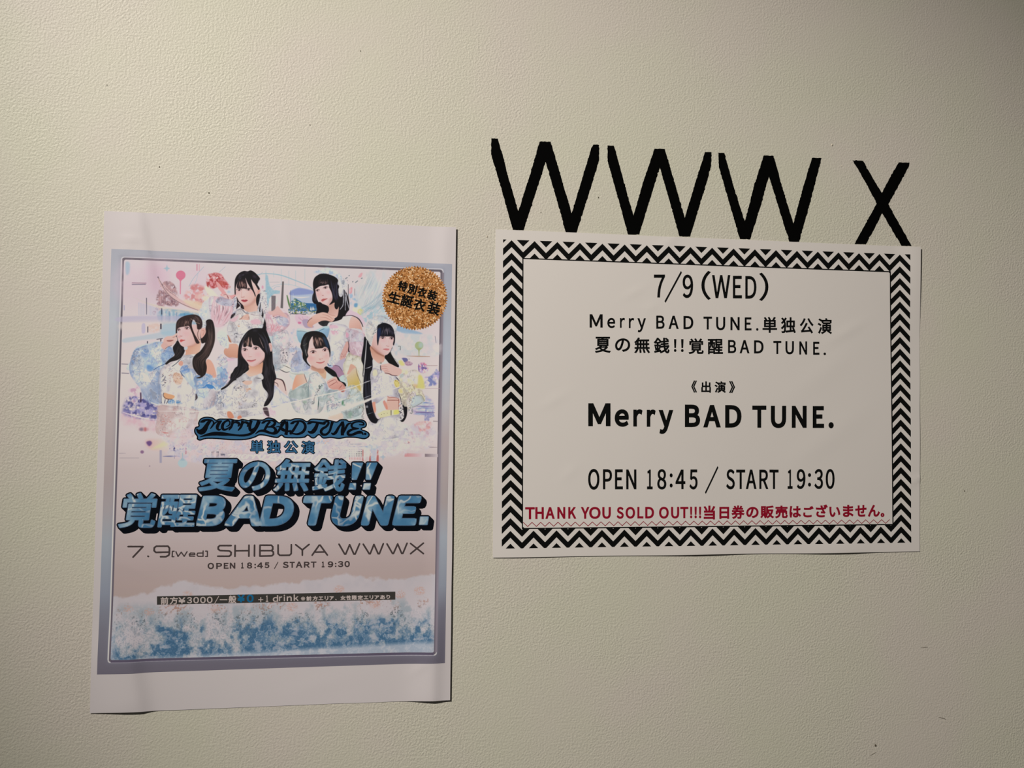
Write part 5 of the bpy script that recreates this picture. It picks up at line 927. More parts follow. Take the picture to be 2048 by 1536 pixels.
# ---------------------------------------------------------------- relief of the two sheets (millimetres in front of the wall)
def sstep(a, b, x):
    t = np.clip((x-a)/(b-a), 0, 1); return t*t*(3-2*t)
def segd(x, z, a, b):
    """signed distance (m) across and position (0..1) along the line a-b given in photo pixels"""
    A, B = P2W([a, b]); d = B-A; L = np.hypot(*d); d = d/L
    s = ((x-A[0])*d[0]+(z-A[1])*d[1])/L
    return (z-A[1])*d[0]-(x-A[0])*d[1], s       # positive to the right when the line runs downwards
def ridge(x, z, a, b, amp, sl, sr, fade=0.25):
    d, s = segd(x, z, a, b)
    f = sstep(-fade, fade, s)*(1-sstep(1-fade, 1+fade, s))
    return amp*f*np.exp(-np.where(d < 0, (d/sl)**2, (d/sr)**2)), d, s
def wob(x, z, k, seed):
    r = np.random.default_rng(seed); o = np.zeros_like(x)
    for _ in range(9):
        th = r.uniform(0, 6.28); f = k*r.uniform(.5, 1.6); o += np.sin((x*np.cos(th)+z*np.sin(th))*f+r.uniform(0, 6.28))/3
    return o
def bump(x, z, c, amp, rx, rz=None, rot=0.0):
    C0 = P2W([c])[0]; dx, dz = x-C0[0], z-C0[1]; u = dx*np.cos(rot)+dz*np.sin(rot); v = -dx*np.sin(rot)+dz*np.cos(rot)
    return amp*np.exp(-(u/rx)**2-(v/(rz or rx))**2)
def h_flyer(x, z):
    h = 0.36+0.10*wob(x, z, 24, 3)+0.012*wob(x, z, 110, 4)
    dR, _ = segd(x, z, (912, 455), (900, 1399)); dB, _ = segd(x, z, (900, 1399), (180, 1426))
    h += 1.15*sstep(-.026, 0.0, dR)
    h += ridge(x, z, (890, 448), (882, 640), .45, .016, .006)[0]
    h += ridge(x, z, (872, 620), (868, 1250), .10, .02, .012)[0]
    h += ridge(x, z, (868, 1215), (862, 1440), 1.9, .016, .008, .25)[0]
    h += ridge(x, z, (276, 420), (308, 580), .95, .020, .0040, .25)[0]
    h += ridge(x, z, (250, 1270), (282, 1450), 2.1, .026, .009, .3)[0]
    h += bump(x, z, (262, 478), .40, .007, .0025) + bump(x, z, (575, 470), .22, .006, .016, .4)+bump(x, z, (250, 500), .15, .008, .002, .6)
    h += bump(x, z, (300, 1085), .10, .02, .004, -.5)+bump(x, z, (840, 1335), .22, .010, .0025, .6)+bump(x, z, (250, 1130), .10, .02, .004, -.4)
    h += bump(x, z, (640, 1370), .08, .03, .008, .2)+bump(x, z, (450, 440), .08, .02, .01)
    return np.maximum(h, 0.22)
def h_notice(x, z):
    h = 0.40+0.15*wob(x, z, 30, 11)+0.012*wob(x, z, 105, 12)
    dR, s = segd(x, z, (1839, 494.5), (1838.7, 1102.6)); dB, t = segd(x, z, (1838.7, 1102.6), (985, 1115))
    h += 1.5*sstep(-.03, 0, dR)*(1-sstep(.05, .34, s))
    h += sstep(-.035, 0, dB)*(0.15+1.1*np.exp(-((t-.20)/.09)**2)+1.0*np.exp(-((t-.52)/.10)**2)+0.35*np.exp(-((t-.95)/.06)**2))
    for c, a_, rx, rz, ro in (((1268, 585), .10, .012, .003, .5), ((1690, 665), .14, .022, .005, .5), ((1302, 615), .10, .007, .004, .3), ((1108, 800), .09, .014, .004, .5), ((1650, 880), .12, .05, .012, .6),
                              ((1500, 540), .12, .006, .03, .3), ((1780, 560), .12, .006, .02, .5), ((1640, 750), .12, .04, .012, .6), ((1330, 490), .15, .02, .004, .7), ((1140, 945), .08, .01, .004, .7), ((1420, 960), .10, .03, .01, -.6), ((1830, 960), .2, .012, .003, .4)):
        h += bump(x, z, c, a_*1.7, rx, rz, ro)
    return np.maximum(h, 0.22)

# ---------------------------------------------------------------- materials
def mat(name, col, rough=0.6, spec=0.3):
    m = bpy.data.materials.new(name); m.use_nodes = True; b = m.node_tree.nodes['Principled BSDF']
    b.inputs['Base Color'].default_value = (*col, 1); b.inputs['Roughness'].default_value = rough
    b.inputs['Specular IOR Level'].default_value = spec
    return m
def lin(c):
    c = np.asarray(c, float)/255; return tuple(np.where(c <= .04045, c/12.92, ((c+.055)/1.055)**2.4))
def nodes(m):
    nt = m.node_tree; return nt, nt.nodes['Principled BSDF'], (lambda t, **k: _nn(nt, t, k)), nt.links.new
def _nn(nt, t, k):
    n = nt.nodes.new(t)
    for a, v in k.items():
        if a in n.inputs.keys() if hasattr(n.inputs, 'keys') else False: n.inputs[a].default_value = v
        else: setattr(n, a, v)
    return n
def ramp(n, stops):
    e = n.color_ramp.elements
    while len(e) < len(stops): e.new(0.5)
    for i, (p, c) in enumerate(stops): e[i].position = p; e[i].color = (*c, 1)
def paper_material(name, col):
    m = mat(name, col, 0.75, 0.15); nt, b, N, L = nodes(m)
    tc = N('ShaderNodeTexCoord'); n = N('ShaderNodeTexNoise'); n.inputs['Scale'].default_value = 1400; n.inputs['Detail'].default_value = 2
    bp = N('ShaderNodeBump'); bp.inputs['Strength'].default_value = .12; bp.inputs['Distance'].default_value = .0001
    L(tc.outputs['Object'], n.inputs['Vector']); L(n.outputs['Fac'], bp.inputs['Height']); L(bp.outputs['Normal'], b.inputs['Normal'])
    return m
m_paper = paper_material('white_copy_paper', (0.81, 0.775, 0.76)); m_paper2 = paper_material('coated_flyer_paper', (0.75, 0.71, 0.75))
m_ink = mat('black_ink', (0.005, 0.0055, 0.0055), 0.7, 0.06)
m_red = mat('crimson_ink', (0.32, 0.005, 0.026), 0.6, 0.2)
m_bar = mat('dark_grey_ink', (0.052, 0.050, 0.048), 0.6, 0.2)
m_brown = mat('brown_grey_ink', (0.072, 0.055, 0.058), 0.6, 0.2)
m_white = mat('unprinted_white', (0.62, 0.54, 0.54), 0.75, 0.15)
m_cyan = mat('blue_ink', (0.010, 0.16, 0.36), 0.6, 0.2)
m_navy = mat('navy_ink', (0.003, 0.0045, 0.009), 0.7, 0.05)
m_logo = mat('mid_blue_ink', (0.040, 0.165, 0.35), 0.6, 0.2)
m_rim = mat('slate_blue_ink', (0.085, 0.165, 0.30), 0.6, 0.2)

# wall paint: cream emulsion put on with a roller
m_wall = mat('cream_roller_paint', (0.74, 0.70, 0.60), 0.5, 0.32)
nt, b, N, L = nodes(m_wall)
tc = N('ShaderNodeTexCoord')
n1 = N('ShaderNodeTexNoise'); n1.inputs['Scale'].default_value = 540; n1.inputs['Detail'].default_value = 3; n1.inputs['Roughness'].default_value = .5
n2 = N('ShaderNodeTexNoise'); n2.inputs['Scale'].default_value = 34; n2.inputs['Detail'].default_value = 2
n3 = N('ShaderNodeTexNoise'); n3.inputs['Scale'].default_value = 7; n3.inputs['Detail'].default_value = 3
n4 = N('ShaderNodeTexNoise'); n4.inputs['Scale'].default_value = 9; n4.inputs['Detail'].default_value = 1
for n in (n1, n2, n3): L(tc.outputs['Object'], n.inputs['Vector'])
mp = N('ShaderNodeMapping'); mp.inputs['Location'].default_value = (3, 1, 7); L(tc.outputs['Object'], mp.inputs['Vector']); L(mp.outputs['Vector'], n4.inputs['Vector'])
st = N('ShaderNodeMapRange'); st.inputs['From Min'].default_value = .3; st.inputs['From Max'].default_value = .7; st.inputs['To Min'].default_value = .55; st.inputs['To Max'].default_value = 1.1
L(n4.outputs['Fac'], st.inputs['Value'])
b1 = N('ShaderNodeBump'); b1.inputs['Distance'].default_value = WALL_BUMP
L(st.outputs['Result'], b1.inputs['Strength']); L(n1.outputs['Fac'], b1.inputs['Height'])
b2 = N('ShaderNodeBump'); b2.inputs['Distance'].default_value = .0009; b2.inputs['Strength'].default_value = .2
L(n2.outputs['Fac'], b2.inputs['Height']); L(b1.outputs['Normal'], b2.inputs['Normal']); L(b2.outputs['Normal'], b.inputs['Normal'])
cr = N('ShaderNodeValToRGB'); ramp(cr, [(.36, (0.705, 0.700, 0.590)), (.5, (0.715, 0.695, 0.605)), (.64, (0.725, 0.682, 0.620))])
L(n3.outputs['Fac'], cr.inputs['Fac']); L(cr.outputs['Color'], b.inputs['Base Color'])

# ---------------------------------------------------------------- shapes to meshes
def put(name, me, m, parent=None):
    me.name = name; o = bpy.data.objects.new(name, me); SC.collection.objects.link(o)
    me.materials.clear(); me.materials.append(m)
    if parent: o.parent = parent
    return o
def loops_to_mesh(loops, sx):
    """closed loops (X, Z) in metres, holes included, to one flat mesh in the x-y plane"""
    cu = bpy.data.curves.new('tmp', 'CURVE'); cu.dimensions = '2D'; cu.fill_mode = 'BOTH'
    for l in loops:
        sp = cu.splines.new('POLY'); sp.points.add(len(l)-1)
        c = np.zeros((len(l), 4), np.float32); c[:, :2] = l*1000; c[:, 3] = 1
        sp.points.foreach_set('co', c.ravel()); sp.use_cyclic_u = True
    o = bpy.data.objects.new('tmp', cu); SC.collection.objects.link(o)
    dg = bpy.context.evaluated_depsgraph_get(); me = bpy.data.meshes.new_from_object(o.evaluated_get(dg))
    bpy.data.objects.remove(o); bpy.data.curves.remove(cu)
    return me
def slice_tris(V, T, n, step):
    """split every triangle along the parallel lines n.p = k*step"""
    n = np.array(n, float)
    for _ in range(80):
        D = V@n/step; d = D[T]; lo, hi = d.min(1), d.max(1)
        k = np.floor((lo+hi)/2+.5)
        e_ = 5e-4; k2 = np.floor(hi-e_); k = np.where((k > lo+e_) & (k < hi-e_), k, np.where(k2 > lo+e_, k2, np.nan))
        m = ~np.isnan(k)
        if not m.any(): return V, T
        S, ks = T[m], k[m]; ds = D[S]-ks[:, None]; ds[np.abs(ds) < 1e-4] = 0
        new = [T[~m]]; add = []; nv = len(V)
        def cut(i, j, sel):
            nonlocal nv
            a, c = S[sel, i], S[sel, j]; sw = a > c; a2, c2 = np.where(sw, c, a), np.where(sw, a, c)
            da = np.where(sw, ds[sel, j], ds[sel, i]); dc = np.where(sw, ds[sel, i], ds[sel, j]); t = (da/(da-dc))[:, None]
            add.append(V[a2]+(V[c2]-V[a2])*t); r = np.arange(nv, nv+len(a)); nv += len(a); return r
        sg = np.sign(ds); zero = (sg == 0).sum(1)
        done = np.zeros(len(S), bool)
        for r in range(3):                     # one corner on the line, the others on either side
            i, j, l = r, (r+1) % 3, (r+2) % 3
            sel = (~done) & (sg[:, i] == 0) & (sg[:, j]*sg[:, l] < 0)
            if sel.any():
                p = cut(j, l, sel); new += [np.stack([S[sel, i], S[sel, j], p], 1), np.stack([S[sel, i], p, S[sel, l]], 1)]; done |= sel
        for r in range(3):                     # one corner alone on its side
            i, j, l = r, (r+1) % 3, (r+2) % 3
            sel = (~done) & (sg[:, i]*sg[:, j] < 0) & (sg[:, i]*sg[:, l] < 0)
            if sel.any():
                p = cut(i, j, sel); q = cut(i, l, sel)
                new += [np.stack([S[sel, i], p, q], 1), np.stack([p, S[sel, j], S[sel, l]], 1), np.stack([p, S[sel, l], q], 1)]; done |= sel
        new.append(S[~done][:0])
        if (~done).any(): new.append(S[~done]+0); stuck = True
        else: stuck = False
        T = np.concatenate(new); V = np.concatenate([V]+add) if add else V
        key = np.round(V*2000).astype(np.int64); _, fi, inv = np.unique(key, axis=0, return_index=True, return_inverse=True)
        V = V[fi]; T = inv.reshape(-1)[T]
        T = T[(T[:, 0] != T[:, 1]) & (T[:, 1] != T[:, 2]) & (T[:, 0] != T[:, 2])]
        if stuck and not add: return V, T
    return V, T
def merge_cells(V, T, stp):
    """grid triangles that are covered completely by fragments become one triangle again"""
    P = V[T]; c = P.mean(1)/stp; g = np.floor(c).astype(np.int64); up = ((c-g).sum(1) > 1).astype(np.int64)
    e1, e2 = P[:, 1]-P[:, 0], P[:, 2]-P[:, 0]; ar = np.abs(e1[:, 0]*e2[:, 1]-e1[:, 1]*e2[:, 0])/2
    key = ((g[:, 0]+50000)*200000+(g[:, 1]+50000))*2+up
    u, inv = np.unique(key, return_inverse=True); tot = np.bincount(inv, ar); cnt = np.bincount(inv)
    full_ = (tot > stp*stp/2*0.9995) & (cnt > 1)
    keep = T[~full_[inv]]; k = u[full_]
    if not len(k): return V, T
    up = k % 2; gy = (k//2) % 200000-50000; gx = (k//2)//200000-50000; G = np.stack([gx, gy], 1).astype(float)
    o = [np.where(up[:, None] == 0, G+a, G+b_) for a, b_ in (((0, 0), (1, 0)), ((1, 0), (1, 1)), ((0, 1), (0, 1)))]
    n = len(V); V = np.concatenate([V]+[q*stp for q in o]); m = len(k); r = np.arange(m)+n
    T = np.concatenate([keep, np.stack([r, r+m, r+2*m], 1)])
    key = np.round(V*2000).astype(np.int64); _, fi, inv = np.unique(key, axis=0, return_index=True, return_inverse=True)
    V = V[fi]; T = inv.reshape(-1)[T]; us = np.unique(T); mp = np.zeros(len(V), int); mp[us] = np.arange(len(us))
    return V[us], mp[T]
class Relief:
    """the sheet's relief as a net of flat facets, so that every printed layer lies exactly on the sheet"""
    def __init__(s, hf, px):
        w = P2W(px)*1000; s.o = np.floor(w.min(0)/3.)-4; n = (np.ceil(w.max(0)/3.)+4-s.o).astype(int)+1
        gx, gz = np.meshgrid((s.o[0]+np.arange(n[0]))*3/1000, (s.o[1]+np.arange(n[1]))*3/1000, indexing='ij')
        s.g = hf(gx.ravel(), gz.ravel()).reshape(gx.shape); s.n = n
    def __call__(s, x, z):
        u, v = x*1000/3.-s.o[0], z*1000/3.-s.o[1]; i = np.clip(np.floor(u).astype(int), 0, s.n[0]-2); j = np.clip(np.floor(v).astype(int), 0, s.n[1]-2)
        u, v = u-i, v-j; g = s.g; a, b_, c, d = g[i, j], g[i+1, j], g[i, j+1], g[i+1, j+1]
        return np.where(u+v <= 1, a+u*(b_-a)+v*(c-a), d+(1-u)*(c-d)+(1-v)*(b_-d))
def tri_of(me):
    me.calc_loop_triangles(); n = len(me.vertices); V = np.zeros(n*3, np.float32); me.vertices.foreach_get('co', V)
    T = np.zeros(len(me.loop_triangles)*3, np.int32); me.loop_triangles.foreach_get('vertices', T)
    return V.reshape(-1, 3)[:, :2].astype(float), T.reshape(-1, 3).astype(int)
def drape(me, hf, off, uvc=None, flat=False):
    """cut the flat mesh (mm) on one common triangle grid, then lay it on the sheet's relief, off mm above it"""
    V, T = tri_of(me)
    if not flat:
        for stp in (48., 24., 12., 6., 3.):
            for n in ((1, 0), (0, 1), (1, 1)): V, T = slice_tris(V, T, n, stp)
            V, T = merge_cells(V, T, stp)
    a, b_, c_ = V[T[:, 0]], V[T[:, 1]], V[T[:, 2]]
    A2 = (b_[:, 0]-a[:, 0])*(c_[:, 1]-a[:, 1])-(b_[:, 1]-a[:, 1])*(c_[:, 0]-a[:, 0])
    T = T[np.abs(A2) > 1e-7]; A2 = A2[np.abs(A2) > 1e-7]
    T = np.where((A2 < 0)[:, None], T[:, ::-1], T)
    x, z = V[:, 0]/1000, V[:, 1]/1000
    h = (hf(x, z) if hf else np.zeros_like(x))+off
    P = np.stack([x, -h/1000, z], -1).astype(np.float32); T = T.astype(np.int32)
    me.clear_geometry(); me.vertices.add(len(P)); me.vertices.foreach_set('co', P.ravel())
    me.loops.add(T.size); me.loops.foreach_set('vertex_index', T.ravel())
    me.polygons.add(len(T)); me.polygons.foreach_set('loop_start', np.arange(0, T.size, 3, dtype=np.int32))
    me.update(calc_edges=True); me.validate()
    me.polygons.foreach_set('use_smooth', np.ones(len(me.polygons), bool))
    if uvc:
        uv = me.uv_layers.new(name='UVMap'); vi = np.zeros(len(me.loops), np.int32); me.loops.foreach_get('vertex_index', vi)
        Q = P[vi]; u = np.stack([(Q[:, 0]-uvc.x0)*uvc.res/uvc.W, 1-(uvc.z1-Q[:, 2])*uvc.res/uvc.H], -1)
        uv.data.foreach_set('uv', u.ravel().astype(np.float32))
    return me
def contours(m):
    """closed iso-lines of a soft mask at one half, in mask pixel-centre coordinates"""
    m = np.pad(m, 1).astype(np.float64); b = m > .5; H, W = m.shape
    code = (b[:-1, :-1]*1+b[:-1, 1:]*2+b[1:, 1:]*4+b[1:, :-1]*8)
    ys, xs = np.nonzero((code > 0) & (code < 15))
    T = {1: ((3, 0),), 2: ((0, 1),), 3: ((3, 1),), 4: ((1, 2),), 5: ((3, 0), (1, 2)), 6: ((0, 2),), 7: ((3, 2),), 8: ((2, 3),), 9: ((2, 0),),
         10: ((0, 1), (2, 3)), 11: ((2, 1),), 12: ((1, 3),), 13: ((1, 0),), 14: ((0, 3),)}
    nxt = {}
    for y, x, c in zip(ys.tolist(), xs.tolist(), code[ys, xs].tolist()):
        K = ((0, y, x), (1, y, x+1), (0, y+1, x), (1, y, x))
        for a, e in T[c]: nxt[K[a]] = K[e]
    def pt(k):
        t, y, x = k
        if t == 0: a, e = m[y, x], m[y, x+1]; return (x+(.5-a)/(e-a), y)
        a, e = m[y, x], m[y+1, x]; return (x, y+(.5-a)/(e-a))
    out = []
    while nxt:
        k0, k = next(iter(nxt.items())); loop = [pt(k0)]; del nxt[k0]
        while k != k0 and k in nxt: loop.append(pt(k)); k = nxt.pop(k)
        p = np.array(loop)-1.0
        if len(p) < 6 or abs(area2(p)) < 3: continue
        for tol in (.06, .08, .1, .12, .15):
            if len(p) < 8: break
            a, c = np.roll(p, 1, 0), np.roll(p, -1, 0); d = c-a; L_ = np.hypot(d[:, 0], d[:, 1])+1e-9
            dev = np.abs(d[:, 0]*(p[:, 1]-a[:, 1])-d[:, 1]*(p[:, 0]-a[:, 0]))/L_
            kill = dev < tol; kill[1::2] = False; p = p[~kill]
        out.append(p)
    return out

# ---------------------------------------------------------------- glyph outlines from the built-in typeface
GL = {}
def full(ch):
    o = ord(ch); return chr(o+0xFEE0) if 0x21 <= o <= 0x7e else ch
def glyph(ch, raw=False):
    key = (ch, raw)
    if key in GL: return GL[key]
    cu = bpy.data.curves.new('g', 'FONT'); cu.body = ch if raw else full(ch); cu.size = 1; cu.resolution_u = 6
    o = bpy.data.objects.new('g', cu); SC.collection.objects.link(o)
    dg = bpy.context.evaluated_depsgraph_get(); dg.update(); c2 = o.evaluated_get(dg).to_curve(dg)
    loops = []
    for sp in c2.splines:
        B = sp.bezier_points; n = len(B); pts = []
        for i in range(n):
            a, e = B[i], B[(i+1) % n]; p0, p1, p2, p3 = (np.array(v[:2]) for v in (a.co, a.handle_right, e.handle_left, e.co))
            st_ = abs((p3-p0)[0]*(p1-p0)[1]-(p3-p0)[1]*(p1-p0)[0])+abs((p3-p0)[0]*(p2-p0)[1]-(p3-p0)[1]*(p2-p0)[0]) < 1e-5
            for t in ([0.0] if st_ else np.linspace(0, 1, 7)[:-1]): pts.append(p0*(1-t)**3+3*p1*t*(1-t)**2+3*p2*t*t*(1-t)+p3*t**3)
        if len(pts) > 2: loops.append(np.array(pts))
    o.to_curve_clear() if hasattr(o, 'to_curve_clear') else None
    bpy.data.objects.remove(o); bpy.data.curves.remove(cu)
    A = np.vstack(loops); GL[key] = (loops, A.min(0), A.max(0))
    return GL[key]
class Sheet:
    """collects soft masks over one sheet; lay() turns one into a draped mesh part"""
    def __init__(s, px, res, hf, root):
        w = P2W(px); s.C = Canvas(w[:, 0].min()-.004, w[:, 0].max()+.004, w[:, 1].min()-.004, w[:, 1].max()+.004, 10)
        C = s.C; C.res = res; C.W, C.H = int((w[:, 0].max()-w[:, 0].min()+.008)*res), int((w[:, 1].max()-w[:, 1].min()+.008)*res); C.k = res*CAM_D/FPX*0.92
        s.hf, s.root = Relief(hf, px), root
    def place(s, ch, fr, x0, y0, x1, y1, r=0, shear=0.0, raw=False, M=None):
        """glyph outline fitted to a box of frame fr, shrunk by the later swelling r (photo px)"""
        loops, lo, hi = glyph(ch, raw); q = r*FR[fr][2]; out = []
        x0, x1, y0, y1 = x0+q, x1-q, y0+q, y1-q; sw = shear*(y1-y0)
        for l in loops:
            u = (l-lo)/np.maximum(hi-lo, 1e-6); v = 1-u[:, 1]
            p = np.stack([x0+u[:, 0]*(x1-x0-abs(sw))+(1-v)*abs(sw), y0+v*(y1-y0)], -1)
            if M is not None: p = p@M[0].T+M[1]
            out.append(s.C.c(fr, p))
        return out
    def swell(s, loops, r):
        """capsules along the outlines, r in photo pixels"""
        R = r*s.C.k; out = []
        if R <= 0: return out
        t = np.linspace(0, np.pi, 5); cs, sn = np.cos(t), np.sin(t)
        for l in loops:
            d = np.roll(l, -1, 0)-l; L_ = np.hypot(d[:, 0], d[:, 1])
            for a, e, dd, ll in zip(l, np.roll(l, -1, 0), d, L_):
                if ll < 1e-6: continue
                u = dd/ll; n = np.array([-u[1], u[0]])
                out.append(orient(np.vstack([e+R*(np.outer(sn, u)+np.outer(cs, n)), a+R*(np.outer(-sn, u)+np.outer(-cs, n))])))
        return out
    def offset(s, loops, r):
        """outlines moved outwards by r photo pixels with pointed corners"""
        R = r*s.C.k; big = max(loops, key=lambda l: abs(area2(l))); sg = 1.0 if area2(big) > 0 else -1.0; out = []
        for l in loops:
            l = l[np.hypot(*(np.roll(l, -1, 0)-l).T) > 1e-4]
            if len(l) < 3: continue
            d = np.roll(l, -1, 0)-l; d /= np.hypot(d[:, 0], d[:, 1])[:, None]; n = np.stack([d[:, 1], -d[:, 0]], -1)*sg
            a = np.roll(n, 1, 0); m = a+n; q = (m*n).sum(1); m = m/np.maximum(q, .55)[:, None]
            out.append(l+m*R)
        return out
    def mask(s, loops, r=0.0, shift=None, sharp=False):
        """filled loops swollen by r; shift = (dx, dy, n) sweeps the shape like a block shadow; returns the mask and its corner"""
        al = np.vstack(loops); g = 4+r*s.C.k; dx, dy = (shift[0]*s.C.k, shift[1]*s.C.k) if shift else (0, 0)
        lo = np.floor(al.min(0)-g+np.minimum([dx, dy], 0)).astype(int); hi = np.ceil(al.max(0)+g+np.maximum([dx, dy], 0)).astype(int)
        W, H = hi-lo
        m = raster([l-lo for l in loops], W, H)
        if sharp and r > 0: m = np.maximum(m, raster([l-lo for l in s.offset(loops, r)], W, H))
        elif r > 0: m = np.maximum(m, raster([l-lo for l in s.swell(loops, r)], W, H))
        if shift:
            b = m.copy()
            for i in range(1, shift[2]+1):
                ox, oy = int(round(dx*i/shift[2])), int(round(dy*i/shift[2]))
                t = np.zeros_like(m); sy, sx = max(oy, 0), max(ox, 0)
                t[sy:, sx:] = b[:H-sy, :W-sx]; m = np.maximum(m, t)
        return m, lo
    def loopsW(s, mk, lo):
        out = []
        for p in contours(mk):
            q = p+lo+.5; out.append(np.stack([s.C.x0+q[:, 0]/s.C.res, s.C.z1-q[:, 1]/s.C.res], -1))
        return out
    def lay(s, name, masks, m, off, parent=None, label=None, flat=False):
        """one part from several masks (each a (mask, corner) pair)"""
        bms = bmesh.new(); tmp = []
        for mk, lo in masks:
            me = loops_to_mesh(s.loopsW(mk, lo), 1); bms.from_mesh(me); bpy.data.meshes.remove(me)
        me = bpy.data.meshes.new(name); bms.to_mesh(me); bms.free()
        drape(me, s.hf, off)
        o = put(name, me, m, parent or s.root)
        if label: o['label'] = label
        return o
    def outline(s, name, px, m, off, parent=None, uvc=None, label=None):
        w = P2W(px); me = loops_to_mesh([w], 1); drape(me, s.hf, off, uvc)
        o = put(name, me, m, parent or s.root)
        if label: o['label'] = label
        return o
def thicken(o, t):
    """give the sheet the rim of its paper thickness (own vertices, so that the face keeps its shading)"""
    me = o.data; bm = bmesh.new(); bm.from_mesh(me)
    E_ = [(e.verts[0].co.copy(), e.verts[1].co.copy(), e.link_loops[0].vert is e.verts[0]) for e in bm.edges if e.is_boundary]
    for a, c, f in E_:
        if not f: a, c = c, a
        v = [bm.verts.new(p) for p in (c, a, a+Vector((0, t, 0)), c+Vector((0, t, 0)))]
        bm.faces.new(v).smooth = False
    bm.to_mesh(me); bm.free()
def edge_line(a, b, n, amp, seed):
    r = np.random.default_rng(seed); t = np.linspace(0, 1, n, endpoint=False)[:, None]
    p = np.array(a)*(1-t)+np.array(b)*t; d = np.array(b, float)-a; nrm = np.array([-d[1], d[0]])/np.hypot(*d)
    w = sum(np.sin(t*6.28*r.uniform(.5, 6)+r.uniform(0, 6.28)) for _ in range(3))/3*amp*np.sin(t*np.pi)
    return p+w*nrm
def thing(name, label, cat, loc):
    o = bpy.data.objects.new(name, None); SC.collection.objects.link(o); o.location = loc
    o['label'] = label; o['category'] = cat; o.empty_display_size = .02
    return o
def settle():
    """parts were modelled in world space: keep them there under their Empties (sub-parts hang under parts that sit at the origin)"""
    bpy.context.view_layer.update()
    for o in bpy.data.objects:
        if o.parent and o.parent.type == 'EMPTY': o.matrix_parent_inverse = o.parent.matrix_world.inverted()

# ---------------------------------------------------------------- the wall
def wall():
    bm = bmesh.new()
    X0, X1, Z0, Z1, T = -2.2, 2.2, -1.5, 1.3, .1
    bmesh.ops.create_cube(bm, size=1)
    for v in bm.verts: v.co = ((X0 if v.co.x < 0 else X1), (0 if v.co.y < 0 else T), (Z0 if v.co.z < 0 else Z1))
    me = bpy.data.meshes.new('wall_back'); bm.to_mesh(me); bm.free()
    o = put('wall_back', me, m_wall); o['kind'] = 'structure'
    # specks of grit and small scratches in the paint, each slightly raised
    mk = mat('grime', (0.10, 0.085, 0.06), .7, .2); ml = mat('bare_grit', (0.66, 0.60, 0.50), .4, .5)
    for x, y, r, dark in [(418, 386, 1.3, 1), (319, 334, 1.1, 1), (1197, 395, 1.3, 1), (1082, 425, .9, 1), (1929, 982, 1.2, 1), (1751, 1491, 2.0, 1),
                          (974, 473, 1.6, 0), (1664, 290, 2.2, 0), (1695, 1345, 1.3, 0), (1926, 1388, 1.1, 0), (1780, 470, 1.2, 0), (1683, 332, 1.2, 0), (214, 170, .9, 1), (721, 102, 1.0, 1), (620, 250, 1.0, 1)]:
        bm = bmesh.new(); bmesh.ops.create_icosphere(bm, subdivisions=2, radius=1)
        rr_ = r*.00047; c = P2W([(x, y)])[0]; rg = np.random.default_rng(int(x))
        for v in bm.verts:
            k = 1+rg.uniform(-.25, .25); v.co = (c[0]+v.co.x*rr_*k, v.co.y*rr_*.5, c[1]+v.co.z*rr_*k*1.15)
        me = bpy.data.meshes.new('paint_speck'); bm.to_mesh(me); bm.free()
        put('paint_speck', me, mk if dark else ml, o)
    for pts, w in [([(1842, 1295.5), (1849, 1294.5), (1856, 1295)], .9), ([(1877, 1434.5), (1884, 1436), (1892, 1438.5)], 1.3), ([(1740, 1512), (1746, 1508), (1752, 1505)], .7)]:
        p = P2W(pts); rb = ribbon(p, np.array([.3, 1, .3])*w*.00045, True, 5)
        me = loops_to_mesh([rb], 1); drape(me, None, .12, flat=True)
        bm = bmesh.new(); bm.from_mesh(me); g = bmesh.ops.extrude_face_region(bm, geom=bm.faces[:])
        for v in g['geom']:
            if isinstance(v, bmesh.types.BMVert): v.co.y = .0005
        bm.to_mesh(me); bm.free(); put('scratch', me, mk, o)
    return o
wall()

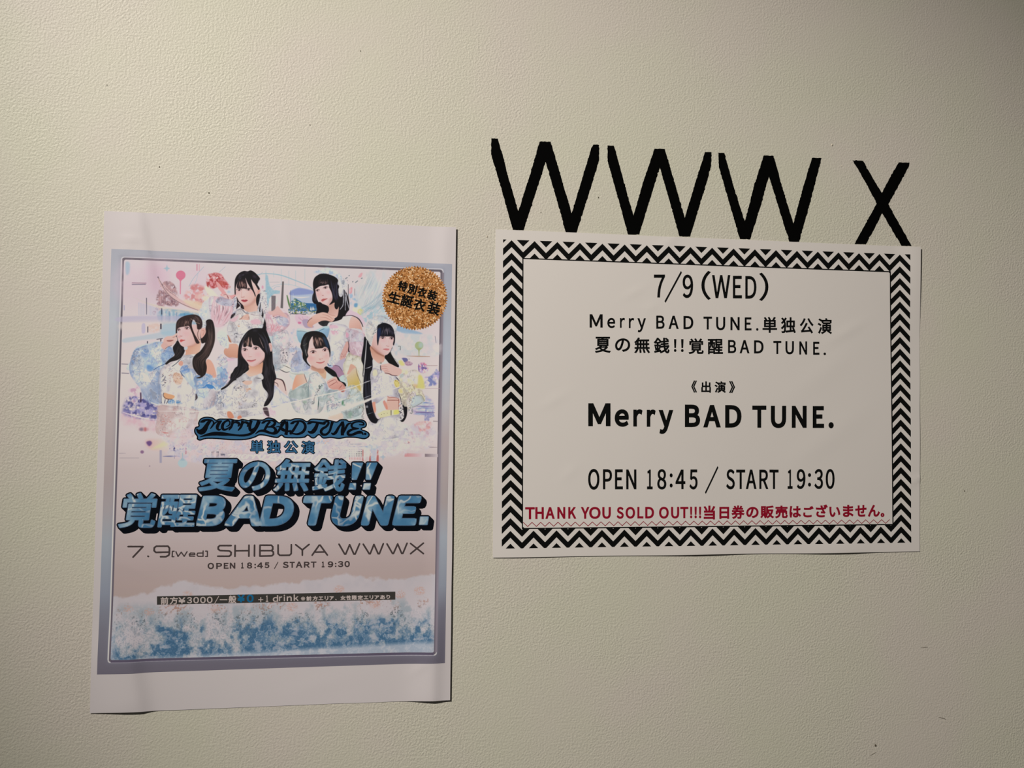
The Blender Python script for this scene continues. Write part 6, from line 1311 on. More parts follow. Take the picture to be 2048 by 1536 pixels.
# ---------------------------------------------------------------- four painted letters
m_letter = mat('matt_black_letter_paint', (0.0018, 0.0018, 0.0018), 0.8, 0.03)
nt, b, N, L = nodes(m_letter)
tc = N('ShaderNodeTexCoord'); n = N('ShaderNodeTexNoise'); n.inputs['Scale'].default_value = 300; n.inputs['Detail'].default_value = 2
bp = N('ShaderNodeBump'); bp.inputs['Strength'].default_value = .25; bp.inputs['Distance'].default_value = .0002
L(tc.outputs['Object'], n.inputs['Vector']); L(n.outputs['Fac'], bp.inputs['Height']); L(bp.outputs['Normal'], b.inputs['Normal'])
S = 1959
LET = [('N1', [(100, 75), (157, 77), (163, 100), (195, 205), (250, 420), (340, 722), (438, 420), (530, 105), (545, 101), (628, 105), (700, 350), (815, 742), (908, 440), (990, 160), (1010, 130), (1058, 133), (1058, 270), (960, 590), (858, 912), (765, 912), (668, 570), (583, 278), (490, 570), (385, 892), (292, 888), (200, 560), (98, 215)],
        'black painted letter W, first of the row, above the corner where the notice starts'),
       ('N1', [(1135, 138), (1190, 140), (1204, 180), (1290, 500), (1365, 765), (1460, 440), (1555, 166), (1643, 168), (1735, 480), (1822, 785), (1920, 460), (2003, 196), (45+S, 197), (100+S, 197), (98+S, 315), (2010, 485), (1868, 948), (1775, 945), (1690, 640), (1600, 328), (1510, 620), (1415, 930), (1318, 930), (1230, 610), (1135, 275)],
        'black painted letter W, middle one of the three Ws above the notice'),
       ('N2', [(163, 203), (215, 205), (300, 510), (398, 818), (480, 500), (567, 227), (653, 230), (740, 540), (830, 835), (915, 520), (997, 248), (1080, 250), (985, 620), (880, 995), (795, 995), (700, 690), (613, 405), (530, 700), (445, 972), (355, 970), (262, 655), (168, 335)],
        'black painted letter W, third of the row, next to the X'),
       ('N2', [(1358, 270), (1450, 275), (1535, 425), (1618, 560), (1690, 425), (1770, 288), (1863, 290), (1858, 322), (1770, 485), (1675, 660), (1780, 850), (1883, 1032), (1792, 1030), (1710, 890), (1620, 740), (1550, 880), (1473, 1017), (1376, 1015), (1475, 830), (1572, 655), (1465, 450)],
        'black painted letter X, alone at the end of the row above the notice')]
for i, (fr, pts, lab) in enumerate(LET):
    rg = np.random.default_rng(i); p = FP(fr, pts); out = []
    for a, c in zip(p, np.roll(p, -1, 0)):
        n = max(1, int(np.hypot(*(c-a))/3.2)); d = (c-a)/np.hypot(*(c-a)); nr = np.array([-d[1], d[0]])
        for t in range(n): out.append(a+(c-a)*t/n+(nr*rg.normal(0, .38) if t else 0))
    w = P2W(np.array(out)); me = loops_to_mesh([w], 1); drape(me, None, 0.25, flat=True)
    bm = bmesh.new(); bm.from_mesh(me); g = bmesh.ops.extrude_face_region(bm, geom=bm.faces[:])
    for v in g['geom']:
        if isinstance(v, bmesh.types.BMVert): v.co.y = 0.0
    bmesh.ops.recalc_face_normals(bm, faces=bm.faces)
    for f in bm.faces: f.smooth = False
    bm.to_mesh(me); bm.free()
    o = put('painted_letter', me, m_letter); o['label'] = lab; o['category'] = 'letter'; o['group'] = 'black letters painted on the wall'

# ---------------------------------------------------------------- the notice
NC = np.array([(991, 458.8), (1839, 494.5), (1838.7, 1102.6), (985.3, 1115)], float)
c0 = P2W([NC[3]*.5+NC[2]*.5])[0]
notice = thing('notice', 'white landscape notice with black zigzag border and red sold out line, under the painted letters', 'notice', (c0[0], -.001, c0[1]))
NS = Sheet(NC, 6500, h_notice, notice)
def sheet_outline(c, seeds, amp):
    return np.vstack([edge_line(c[i], c[(i+1) % 4], 60, amp[i], seeds+i) for i in range(4)])
o = NS.outline('paper_sheet', sheet_outline(NC, 20, (.35, .5, .9, .3)), m_paper, 0.0)
thicken(o, .00012)
# zigzag border: one continuous pattern of chevrons cut off by a frame
BO = np.array([(1006.0, 479.0), (1818.6, 509.3), (1821.9, 1084.9), (1003.2, 1096.9)])
BI = np.array([(1045.6, 517.0), (1779.8, 543.6), (1785.3, 1048.8), (1044.6, 1056.8)])
def homog(src, dst):
    A = []
    for (x, y), (u, v) in zip(src, dst): A += [[x, y, 1, 0, 0, 0, -u*x, -u*y, -u], [0, 0, 0, x, y, 1, -v*x, -v*y, -v]]
    return np.linalg.svd(np.array(A))[2][-1].reshape(3, 3)
def border():
    C = NS.C; a = C.c('P', BO); lo = np.floor(a.min(0)-4).astype(int); hi = np.ceil(a.max(0)+4).astype(int); W, H = hi-lo
    NX, NY = 18.87, 24.42
    M = homog(a-lo, [(0, 0), (NX, 0), (NX, NY), (0, NY)])
    SS = 3
    yy, xx = np.mgrid[0:H*SS, 0:W*SS].astype(np.float32); xx = (xx+.5)/SS; yy = (yy+.5)/SS
    d = M[2, 0]*xx+M[2, 1]*yy+M[2, 2]; u = (M[0, 0]*xx+M[0, 1]*yy+M[0, 2])/d; v = (M[1, 0]*xx+M[1, 1]*yy+M[1, 2])/d
    tri = np.abs((u-.371+.5) % 1-.5)*2            # 0 at a peak, 1 in a valley
    ph = (v-.04-tri*.93) % 1
    m = (ph < .545).astype(np.float32)
    m = m.reshape(H, SS, W, SS).mean((1, 3))
    out = raster([orient(a-lo)], W, H)*(1-raster([orient(C.c('P', BI)-lo)], W, H))
    return m*out, lo
NS.lay('zigzag_border', [border()], m_ink, .05)
def frame_line():
    lp = []
    for i in range(4):
        p, q = BI[i], BI[(i+1) % 4]; d = (q-p)/np.hypot(*(q-p)); n_ = np.array([d[1], -d[0]])*1.1; t = np.linspace(-.0012, 1.0012, 70)[:, None]
        c = p*(1-t)+q*t; me = loops_to_mesh([P2W(np.vstack([c+n_, (c-n_)[::-1]]))], 1); lp.append(me)
    bms = bmesh.new()
    for me in lp: bms.from_mesh(me); bpy.data.meshes.remove(me)
    me = bpy.data.meshes.new('frame_line'); bms.to_mesh(me); bms.free(); drape(me, NS.hf, .07)
    put('frame_line', me, m_ink, notice)
frame_line()
def text(SH, name, r, items, m, off=.05, parent=None, label=None, raw='', shear=0):
    """items: (frame, top, bottom, [(char, x0, x1), ...]) or a char with its own box (char, x0, x1, top, bottom)"""
    loops = []
    for fr, y0, y1, gs in items:
        for g in gs:
            a, b_ = (g[3], g[4]) if len(g) > 3 else (y0, y1)
            rr = min(r, .4*(g[2]-g[1])/FR[fr][2], .4*(b_-a)/FR[fr][2]); rr = .12 if g[0] == '※' else rr
            loops.append((SH.place(g[0], fr, g[1], a, g[2], b_, rr, raw=g[0] in raw, shear=shear), rr))
    return SH.lay(name, [SH.mask(l, q_, sharp=True) for l, q_ in loops], m, off, parent, label)
low = lambda ch, x0, x1, y0, y1: (ch, x0, x1, y0, y1)
text(NS, 'date_line', .95, [
    ('N3', 130, 335, [('7', 1502, 1602), ('/', 1597, 1752, 100, 380), ('9', 1757, 1852, 130, 340), ('(', 1924, 2008, 97, 356)]),
    ('N4', 135, 343, [('W', 105, 268, 134, 341), ('E', 290, 372, 141, 343), ('D', 400, 500, 143, 346), (')', 525, 607, 113, 366)])], m_ink)
text(NS, 'subject_line', .92, [
    ('N3', 485, 605, [('M', 930, 1047, 483, 603), ('e', 1087, 1158, 515, 607), ('r', 1200, 1245, 515, 605), ('r', 1279, 1327, 516, 607), ('y', 1356, 1431, 518, 644), ('B', 1523, 1598, 495, 613), ('A', 1633, 1723, 496, 615), ('D', 1765, 1854, 498, 617)]),
    ('N4', 505, 622, [('T', 28, 106, 504, 620), ('U', 141, 223, 507, 626), ('N', 268, 351, 508, 626), ('E', 395, 457, 511, 628), ('.', 496, 518, 606, 631),
                      ('単', 553, 684, 507, 650), ('独', 717, 850, 510, 652), ('公', 884, 1008, 518, 655), ('演', 1044, 1171, 518, 660)])], m_ink)
text(NS, 'title_line', .92, [
    ('N3', 685, 825, [('夏', 978, 1119, 683, 827), ('の', 1156, 1292, 697, 818), ('無', 1328, 1468, 690, 830), ('銭', 1501, 1642, 692, 832), ('!', 1680, 1704, 704, 819), ('!', 1743, 1768, 704, 820), ('覚', 1811, 1946, 697, 838)]),
    ('N4', 702, 838, [('醒', 67, 204, 702, 840), ('B', 247, 321, 712, 830), ('A', 351, 438, 713, 832), ('D', 478, 564, 715, 833), ('T', 649, 722, 720, 838), ('U', 757, 834, 722, 841), ('N', 880, 951, 724, 843), ('E', 1003, 1061, 728, 845), ('.', 1095, 1119, 824, 848)])], m_ink)
text(NS, 'cast_heading', .8, [('N3', 1080, 1180, [('《', 1835, 1886, 1072, 1181), ('出', 1924, 2011, 1080, 1182)]), ('N4', 1080, 1182, [('演', 129, 229, 1080, 1183), ('》', 258, 311, 1077, 1186)])], m_ink)
text(NS, 'performer_line', 2.5, [
    ('N3', 1275, 1480, [('M', 917, 1118, 1274, 1481), ('e', 1152, 1281, 1328, 1486), ('r', 1318, 1402, 1328, 1484), ('r', 1438, 1519, 1330, 1486), ('y', 1547, 1674, 1334, 1550), ('B', 1777, 1916, 1286, 1489)]),
    ('N4', 1290, 1492, [('A', 29, 183, 1289, 1492), ('D', 221, 370, 1290, 1494), ('T', 462, 591, 1295, 1495), ('U', 627, 767, 1297, 1498), ('N', 813, 949, 1297, 1496), ('E', 999, 1104, 1299, 1497), ('.', 1139, 1189, 1442, 1500)])], m_ink)
text(NS, 'times_line', 1.05, [
    ('N5', 350, 528, [('O', 916, 1018, 345, 532), ('P', 1048, 1130, 348, 528), ('E', 1155, 1227, 349, 528), ('N', 1255, 1347, 350, 528), ('1', 1440, 1492, 351, 528), ('8', 1531, 1614, 347, 530), (':', 1642, 1670, 385, 512), ('4', 1694, 1783, 351, 527), ('5', 1818, 1892, 350, 530)]),
    ('N6', 350, 526, [('/', 42, 163, 322, 567), ('S', 231, 309, 348, 529), ('T', 320, 402, 352, 526), ('A', 407, 502, 351, 526), ('R', 526, 607, 352, 526), ('T', 616, 699, 352, 526), ('1', 778, 824, 351, 525), ('9', 859, 938, 347, 526), (':', 959, 988, 383, 504), ('3', 1016, 1094, 346, 526), ('0', 1116, 1197, 346, 526)])], m_ink)
text(NS, 'sold_out_line', 1.2, [
    ('N5', 686, 792, [(c, a, b_, t, e) for c, a, b_, t, e in [('T', 356, 443, 686, 794), ('H', 446, 523, 685, 793), ('A', 537, 619, 685, 791), ('N', 642, 714, 684, 790), ('K', 739, 810, 684, 789), ('Y', 853, 927, 684, 790),
        ('O', 925, 1028, 683, 791), ('U', 1042, 1119, 684, 790), ('S', 1170, 1234, 683, 790), ('O', 1249, 1335, 683, 789), ('L', 1354, 1409, 683, 787), ('D', 1424, 1504, 683, 787), ('O', 1547, 1635, 682, 789), ('U', 1654, 1728, 683, 788), ('T', 1736, 1810, 683, 785),
        ('!', 1823, 1844, 682, 786), ('!', 1863, 1885, 682, 786), ('!', 1903, 1924, 682, 786)]]),
    ('N6', 675, 790, [('当', 30, 134, 672, 797), ('日', 170, 259, 683, 792), ('券', 279, 394, 670, 792), ('の', 409, 521, 683, 784), ('販', 536, 657, 672, 786), ('売', 667, 780, 672, 786), ('は', 794, 898, 676, 780), ('ご', 916, 1010, 676, 778),
        ('ざ', 1029, 1136, 662, 778), ('い', 1148, 1248, 682, 775), ('ま', 1269, 1365, 665, 775), ('せ', 1378, 1481, 666, 772), ('ん', 1492, 1600, 665, 772), ('。', 1604, 1640, 737, 775)])], m_red)
def zigline():
    a0, a1 = np.array(FP('N5', [(340, 822)])[0]), np.array(FP('N6', [(1685, 797)])[0]); n = 88; C = NS.C; pts = []
    tt = np.linspace(0, 1, n+1); tt = tt*(1.045-.045*tt)/1.0
    for i, t in enumerate(tt):
        p = a0*(1-t)+a1*t; base = p[1]*1.0; sc = (1-.1*t)
        pts.append((p[0], (a0[1]+ (a1[1]-a0[1])*t) + (8.2*sc if i % 2 else 0)))
    P = C.c('P', pts); segs = [orient(np.vstack(x)) for x in []]; R = .72*C.k
    for a, b_ in zip(P[:-1], P[1:]):
        d = (b_-a)/np.hypot(*(b_-a)); n_ = np.array([-d[1], d[0]])*R; e = d*R*.7; segs.append(orient(np.array([a-e+n_, b_+e+n_, b_+e-n_, a-e-n_])))
    al = np.vstack(segs); lo = np.floor(al.min(0)-4).astype(int); hi = np.ceil(al.max(0)+4).astype(int)
    return raster([q-lo for q in segs], *(hi-lo)), lo
NS.lay('zigzag_underline', [zigline()], m_red, .05)

# ---------------------------------------------------------------- the flyer
FC_ = np.array([(209, 422), (912, 455.5), (900, 1399), (180.4, 1425.7)], float)
c0 = P2W([FC_[3]*.5+FC_[2]*.5])[0]
flyer = thing('concert_flyer', 'portrait concert flyer showing six women in pastel dresses, with round gold seal and blue title', 'poster', (c0[0], -.001, c0[1]))
FS = Sheet(FC_, 6500, h_flyer, flyer)
o = FS.outline('paper_sheet', sheet_outline(FC_, 40, (.5, .4, 1.2, .4)), m_paper2, 0.0)
thicken(o, .00012)
PQ = np.array([(223.3, 497.9), (903.8, 528.7), (889.6, 1324.7), (195.2, 1347.8)])
w = P2W(PQ); AC = Canvas(w[:, 0].min(), w[:, 0].max(), w[:, 1].min(), w[:, 1].max(), 6500)
paint_backdrop(AC); paint_figures(AC)
# ---- logo strokes (shared by the printed ghost and the black lettering)
def logo_loops():
    R = []
    def s(fr, pts, w): R.append((fr, ribbon(np.array(pts, float), np.array(w, float), True, 6)))
    def f(fr, pts): R.append((fr, orient(smooth(pts))))
    f('L1', [(225, 212), (250, 175), (310, 148), (400, 140), (480, 160), (420, 172), (345, 185), (300, 213)])
    f('L1', [(480, 165), (445, 215), (400, 290), (372, 370), (320, 445), (240, 475), (170, 440), (140, 375), (150, 345), (195, 372), (260, 345), (330, 260), (380, 195), (430, 170)])
    s('L1', [(478, 165), (512, 210), (505, 260), (470, 310), (440, 350)], [14, 26, 30, 26, 10]); s('L1', [(470, 320), (520, 250), (590, 195), (690, 180)], [16, 22, 26, 16])
    s('L1', [(670, 182), (615, 250), (590, 330), (625, 375), (668, 355)], [40, 62, 66, 44, 12])
    s('L1', [(865, 215), (840, 178), (780, 185), (720, 240), (700, 320), (735, 370), (800, 355), (870, 300)], [22, 34, 38, 56, 60, 40, 24, 10]); s('L1', [(862, 200), (858, 255), (820, 290), (780, 302)], [26, 24, 20, 8])
    s('L1', [(925, 172), (915, 240), (885, 320), (840, 380)], [50, 50, 44, 18]); s('L1', [(920, 250), (965, 210), (1030, 215), (1065, 250), (1040, 300)], [16, 34, 50, 52, 20])
    s('L1', [(1135, 172), (1125, 240), (1095, 320), (1040, 388)], [50, 50, 44, 18]); s('L1', [(1130, 250), (1175, 212), (1225, 218), (1265, 252), (1235, 305)], [16, 34, 50, 52, 20])
    s('L1', [(1325, 172), (1305, 240), (1290, 320), (1310, 385), (1375, 350), (1430, 280), (1480, 185)], [56, 54, 60, 50, 22, 40, 60])
    s('L1', [(1500, 185), (1470, 260), (1420, 350), (1360, 425), (1250, 478), (1080, 495), (800, 470), (560, 455), (380, 480), (220, 525)], [56, 54, 50, 44, 34, 48, 80, 78, 52, 6])
    f('L1', [(1545, 235), (1570, 195), (1640, 165), (1760, 165), (1720, 190), (1640, 200), (1600, 232)])
    s('L1', [(1730, 195), (1680, 250), (1640, 320), (1600, 400)], [40, 44, 48, 44]); s('L1', [(1700, 172), (1790, 175), (1835, 215), (1810, 270), (1740, 305), (1660, 315)], [22, 34, 52, 50, 34, 18])
    s('L1', [(1700, 305), (1800, 320), (1850, 375), (1820, 435), (1740, 450)], [16, 34, 56, 50, 26]); s('L1', [(1410, 462), (1500, 400), (1600, 395), (1720, 435), (1820, 455), (1890, 420), (1960, 320), (2060, 180)], [8, 40, 56, 44, 40, 44, 50, 40])
    s('L1', [(1855, 312), (1920, 305), (1990, 340), (2060, 395)], [10, 26, 34, 40])
    s('L2', [(140, 195), (150, 280), (145, 380), (130, 480)], [66, 60, 58, 66]); s('L2', [(0, 330), (60, 380), (160, 400), (260, 410)], [34, 40, 36, 40]); s('L2', [(110, 190), (60, 210), (10, 280)], [30, 26, 30])
    f('L2', [(225, 245), (255, 205), (320, 178), (430, 178), (400, 205), (320, 215), (290, 245)])
    s('L2', [(400, 205), (345, 290), (290, 380), (225, 460)], [40, 46, 50, 50]); s('L2', [(360, 182), (470, 190), (535, 250), (545, 330), (490, 420), (380, 465), (250, 450)], [20, 40, 50, 56, 50, 34, 26]); s('L2', [(215, 380), (240, 430), (220, 470)], [20, 40, 20])
    f('L2', [(590, 250), (615, 205), (680, 185), (820, 200), (960, 215), (985, 225), (960, 262), (870, 250), (800, 232), (700, 225), (650, 248)])
    s('L2', [(815, 215), (790, 290), (755, 360), (700, 420), (640, 425), (605, 400)], [60, 64, 76, 84, 56, 18])
    s('L2', [(940, 215), (1020, 195), (1050, 225), (1000, 300), (920, 350), (885, 410), (920, 470), (1000, 470), (1070, 400), (1105, 290), (1130, 205)], [30, 34, 44, 46, 50, 52, 46, 40, 44, 48, 60])
    s('L2', [(1110, 440), (1150, 465), (1210, 420), (1265, 320), (1350, 210)], [24, 60, 52, 40, 50]); s('L2', [(1345, 195), (1360, 290), (1345, 400), (1345, 490)], [56, 62, 66, 60]); s('L2', [(1350, 480), (1400, 370), (1460, 260), (1535, 222)], [20, 40, 44, 20])
    s('L2', [(1705, 262), (1800, 262), (1790, 215), (1710, 195), (1600, 215), (1545, 265), (1570, 325), (1700, 345)], [14, 30, 30, 26, 34, 40, 34, 14])
    s('L2', [(1700, 347), (1560, 365), (1470, 420), (1480, 475), (1560, 478), (1680, 430), (1760, 430), (1795, 480)], [12, 34, 48, 54, 46, 56, 60, 16])
    t = np.linspace(0, 6.283, 16, endpoint=False); f('L2', np.stack([1837+24*np.cos(t), 460+24*np.sin(t)], -1))
    return R
LG = logo_loops()
ghost = []
for fr, l in LG:
    p = FP(fr, l); q = np.stack([FP('L1', [(760, 0)])[0, 0]+(p[:, 0]-FP('L1', [(140, 0)])[0, 0])*.644, FP('L1', [(0, 893)])[0, 1]+(p[:, 1]-FP('L1', [(0, 150)])[0, 1])*.46], -1)
    ghost.append(orient(AC.c('P', q)))
AC.fill('L1', [(600, 870), (1500, 860), (3300, 880), (3300, 1060), (600, 1060)], (176, 168, 174), .45, 4, False, tex=(6, .4))
r_ = AC.mask(ghost, .25*AC.k); AC.comp(r_[0], r_[1], r_[2], (226, 216, 212), .9)
# ---- ink density of the print = colour seen in the photo with the lamp's fall-off and tint taken out
def to_albedo(C):
    yy = (np.arange(C.H)-C.c('P', [(550, 500)])[0, 1])/(C.c('P', [(550, 1330)])[0, 1]-C.c('P', [(550, 500)])[0, 1])
    c = np.clip(C.img, 0, 1); l = np.where(c <= .04045, c/12.92, ((c+.055)/1.055)**2.4)
    g = np.stack([np.interp(yy, [0, 1], [a, a*ART_FALL]) for a in ART_GAIN], -1)
    l = np.clip(l*g[:, None], 0, .86)
    return np.where(l <= .0031308, l*12.92, 1.055*np.power(np.maximum(l, 1e-6), 1/2.4)-.055).astype(np.float32)
def painted_image(name, C):
    im = bpy.data.images.new(name, C.W, C.H, alpha=False); a = np.ones((C.H, C.W, 4), np.float32); a[..., :3] = to_albedo(C)[::-1]
    im.pixels.foreach_set(a.ravel()); im.update(); im.pack(); return im
m_art = mat('printed_picture', (1, 1, 1), .62, .2); nt, b, N, L = nodes(m_art)
ti = N('ShaderNodeTexImage'); ti.image = painted_image('flyer_print', AC); ti.interpolation = 'Cubic'; ti.extension = 'EXTEND'
L(ti.outputs['Color'], b.inputs['Base Color'])
FS.outline('printed_picture', np.vstack([edge_line(PQ[i], PQ[(i+1) % 4], 30, .1, 60+i) for i in range(4)]), m_art, .04, uvc=AC, label='printed picture of six women in pastel lace dresses above a foaming sea')

# gold seal with a toothed rim
def seal():
    n = 72; t = np.linspace(0, 2*np.pi, n*4, endpoint=False); k = np.arange(n*4) % 4
    r = np.where(k == 0, 1.0, np.where(k == 2, .94, .972))
    return FP('Z2', np.stack([1533+350*r*np.cos(t), 881+343*r*np.sin(t)], -1))
m_gold = mat('gold_glitter_print', (.5, .3, .1), .6, .2); nt, b, N, L = nodes(m_gold)
tc = N('ShaderNodeTexCoord'); v1 = N('ShaderNodeTexVoronoi'); v1.inputs['Scale'].default_value = 950; v2 = N('ShaderNodeTexVoronoi'); v2.inputs['Scale'].default_value = 260
L(tc.outputs['Object'], v1.inputs['Vector']); L(tc.outputs['Object'], v2.inputs['Vector'])
sx = N('ShaderNodeSeparateColor'); L(v1.outputs['Color'], sx.inputs['Color'])
cr = N('ShaderNodeValToRGB'); ramp(cr, [(0, (.15, .05, .008)), (.30, (.38, .145, .035)), (.62, (.57, .25, .08)), (.86, (.80, .44, .19)), (1, (.92, .70, .46))]); L(sx.outputs['Red'], cr.inputs['Fac'])
lt = N('ShaderNodeMath', operation='LESS_THAN'); lt.inputs[1].default_value = .14; L(v2.outputs['Distance'], lt.inputs[0])
s2 = N('ShaderNodeSeparateColor'); L(v2.outputs['Color'], s2.inputs['Color']); gt = N('ShaderNodeMath', operation='GREATER_THAN'); gt.inputs[1].default_value = .6; L(s2.outputs['Green'], gt.inputs[0])
mu = N('ShaderNodeMath', operation='MULTIPLY'); L(lt.outputs[0], mu.inputs[0]); L(gt.outputs[0], mu.inputs[1])
mx = N('ShaderNodeMix', data_type='RGBA'); mx.inputs['B'].default_value = (.90, .80, .62, 1)
L(mu.outputs[0], mx.inputs['Factor']); L(cr.outputs['Color'], mx.inputs[6]); mx.inputs[7].default_value = (.90, .78, .56, 1); L(mx.outputs[2], b.inputs['Base Color'])
badge = FS.outline('gold_seal', seal(), m_gold, .08, label='round gold glitter seal with a toothed rim')
def rotm(deg, cx, cy):
    a = math.radians(deg); R_ = np.array([[math.cos(a), -math.sin(a)], [math.sin(a), math.cos(a)]]); c = np.array([cx, cy]); return R_, c-R_@c
lps = []
for ch, cx, cy, w_, h_, dg_ in [('特', 1407, 755, 96, 104, 15), ('別', 1507, 787, 92, 104, 15), ('衣', 1612, 822, 96, 104, 15), ('装', 1718, 852, 100, 106, 15),
                              ('生', 1318, 876, 132, 118, 15), ('誕', 1452, 912, 126, 128, 15), ('衣', 1586, 952, 126, 126, 15), ('装', 1736, 990, 134, 132, 15)]:
    lps.append(FS.place(ch, 'Z2', cx-w_/2*1.04, cy-h_/2*1.04, cx+w_/2*1.04, cy+h_/2*1.04, .85, M=rotm(dg_, cx, cy)))
FS.lay('seal_lettering', [FS.mask(l, .85, sharp=True) for l in lps], m_ink, .12, badge)

# logo: black plate, blue field, black script
OUT = [('L1', p) for p in [(90, 380), (120, 310), (182, 290), (175, 230), (215, 140), (300, 96), (400, 88), (500, 108), (565, 152), (640, 128), (740, 128), (880, 130), (960, 150), (1060, 155), (1130, 135), (1210, 150), (1270, 160), (1330, 140), (1560, 150), (1640, 113), (1720, 104), (1830, 138), (1925, 212), (1975, 168)]] + \
      [('L2', p) for p in [(60, 153), (120, 145), (230, 150), (330, 120), (480, 130), (582, 182), (680, 130), (900, 140), (1080, 160), (1220, 192), (1290, 148), (1430, 145), (1500, 180), (1650, 150), (1800, 155), (1872, 230), (1855, 315), (1765, 355), (1850, 388), (1925, 440), (1925, 520), (1820, 578), (1640, 550), (1440, 545), (1270, 572), (1100, 550), (930, 562), (840, 490), (760, 552), (680, 555), (600, 500), (540, 540), (400, 557), (120, 552), (62, 515)]] + \
      [('L1', p) for p in [(2020, 545), (1975, 500), (1900, 548), (1800, 542), (1600, 500), (1490, 498), (1400, 542), (1200, 592), (900, 598), (600, 575), (350, 572), (220, 608), (150, 575), (150, 520), (100, 445)]]
op = smooth(np.vstack([FP(f_, [p]) for f_, p in OUT]), True, 4)
C = FS.C; ol = orient(C.c('P', op)); lo = np.floor(ol.min(0)-8).astype(int); hi = np.ceil(ol.max(0)+8).astype(int)
mo = raster([ol-lo], *(hi-lo)); ms = raster([q-lo for q in FS.swell([ol], 2.7)], *(hi-lo))
plate = FS.lay('band_logo', [(mo, lo)], m_navy, .08, label='band name in black script on a blue plate with dark outline')
FS.lay('logo_plate', [(mo*(1-ms), lo)], m_logo, .11, plate)
sl = [orient(C.c(fr, l)) for fr, l in LG]
FS.lay('logo_script', [FS.mask(sl, .30)], m_navy, .14, plate)
sub = [('L1', 1295, 1600, 590, 888, '単'), ('L1', 1655, 1970, 592, 888, '独'), ('L2', 80, 400, 600, 892, '公'), ('L2', 450, 758, 600, 900, '演')]
sb = [FS.place(c_, fr, a, t, e, bt, 1.9) for fr, a, e, t, bt, c_ in sub]
so = FS.lay('subtitle_lettering', [FS.mask(l, 1.9) for l in sb], m_navy, .08, label='four dark outlined blue characters under the band name')
FS.lay('subtitle_fill', [FS.mask(l, .42, sharp=True) for l in sb], m_logo, .11, so)

# big title: block shadow, rim, water-patterned face
T1 = [('Z5', 1075, 1530, 535, 895, '夏'), ('Z5', 1505, 1895, 562, 888, 'の'), ('Z6', 30, 475, 535, 897, '無'), ('Z6', 445, 865, 538, 897, '銭')]
T2 = [('Z5', 192, 660, 905, 1298, '覚'), ('Z5', 622, 1092, 925, 1290, '醒')]
B2 = [('Z5', 1055, 1418, 935, 1278, 'B'), ('Z5', 1368, 1836, 935, 1278, 'A'), ('Z6', -122, 296, 935, 1278, 'D'), ('Z6', 302, 690, 935, 1272, 'T'), ('Z6', 646, 1030, 935, 1278, 'U'), ('Z6', 995, 1370, 935, 1272, 'N'), ('Z6', 1338, 1672, 935, 1272, 'E')]
allg = [(FS.place(c_, fr, a, t, e, bt, 2.4, shear=.16), .95, 2.2, c_) for fr, a, e, t, bt, c_ in T1+T2]
allg += [(FS.place(c_, fr, a, t, e, bt, 5.6, shear=.24), 4.1, 5.5, c_) for fr, a, e, t, bt, c_ in B2]
for fr, p in [('Z6', [(905, 562), (1030, 562), (945, 780), (895, 780)]), ('Z6', [(880, 802), (945, 802), (940, 872), (862, 872)]), ('Z6', [(1062, 562), (1186, 562), (1100, 780), (1048, 780)]), ('Z6', [(1030, 802), (1108, 802), (1095, 872), (1015, 872)]),
              ('Z6', [(1645, 1165), (1745, 1165), (1730, 1262), (1630, 1262)])]:
    q = np.array(p, float); c_ = q.mean(0); q = c_+(q-c_)*.78; allg.append(([C.c(fr, q)], 1.0, 2.3, '!'))
def merged(rad, shift=None, sharp=False):
    al = [FS.mask(l, rad(a, e), shift, sharp) for l, a, e, _ in allg]
    lo = np.min([p[1] for p in al], 0); hi = np.max([p[1]+np.array(p[0].shape[::-1]) for p in al], 0)
    M = np.zeros((hi-lo)[::-1], np.float32)
    for m_, l_ in al:
        y, x = (l_-lo)[::-1]; v = M[y:y+m_.shape[0], x:x+m_.shape[1]]; np.maximum(v, m_, out=v)
    return M, lo
title = FS.lay('title_lettering', [merged(lambda a, e: e+2.5, (9, 9, 9))], m_navy, .08, label='two line title in heavy slanted blue lettering with black block shadow')
FS.lay('title_rim', [merged(lambda a, e: e)], m_rim, .11, title)
m_water = mat('pool_water_print', (.1, .3, .5), .6, .2); nt, b, N, L = nodes(m_water)
tc = N('ShaderNodeTexCoord'); nz = N('ShaderNodeTexNoise'); nz.inputs['Scale'].default_value = 60; nz.inputs['Detail'].default_value = 2
L(tc.outputs['Object'], nz.inputs['Vector'])
ad = N('ShaderNodeMixRGB'); ad.blend_type = 'ADD'; ad.inputs['Fac'].default_value = .022; L(tc.outputs['Object'], ad.inputs['Color1']); L(nz.outputs['Color'], ad.inputs['Color2'])
vo = N('ShaderNodeTexVoronoi', feature='DISTANCE_TO_EDGE'); vo.inputs['Scale'].default_value = 62; L(ad.outputs['Color'], vo.inputs['Vector'])
c1 = N('ShaderNodeValToRGB'); ramp(c1, [(0, (1, 1, 1)), (.035, (.75, .75, .75)), (.085, (0, 0, 0))]); L(vo.outputs['Distance'], c1.inputs['Fac'])
nl = N('ShaderNodeTexNoise'); nl.inputs['Scale'].default_value = 45; nl.inputs['Detail'].default_value = 3; L(tc.outputs['Object'], nl.inputs['Vector'])
c2 = N('ShaderNodeValToRGB'); ramp(c2, [(.30, (.035, .165, .36)), (.5, (.095, .27, .49)), (.62, (.24, .43, .62)), (.76, (.56, .68, .77))]); L(nl.outputs['Fac'], c2.inputs['Fac'])
nm = N('ShaderNodeTexNoise'); nm.inputs['Scale'].default_value = 28; nm.inputs['Detail'].default_value = 1; L(ad.outputs['Color'], nm.inputs['Vector'])
c3 = N('ShaderNodeValToRGB'); ramp(c3, [(.42, (0, 0, 0)), (.58, (1, 1, 1))]); L(nm.outputs['Fac'], c3.inputs['Fac'])
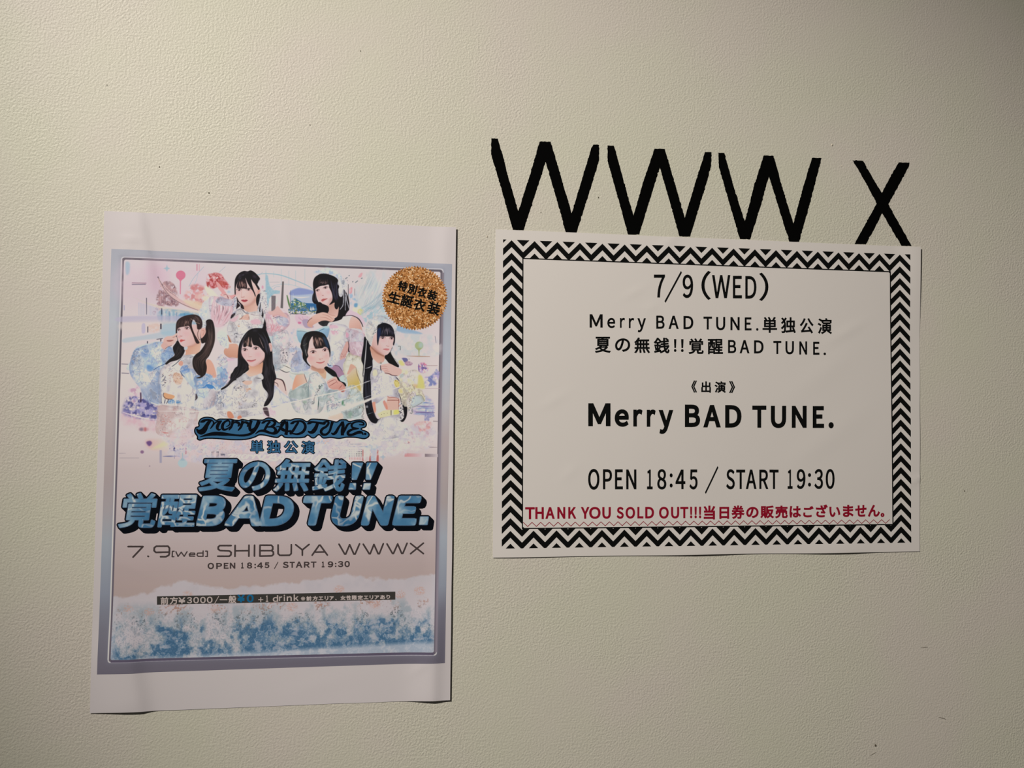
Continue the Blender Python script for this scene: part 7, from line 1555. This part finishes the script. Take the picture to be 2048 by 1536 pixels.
mm = N('ShaderNodeMath', operation='MULTIPLY'); L(c1.outputs['Color'], mm.inputs[0]); L(c3.outputs['Color'], mm.inputs[1])
mx = N('ShaderNodeMix', data_type='RGBA'); L(mm.outputs[0], mx.inputs[0]); L(c2.outputs['Color'], mx.inputs[6]); mx.inputs[7].default_value = (.66, .74, .78, 1); L(mx.outputs[2], b.inputs['Base Color'])
FS.lay('title_face', [merged(lambda a, e: a, sharp=True)], m_water, .14, title)

# date and venue in thin rounded strokes
def strokes(fr, paths, w_):
    out = []
    for p in paths:
        P = C.c(fr, p); R = w_*C.k/2; t = np.linspace(0, 2*np.pi, 12, endpoint=False)
        for a, e in zip(P[:-1], P[1:]):
            u = (e-a)/max(np.hypot(*(e-a)), 1e-6); n_ = np.array([-u[1], u[0]]); tt = np.linspace(0, np.pi, 6); cs, sn = np.cos(tt), np.sin(tt)
            out.append(orient(np.vstack([e+R*(np.outer(sn, u)+np.outer(cs, n_)), a+R*(np.outer(-sn, u)+np.outer(-cs, n_))])))
    return out
VEN7 = [[(350, 133), (470, 133), (390, 218)], [(510, 211), (514, 213)], [(612, 215), (655, 215), (678, 203), (683, 190), (684, 145), (672, 130), (578, 130), (562, 142), (560, 166), (574, 180), (680, 178)],
        [(1182, 125), (1090, 125), (1078, 136), (1078, 154), (1092, 165), (1168, 168), (1182, 180), (1180, 200), (1166, 211), (1074, 211)], [(1214, 124), (1213, 212)], [(1214, 167), (1325, 166)], [(1326, 122), (1325, 211)], [(1371, 122), (1370, 210)],
        [(1415, 122), (1414, 210), (1510, 208), (1524, 196), (1522, 176), (1508, 166), (1415, 166)], [(1508, 166), (1518, 155), (1518, 134), (1506, 122), (1415, 122)]]
SMALL = [[(722, 171), (708, 171), (706, 215), (720, 215)], [(736, 174), (753, 213), (779, 178), (803, 212), (826, 174)], [(846, 199), (889, 197), (886, 186), (855, 185), (844, 195), (848, 211), (888, 211)],
         [(956, 168), (955, 212), (915, 212), (906, 200), (912, 186), (955, 185)], [(975, 170), (990, 170), (990, 213), (975, 213)]]
VEN8 = [[(66, 120), (66, 190), (80, 204), (158, 203), (172, 190), (173, 118)], [(208, 118), (262, 160), (316, 116)], [(262, 160), (262, 203)], [(341, 203), (398, 122), (406, 122), (464, 202)], [(366, 178), (440, 177)],
        [(558, 114), (604, 194), (612, 194), (644, 118), (678, 194), (688, 194), (724, 111)], [(754, 114), (802, 191), (810, 191), (840, 116), (874, 191), (884, 191), (916, 110)], [(946, 112), (990, 189), (998, 189), (1032, 112), (1064, 188), (1074, 188), (1108, 106)],
        [(1136, 108), (1240, 190)], [(1240, 105), (1136, 191)]]
FS.lay('venue_line', [FS.mask(strokes('Z7', VEN7, 3.5)), FS.mask(strokes('Z7', SMALL, 2.4)), FS.mask(strokes('Z8', VEN8, 3.5))], m_brown, .08)
text(FS, 'opening_times', .75, [
    ('Z7', 265, 315, [('O', 992, 1044, 264, 316), ('P', 1061, 1109, 265, 314), ('E', 1122, 1161, 264, 313), ('N', 1171, 1216, 263, 312), ('1', 1262, 1283, 262, 311), ('8', 1309, 1352, 261, 311), (':', 1369, 1383, 272, 310), ('4', 1391, 1439, 261, 310), ('5', 1452, 1491, 260, 308), ('/', 1529, 1563, 256, 314)]),
    ('Z8', 255, 305, [('/', 35, 66, 257, 316)][:0]+[('S', 104, 151, 255, 307), ('T', 159, 201, 256, 305), ('A', 209, 262, 254, 305), ('R', 274, 322, 255, 304), ('T', 330, 376, 254, 303), ('1', 418, 441, 254, 302), ('9', 467, 512, 252, 302), (':', 524, 538, 264, 299), ('3', 549, 593, 250, 300), ('0', 602, 646, 249, 300)])], m_brown)
bar = FS.outline('price_bar', np.vstack([FP('Z7', [(583, 535)]), FP('Z8', [(500, 506), (1013, 497), (1013, 562), (500, 574)]), FP('Z7', [(583, 603)])]), m_bar, .08, label='dark strip with the ticket prices in white')
text(FS, 'price_lettering', .42, [
    ('Z7', 540, 600, [('前', 613, 676, 540, 601), ('方', 686, 752, 538, 600), ('¥', 756, 813, 543, 593), ('3', 826, 866, 541, 592), ('0', 877, 922, 540, 591), ('0', 932, 977, 539, 590), ('0', 986, 1032, 538, 589), ('/', 1044, 1084, 532, 600),
        ('一', 1090, 1152, 558, 566), ('般', 1161, 1224, 528, 590), ('+', 1401, 1441, 542, 582), ('1', 1462, 1482, 528, 580), ('d', 1518, 1562, 526, 580)]),
    ('Z8', 520, 575, [('r', 74, 99, 536, 574), ('i', 111, 122, 522, 574), ('n', 136, 177, 535, 573), ('k', 192, 232, 520, 572), ('※', 250, 285, 538, 570),
        ('前', 294, 336, 534, 571), ('方', 344, 387, 533, 571), ('エ', 392, 431, 537, 566), ('リ', 442, 472, 533, 569), ('ア', 481, 516, 535, 568), ('、', 527, 540, 556, 567), ('女', 570, 612, 530, 566), ('性', 617, 656, 528, 566), ('限', 662, 703, 528, 565),
        ('定', 708, 752, 527, 564), ('エ', 757, 796, 530, 559), ('リ', 805, 835, 527, 561), ('ア', 844, 884, 528, 560), ('あ', 890, 931, 525, 559), ('り', 941, 971, 523, 556)])], m_white, .11, bar)
text(FS, 'free_price', .9, [('Z7', 520, 583, [('¥', 1232, 1292, 520, 584), ('0', 1308, 1364, 520, 584)])], m_cyan, .12, bar, label='blue yen sign and zero')
settle()
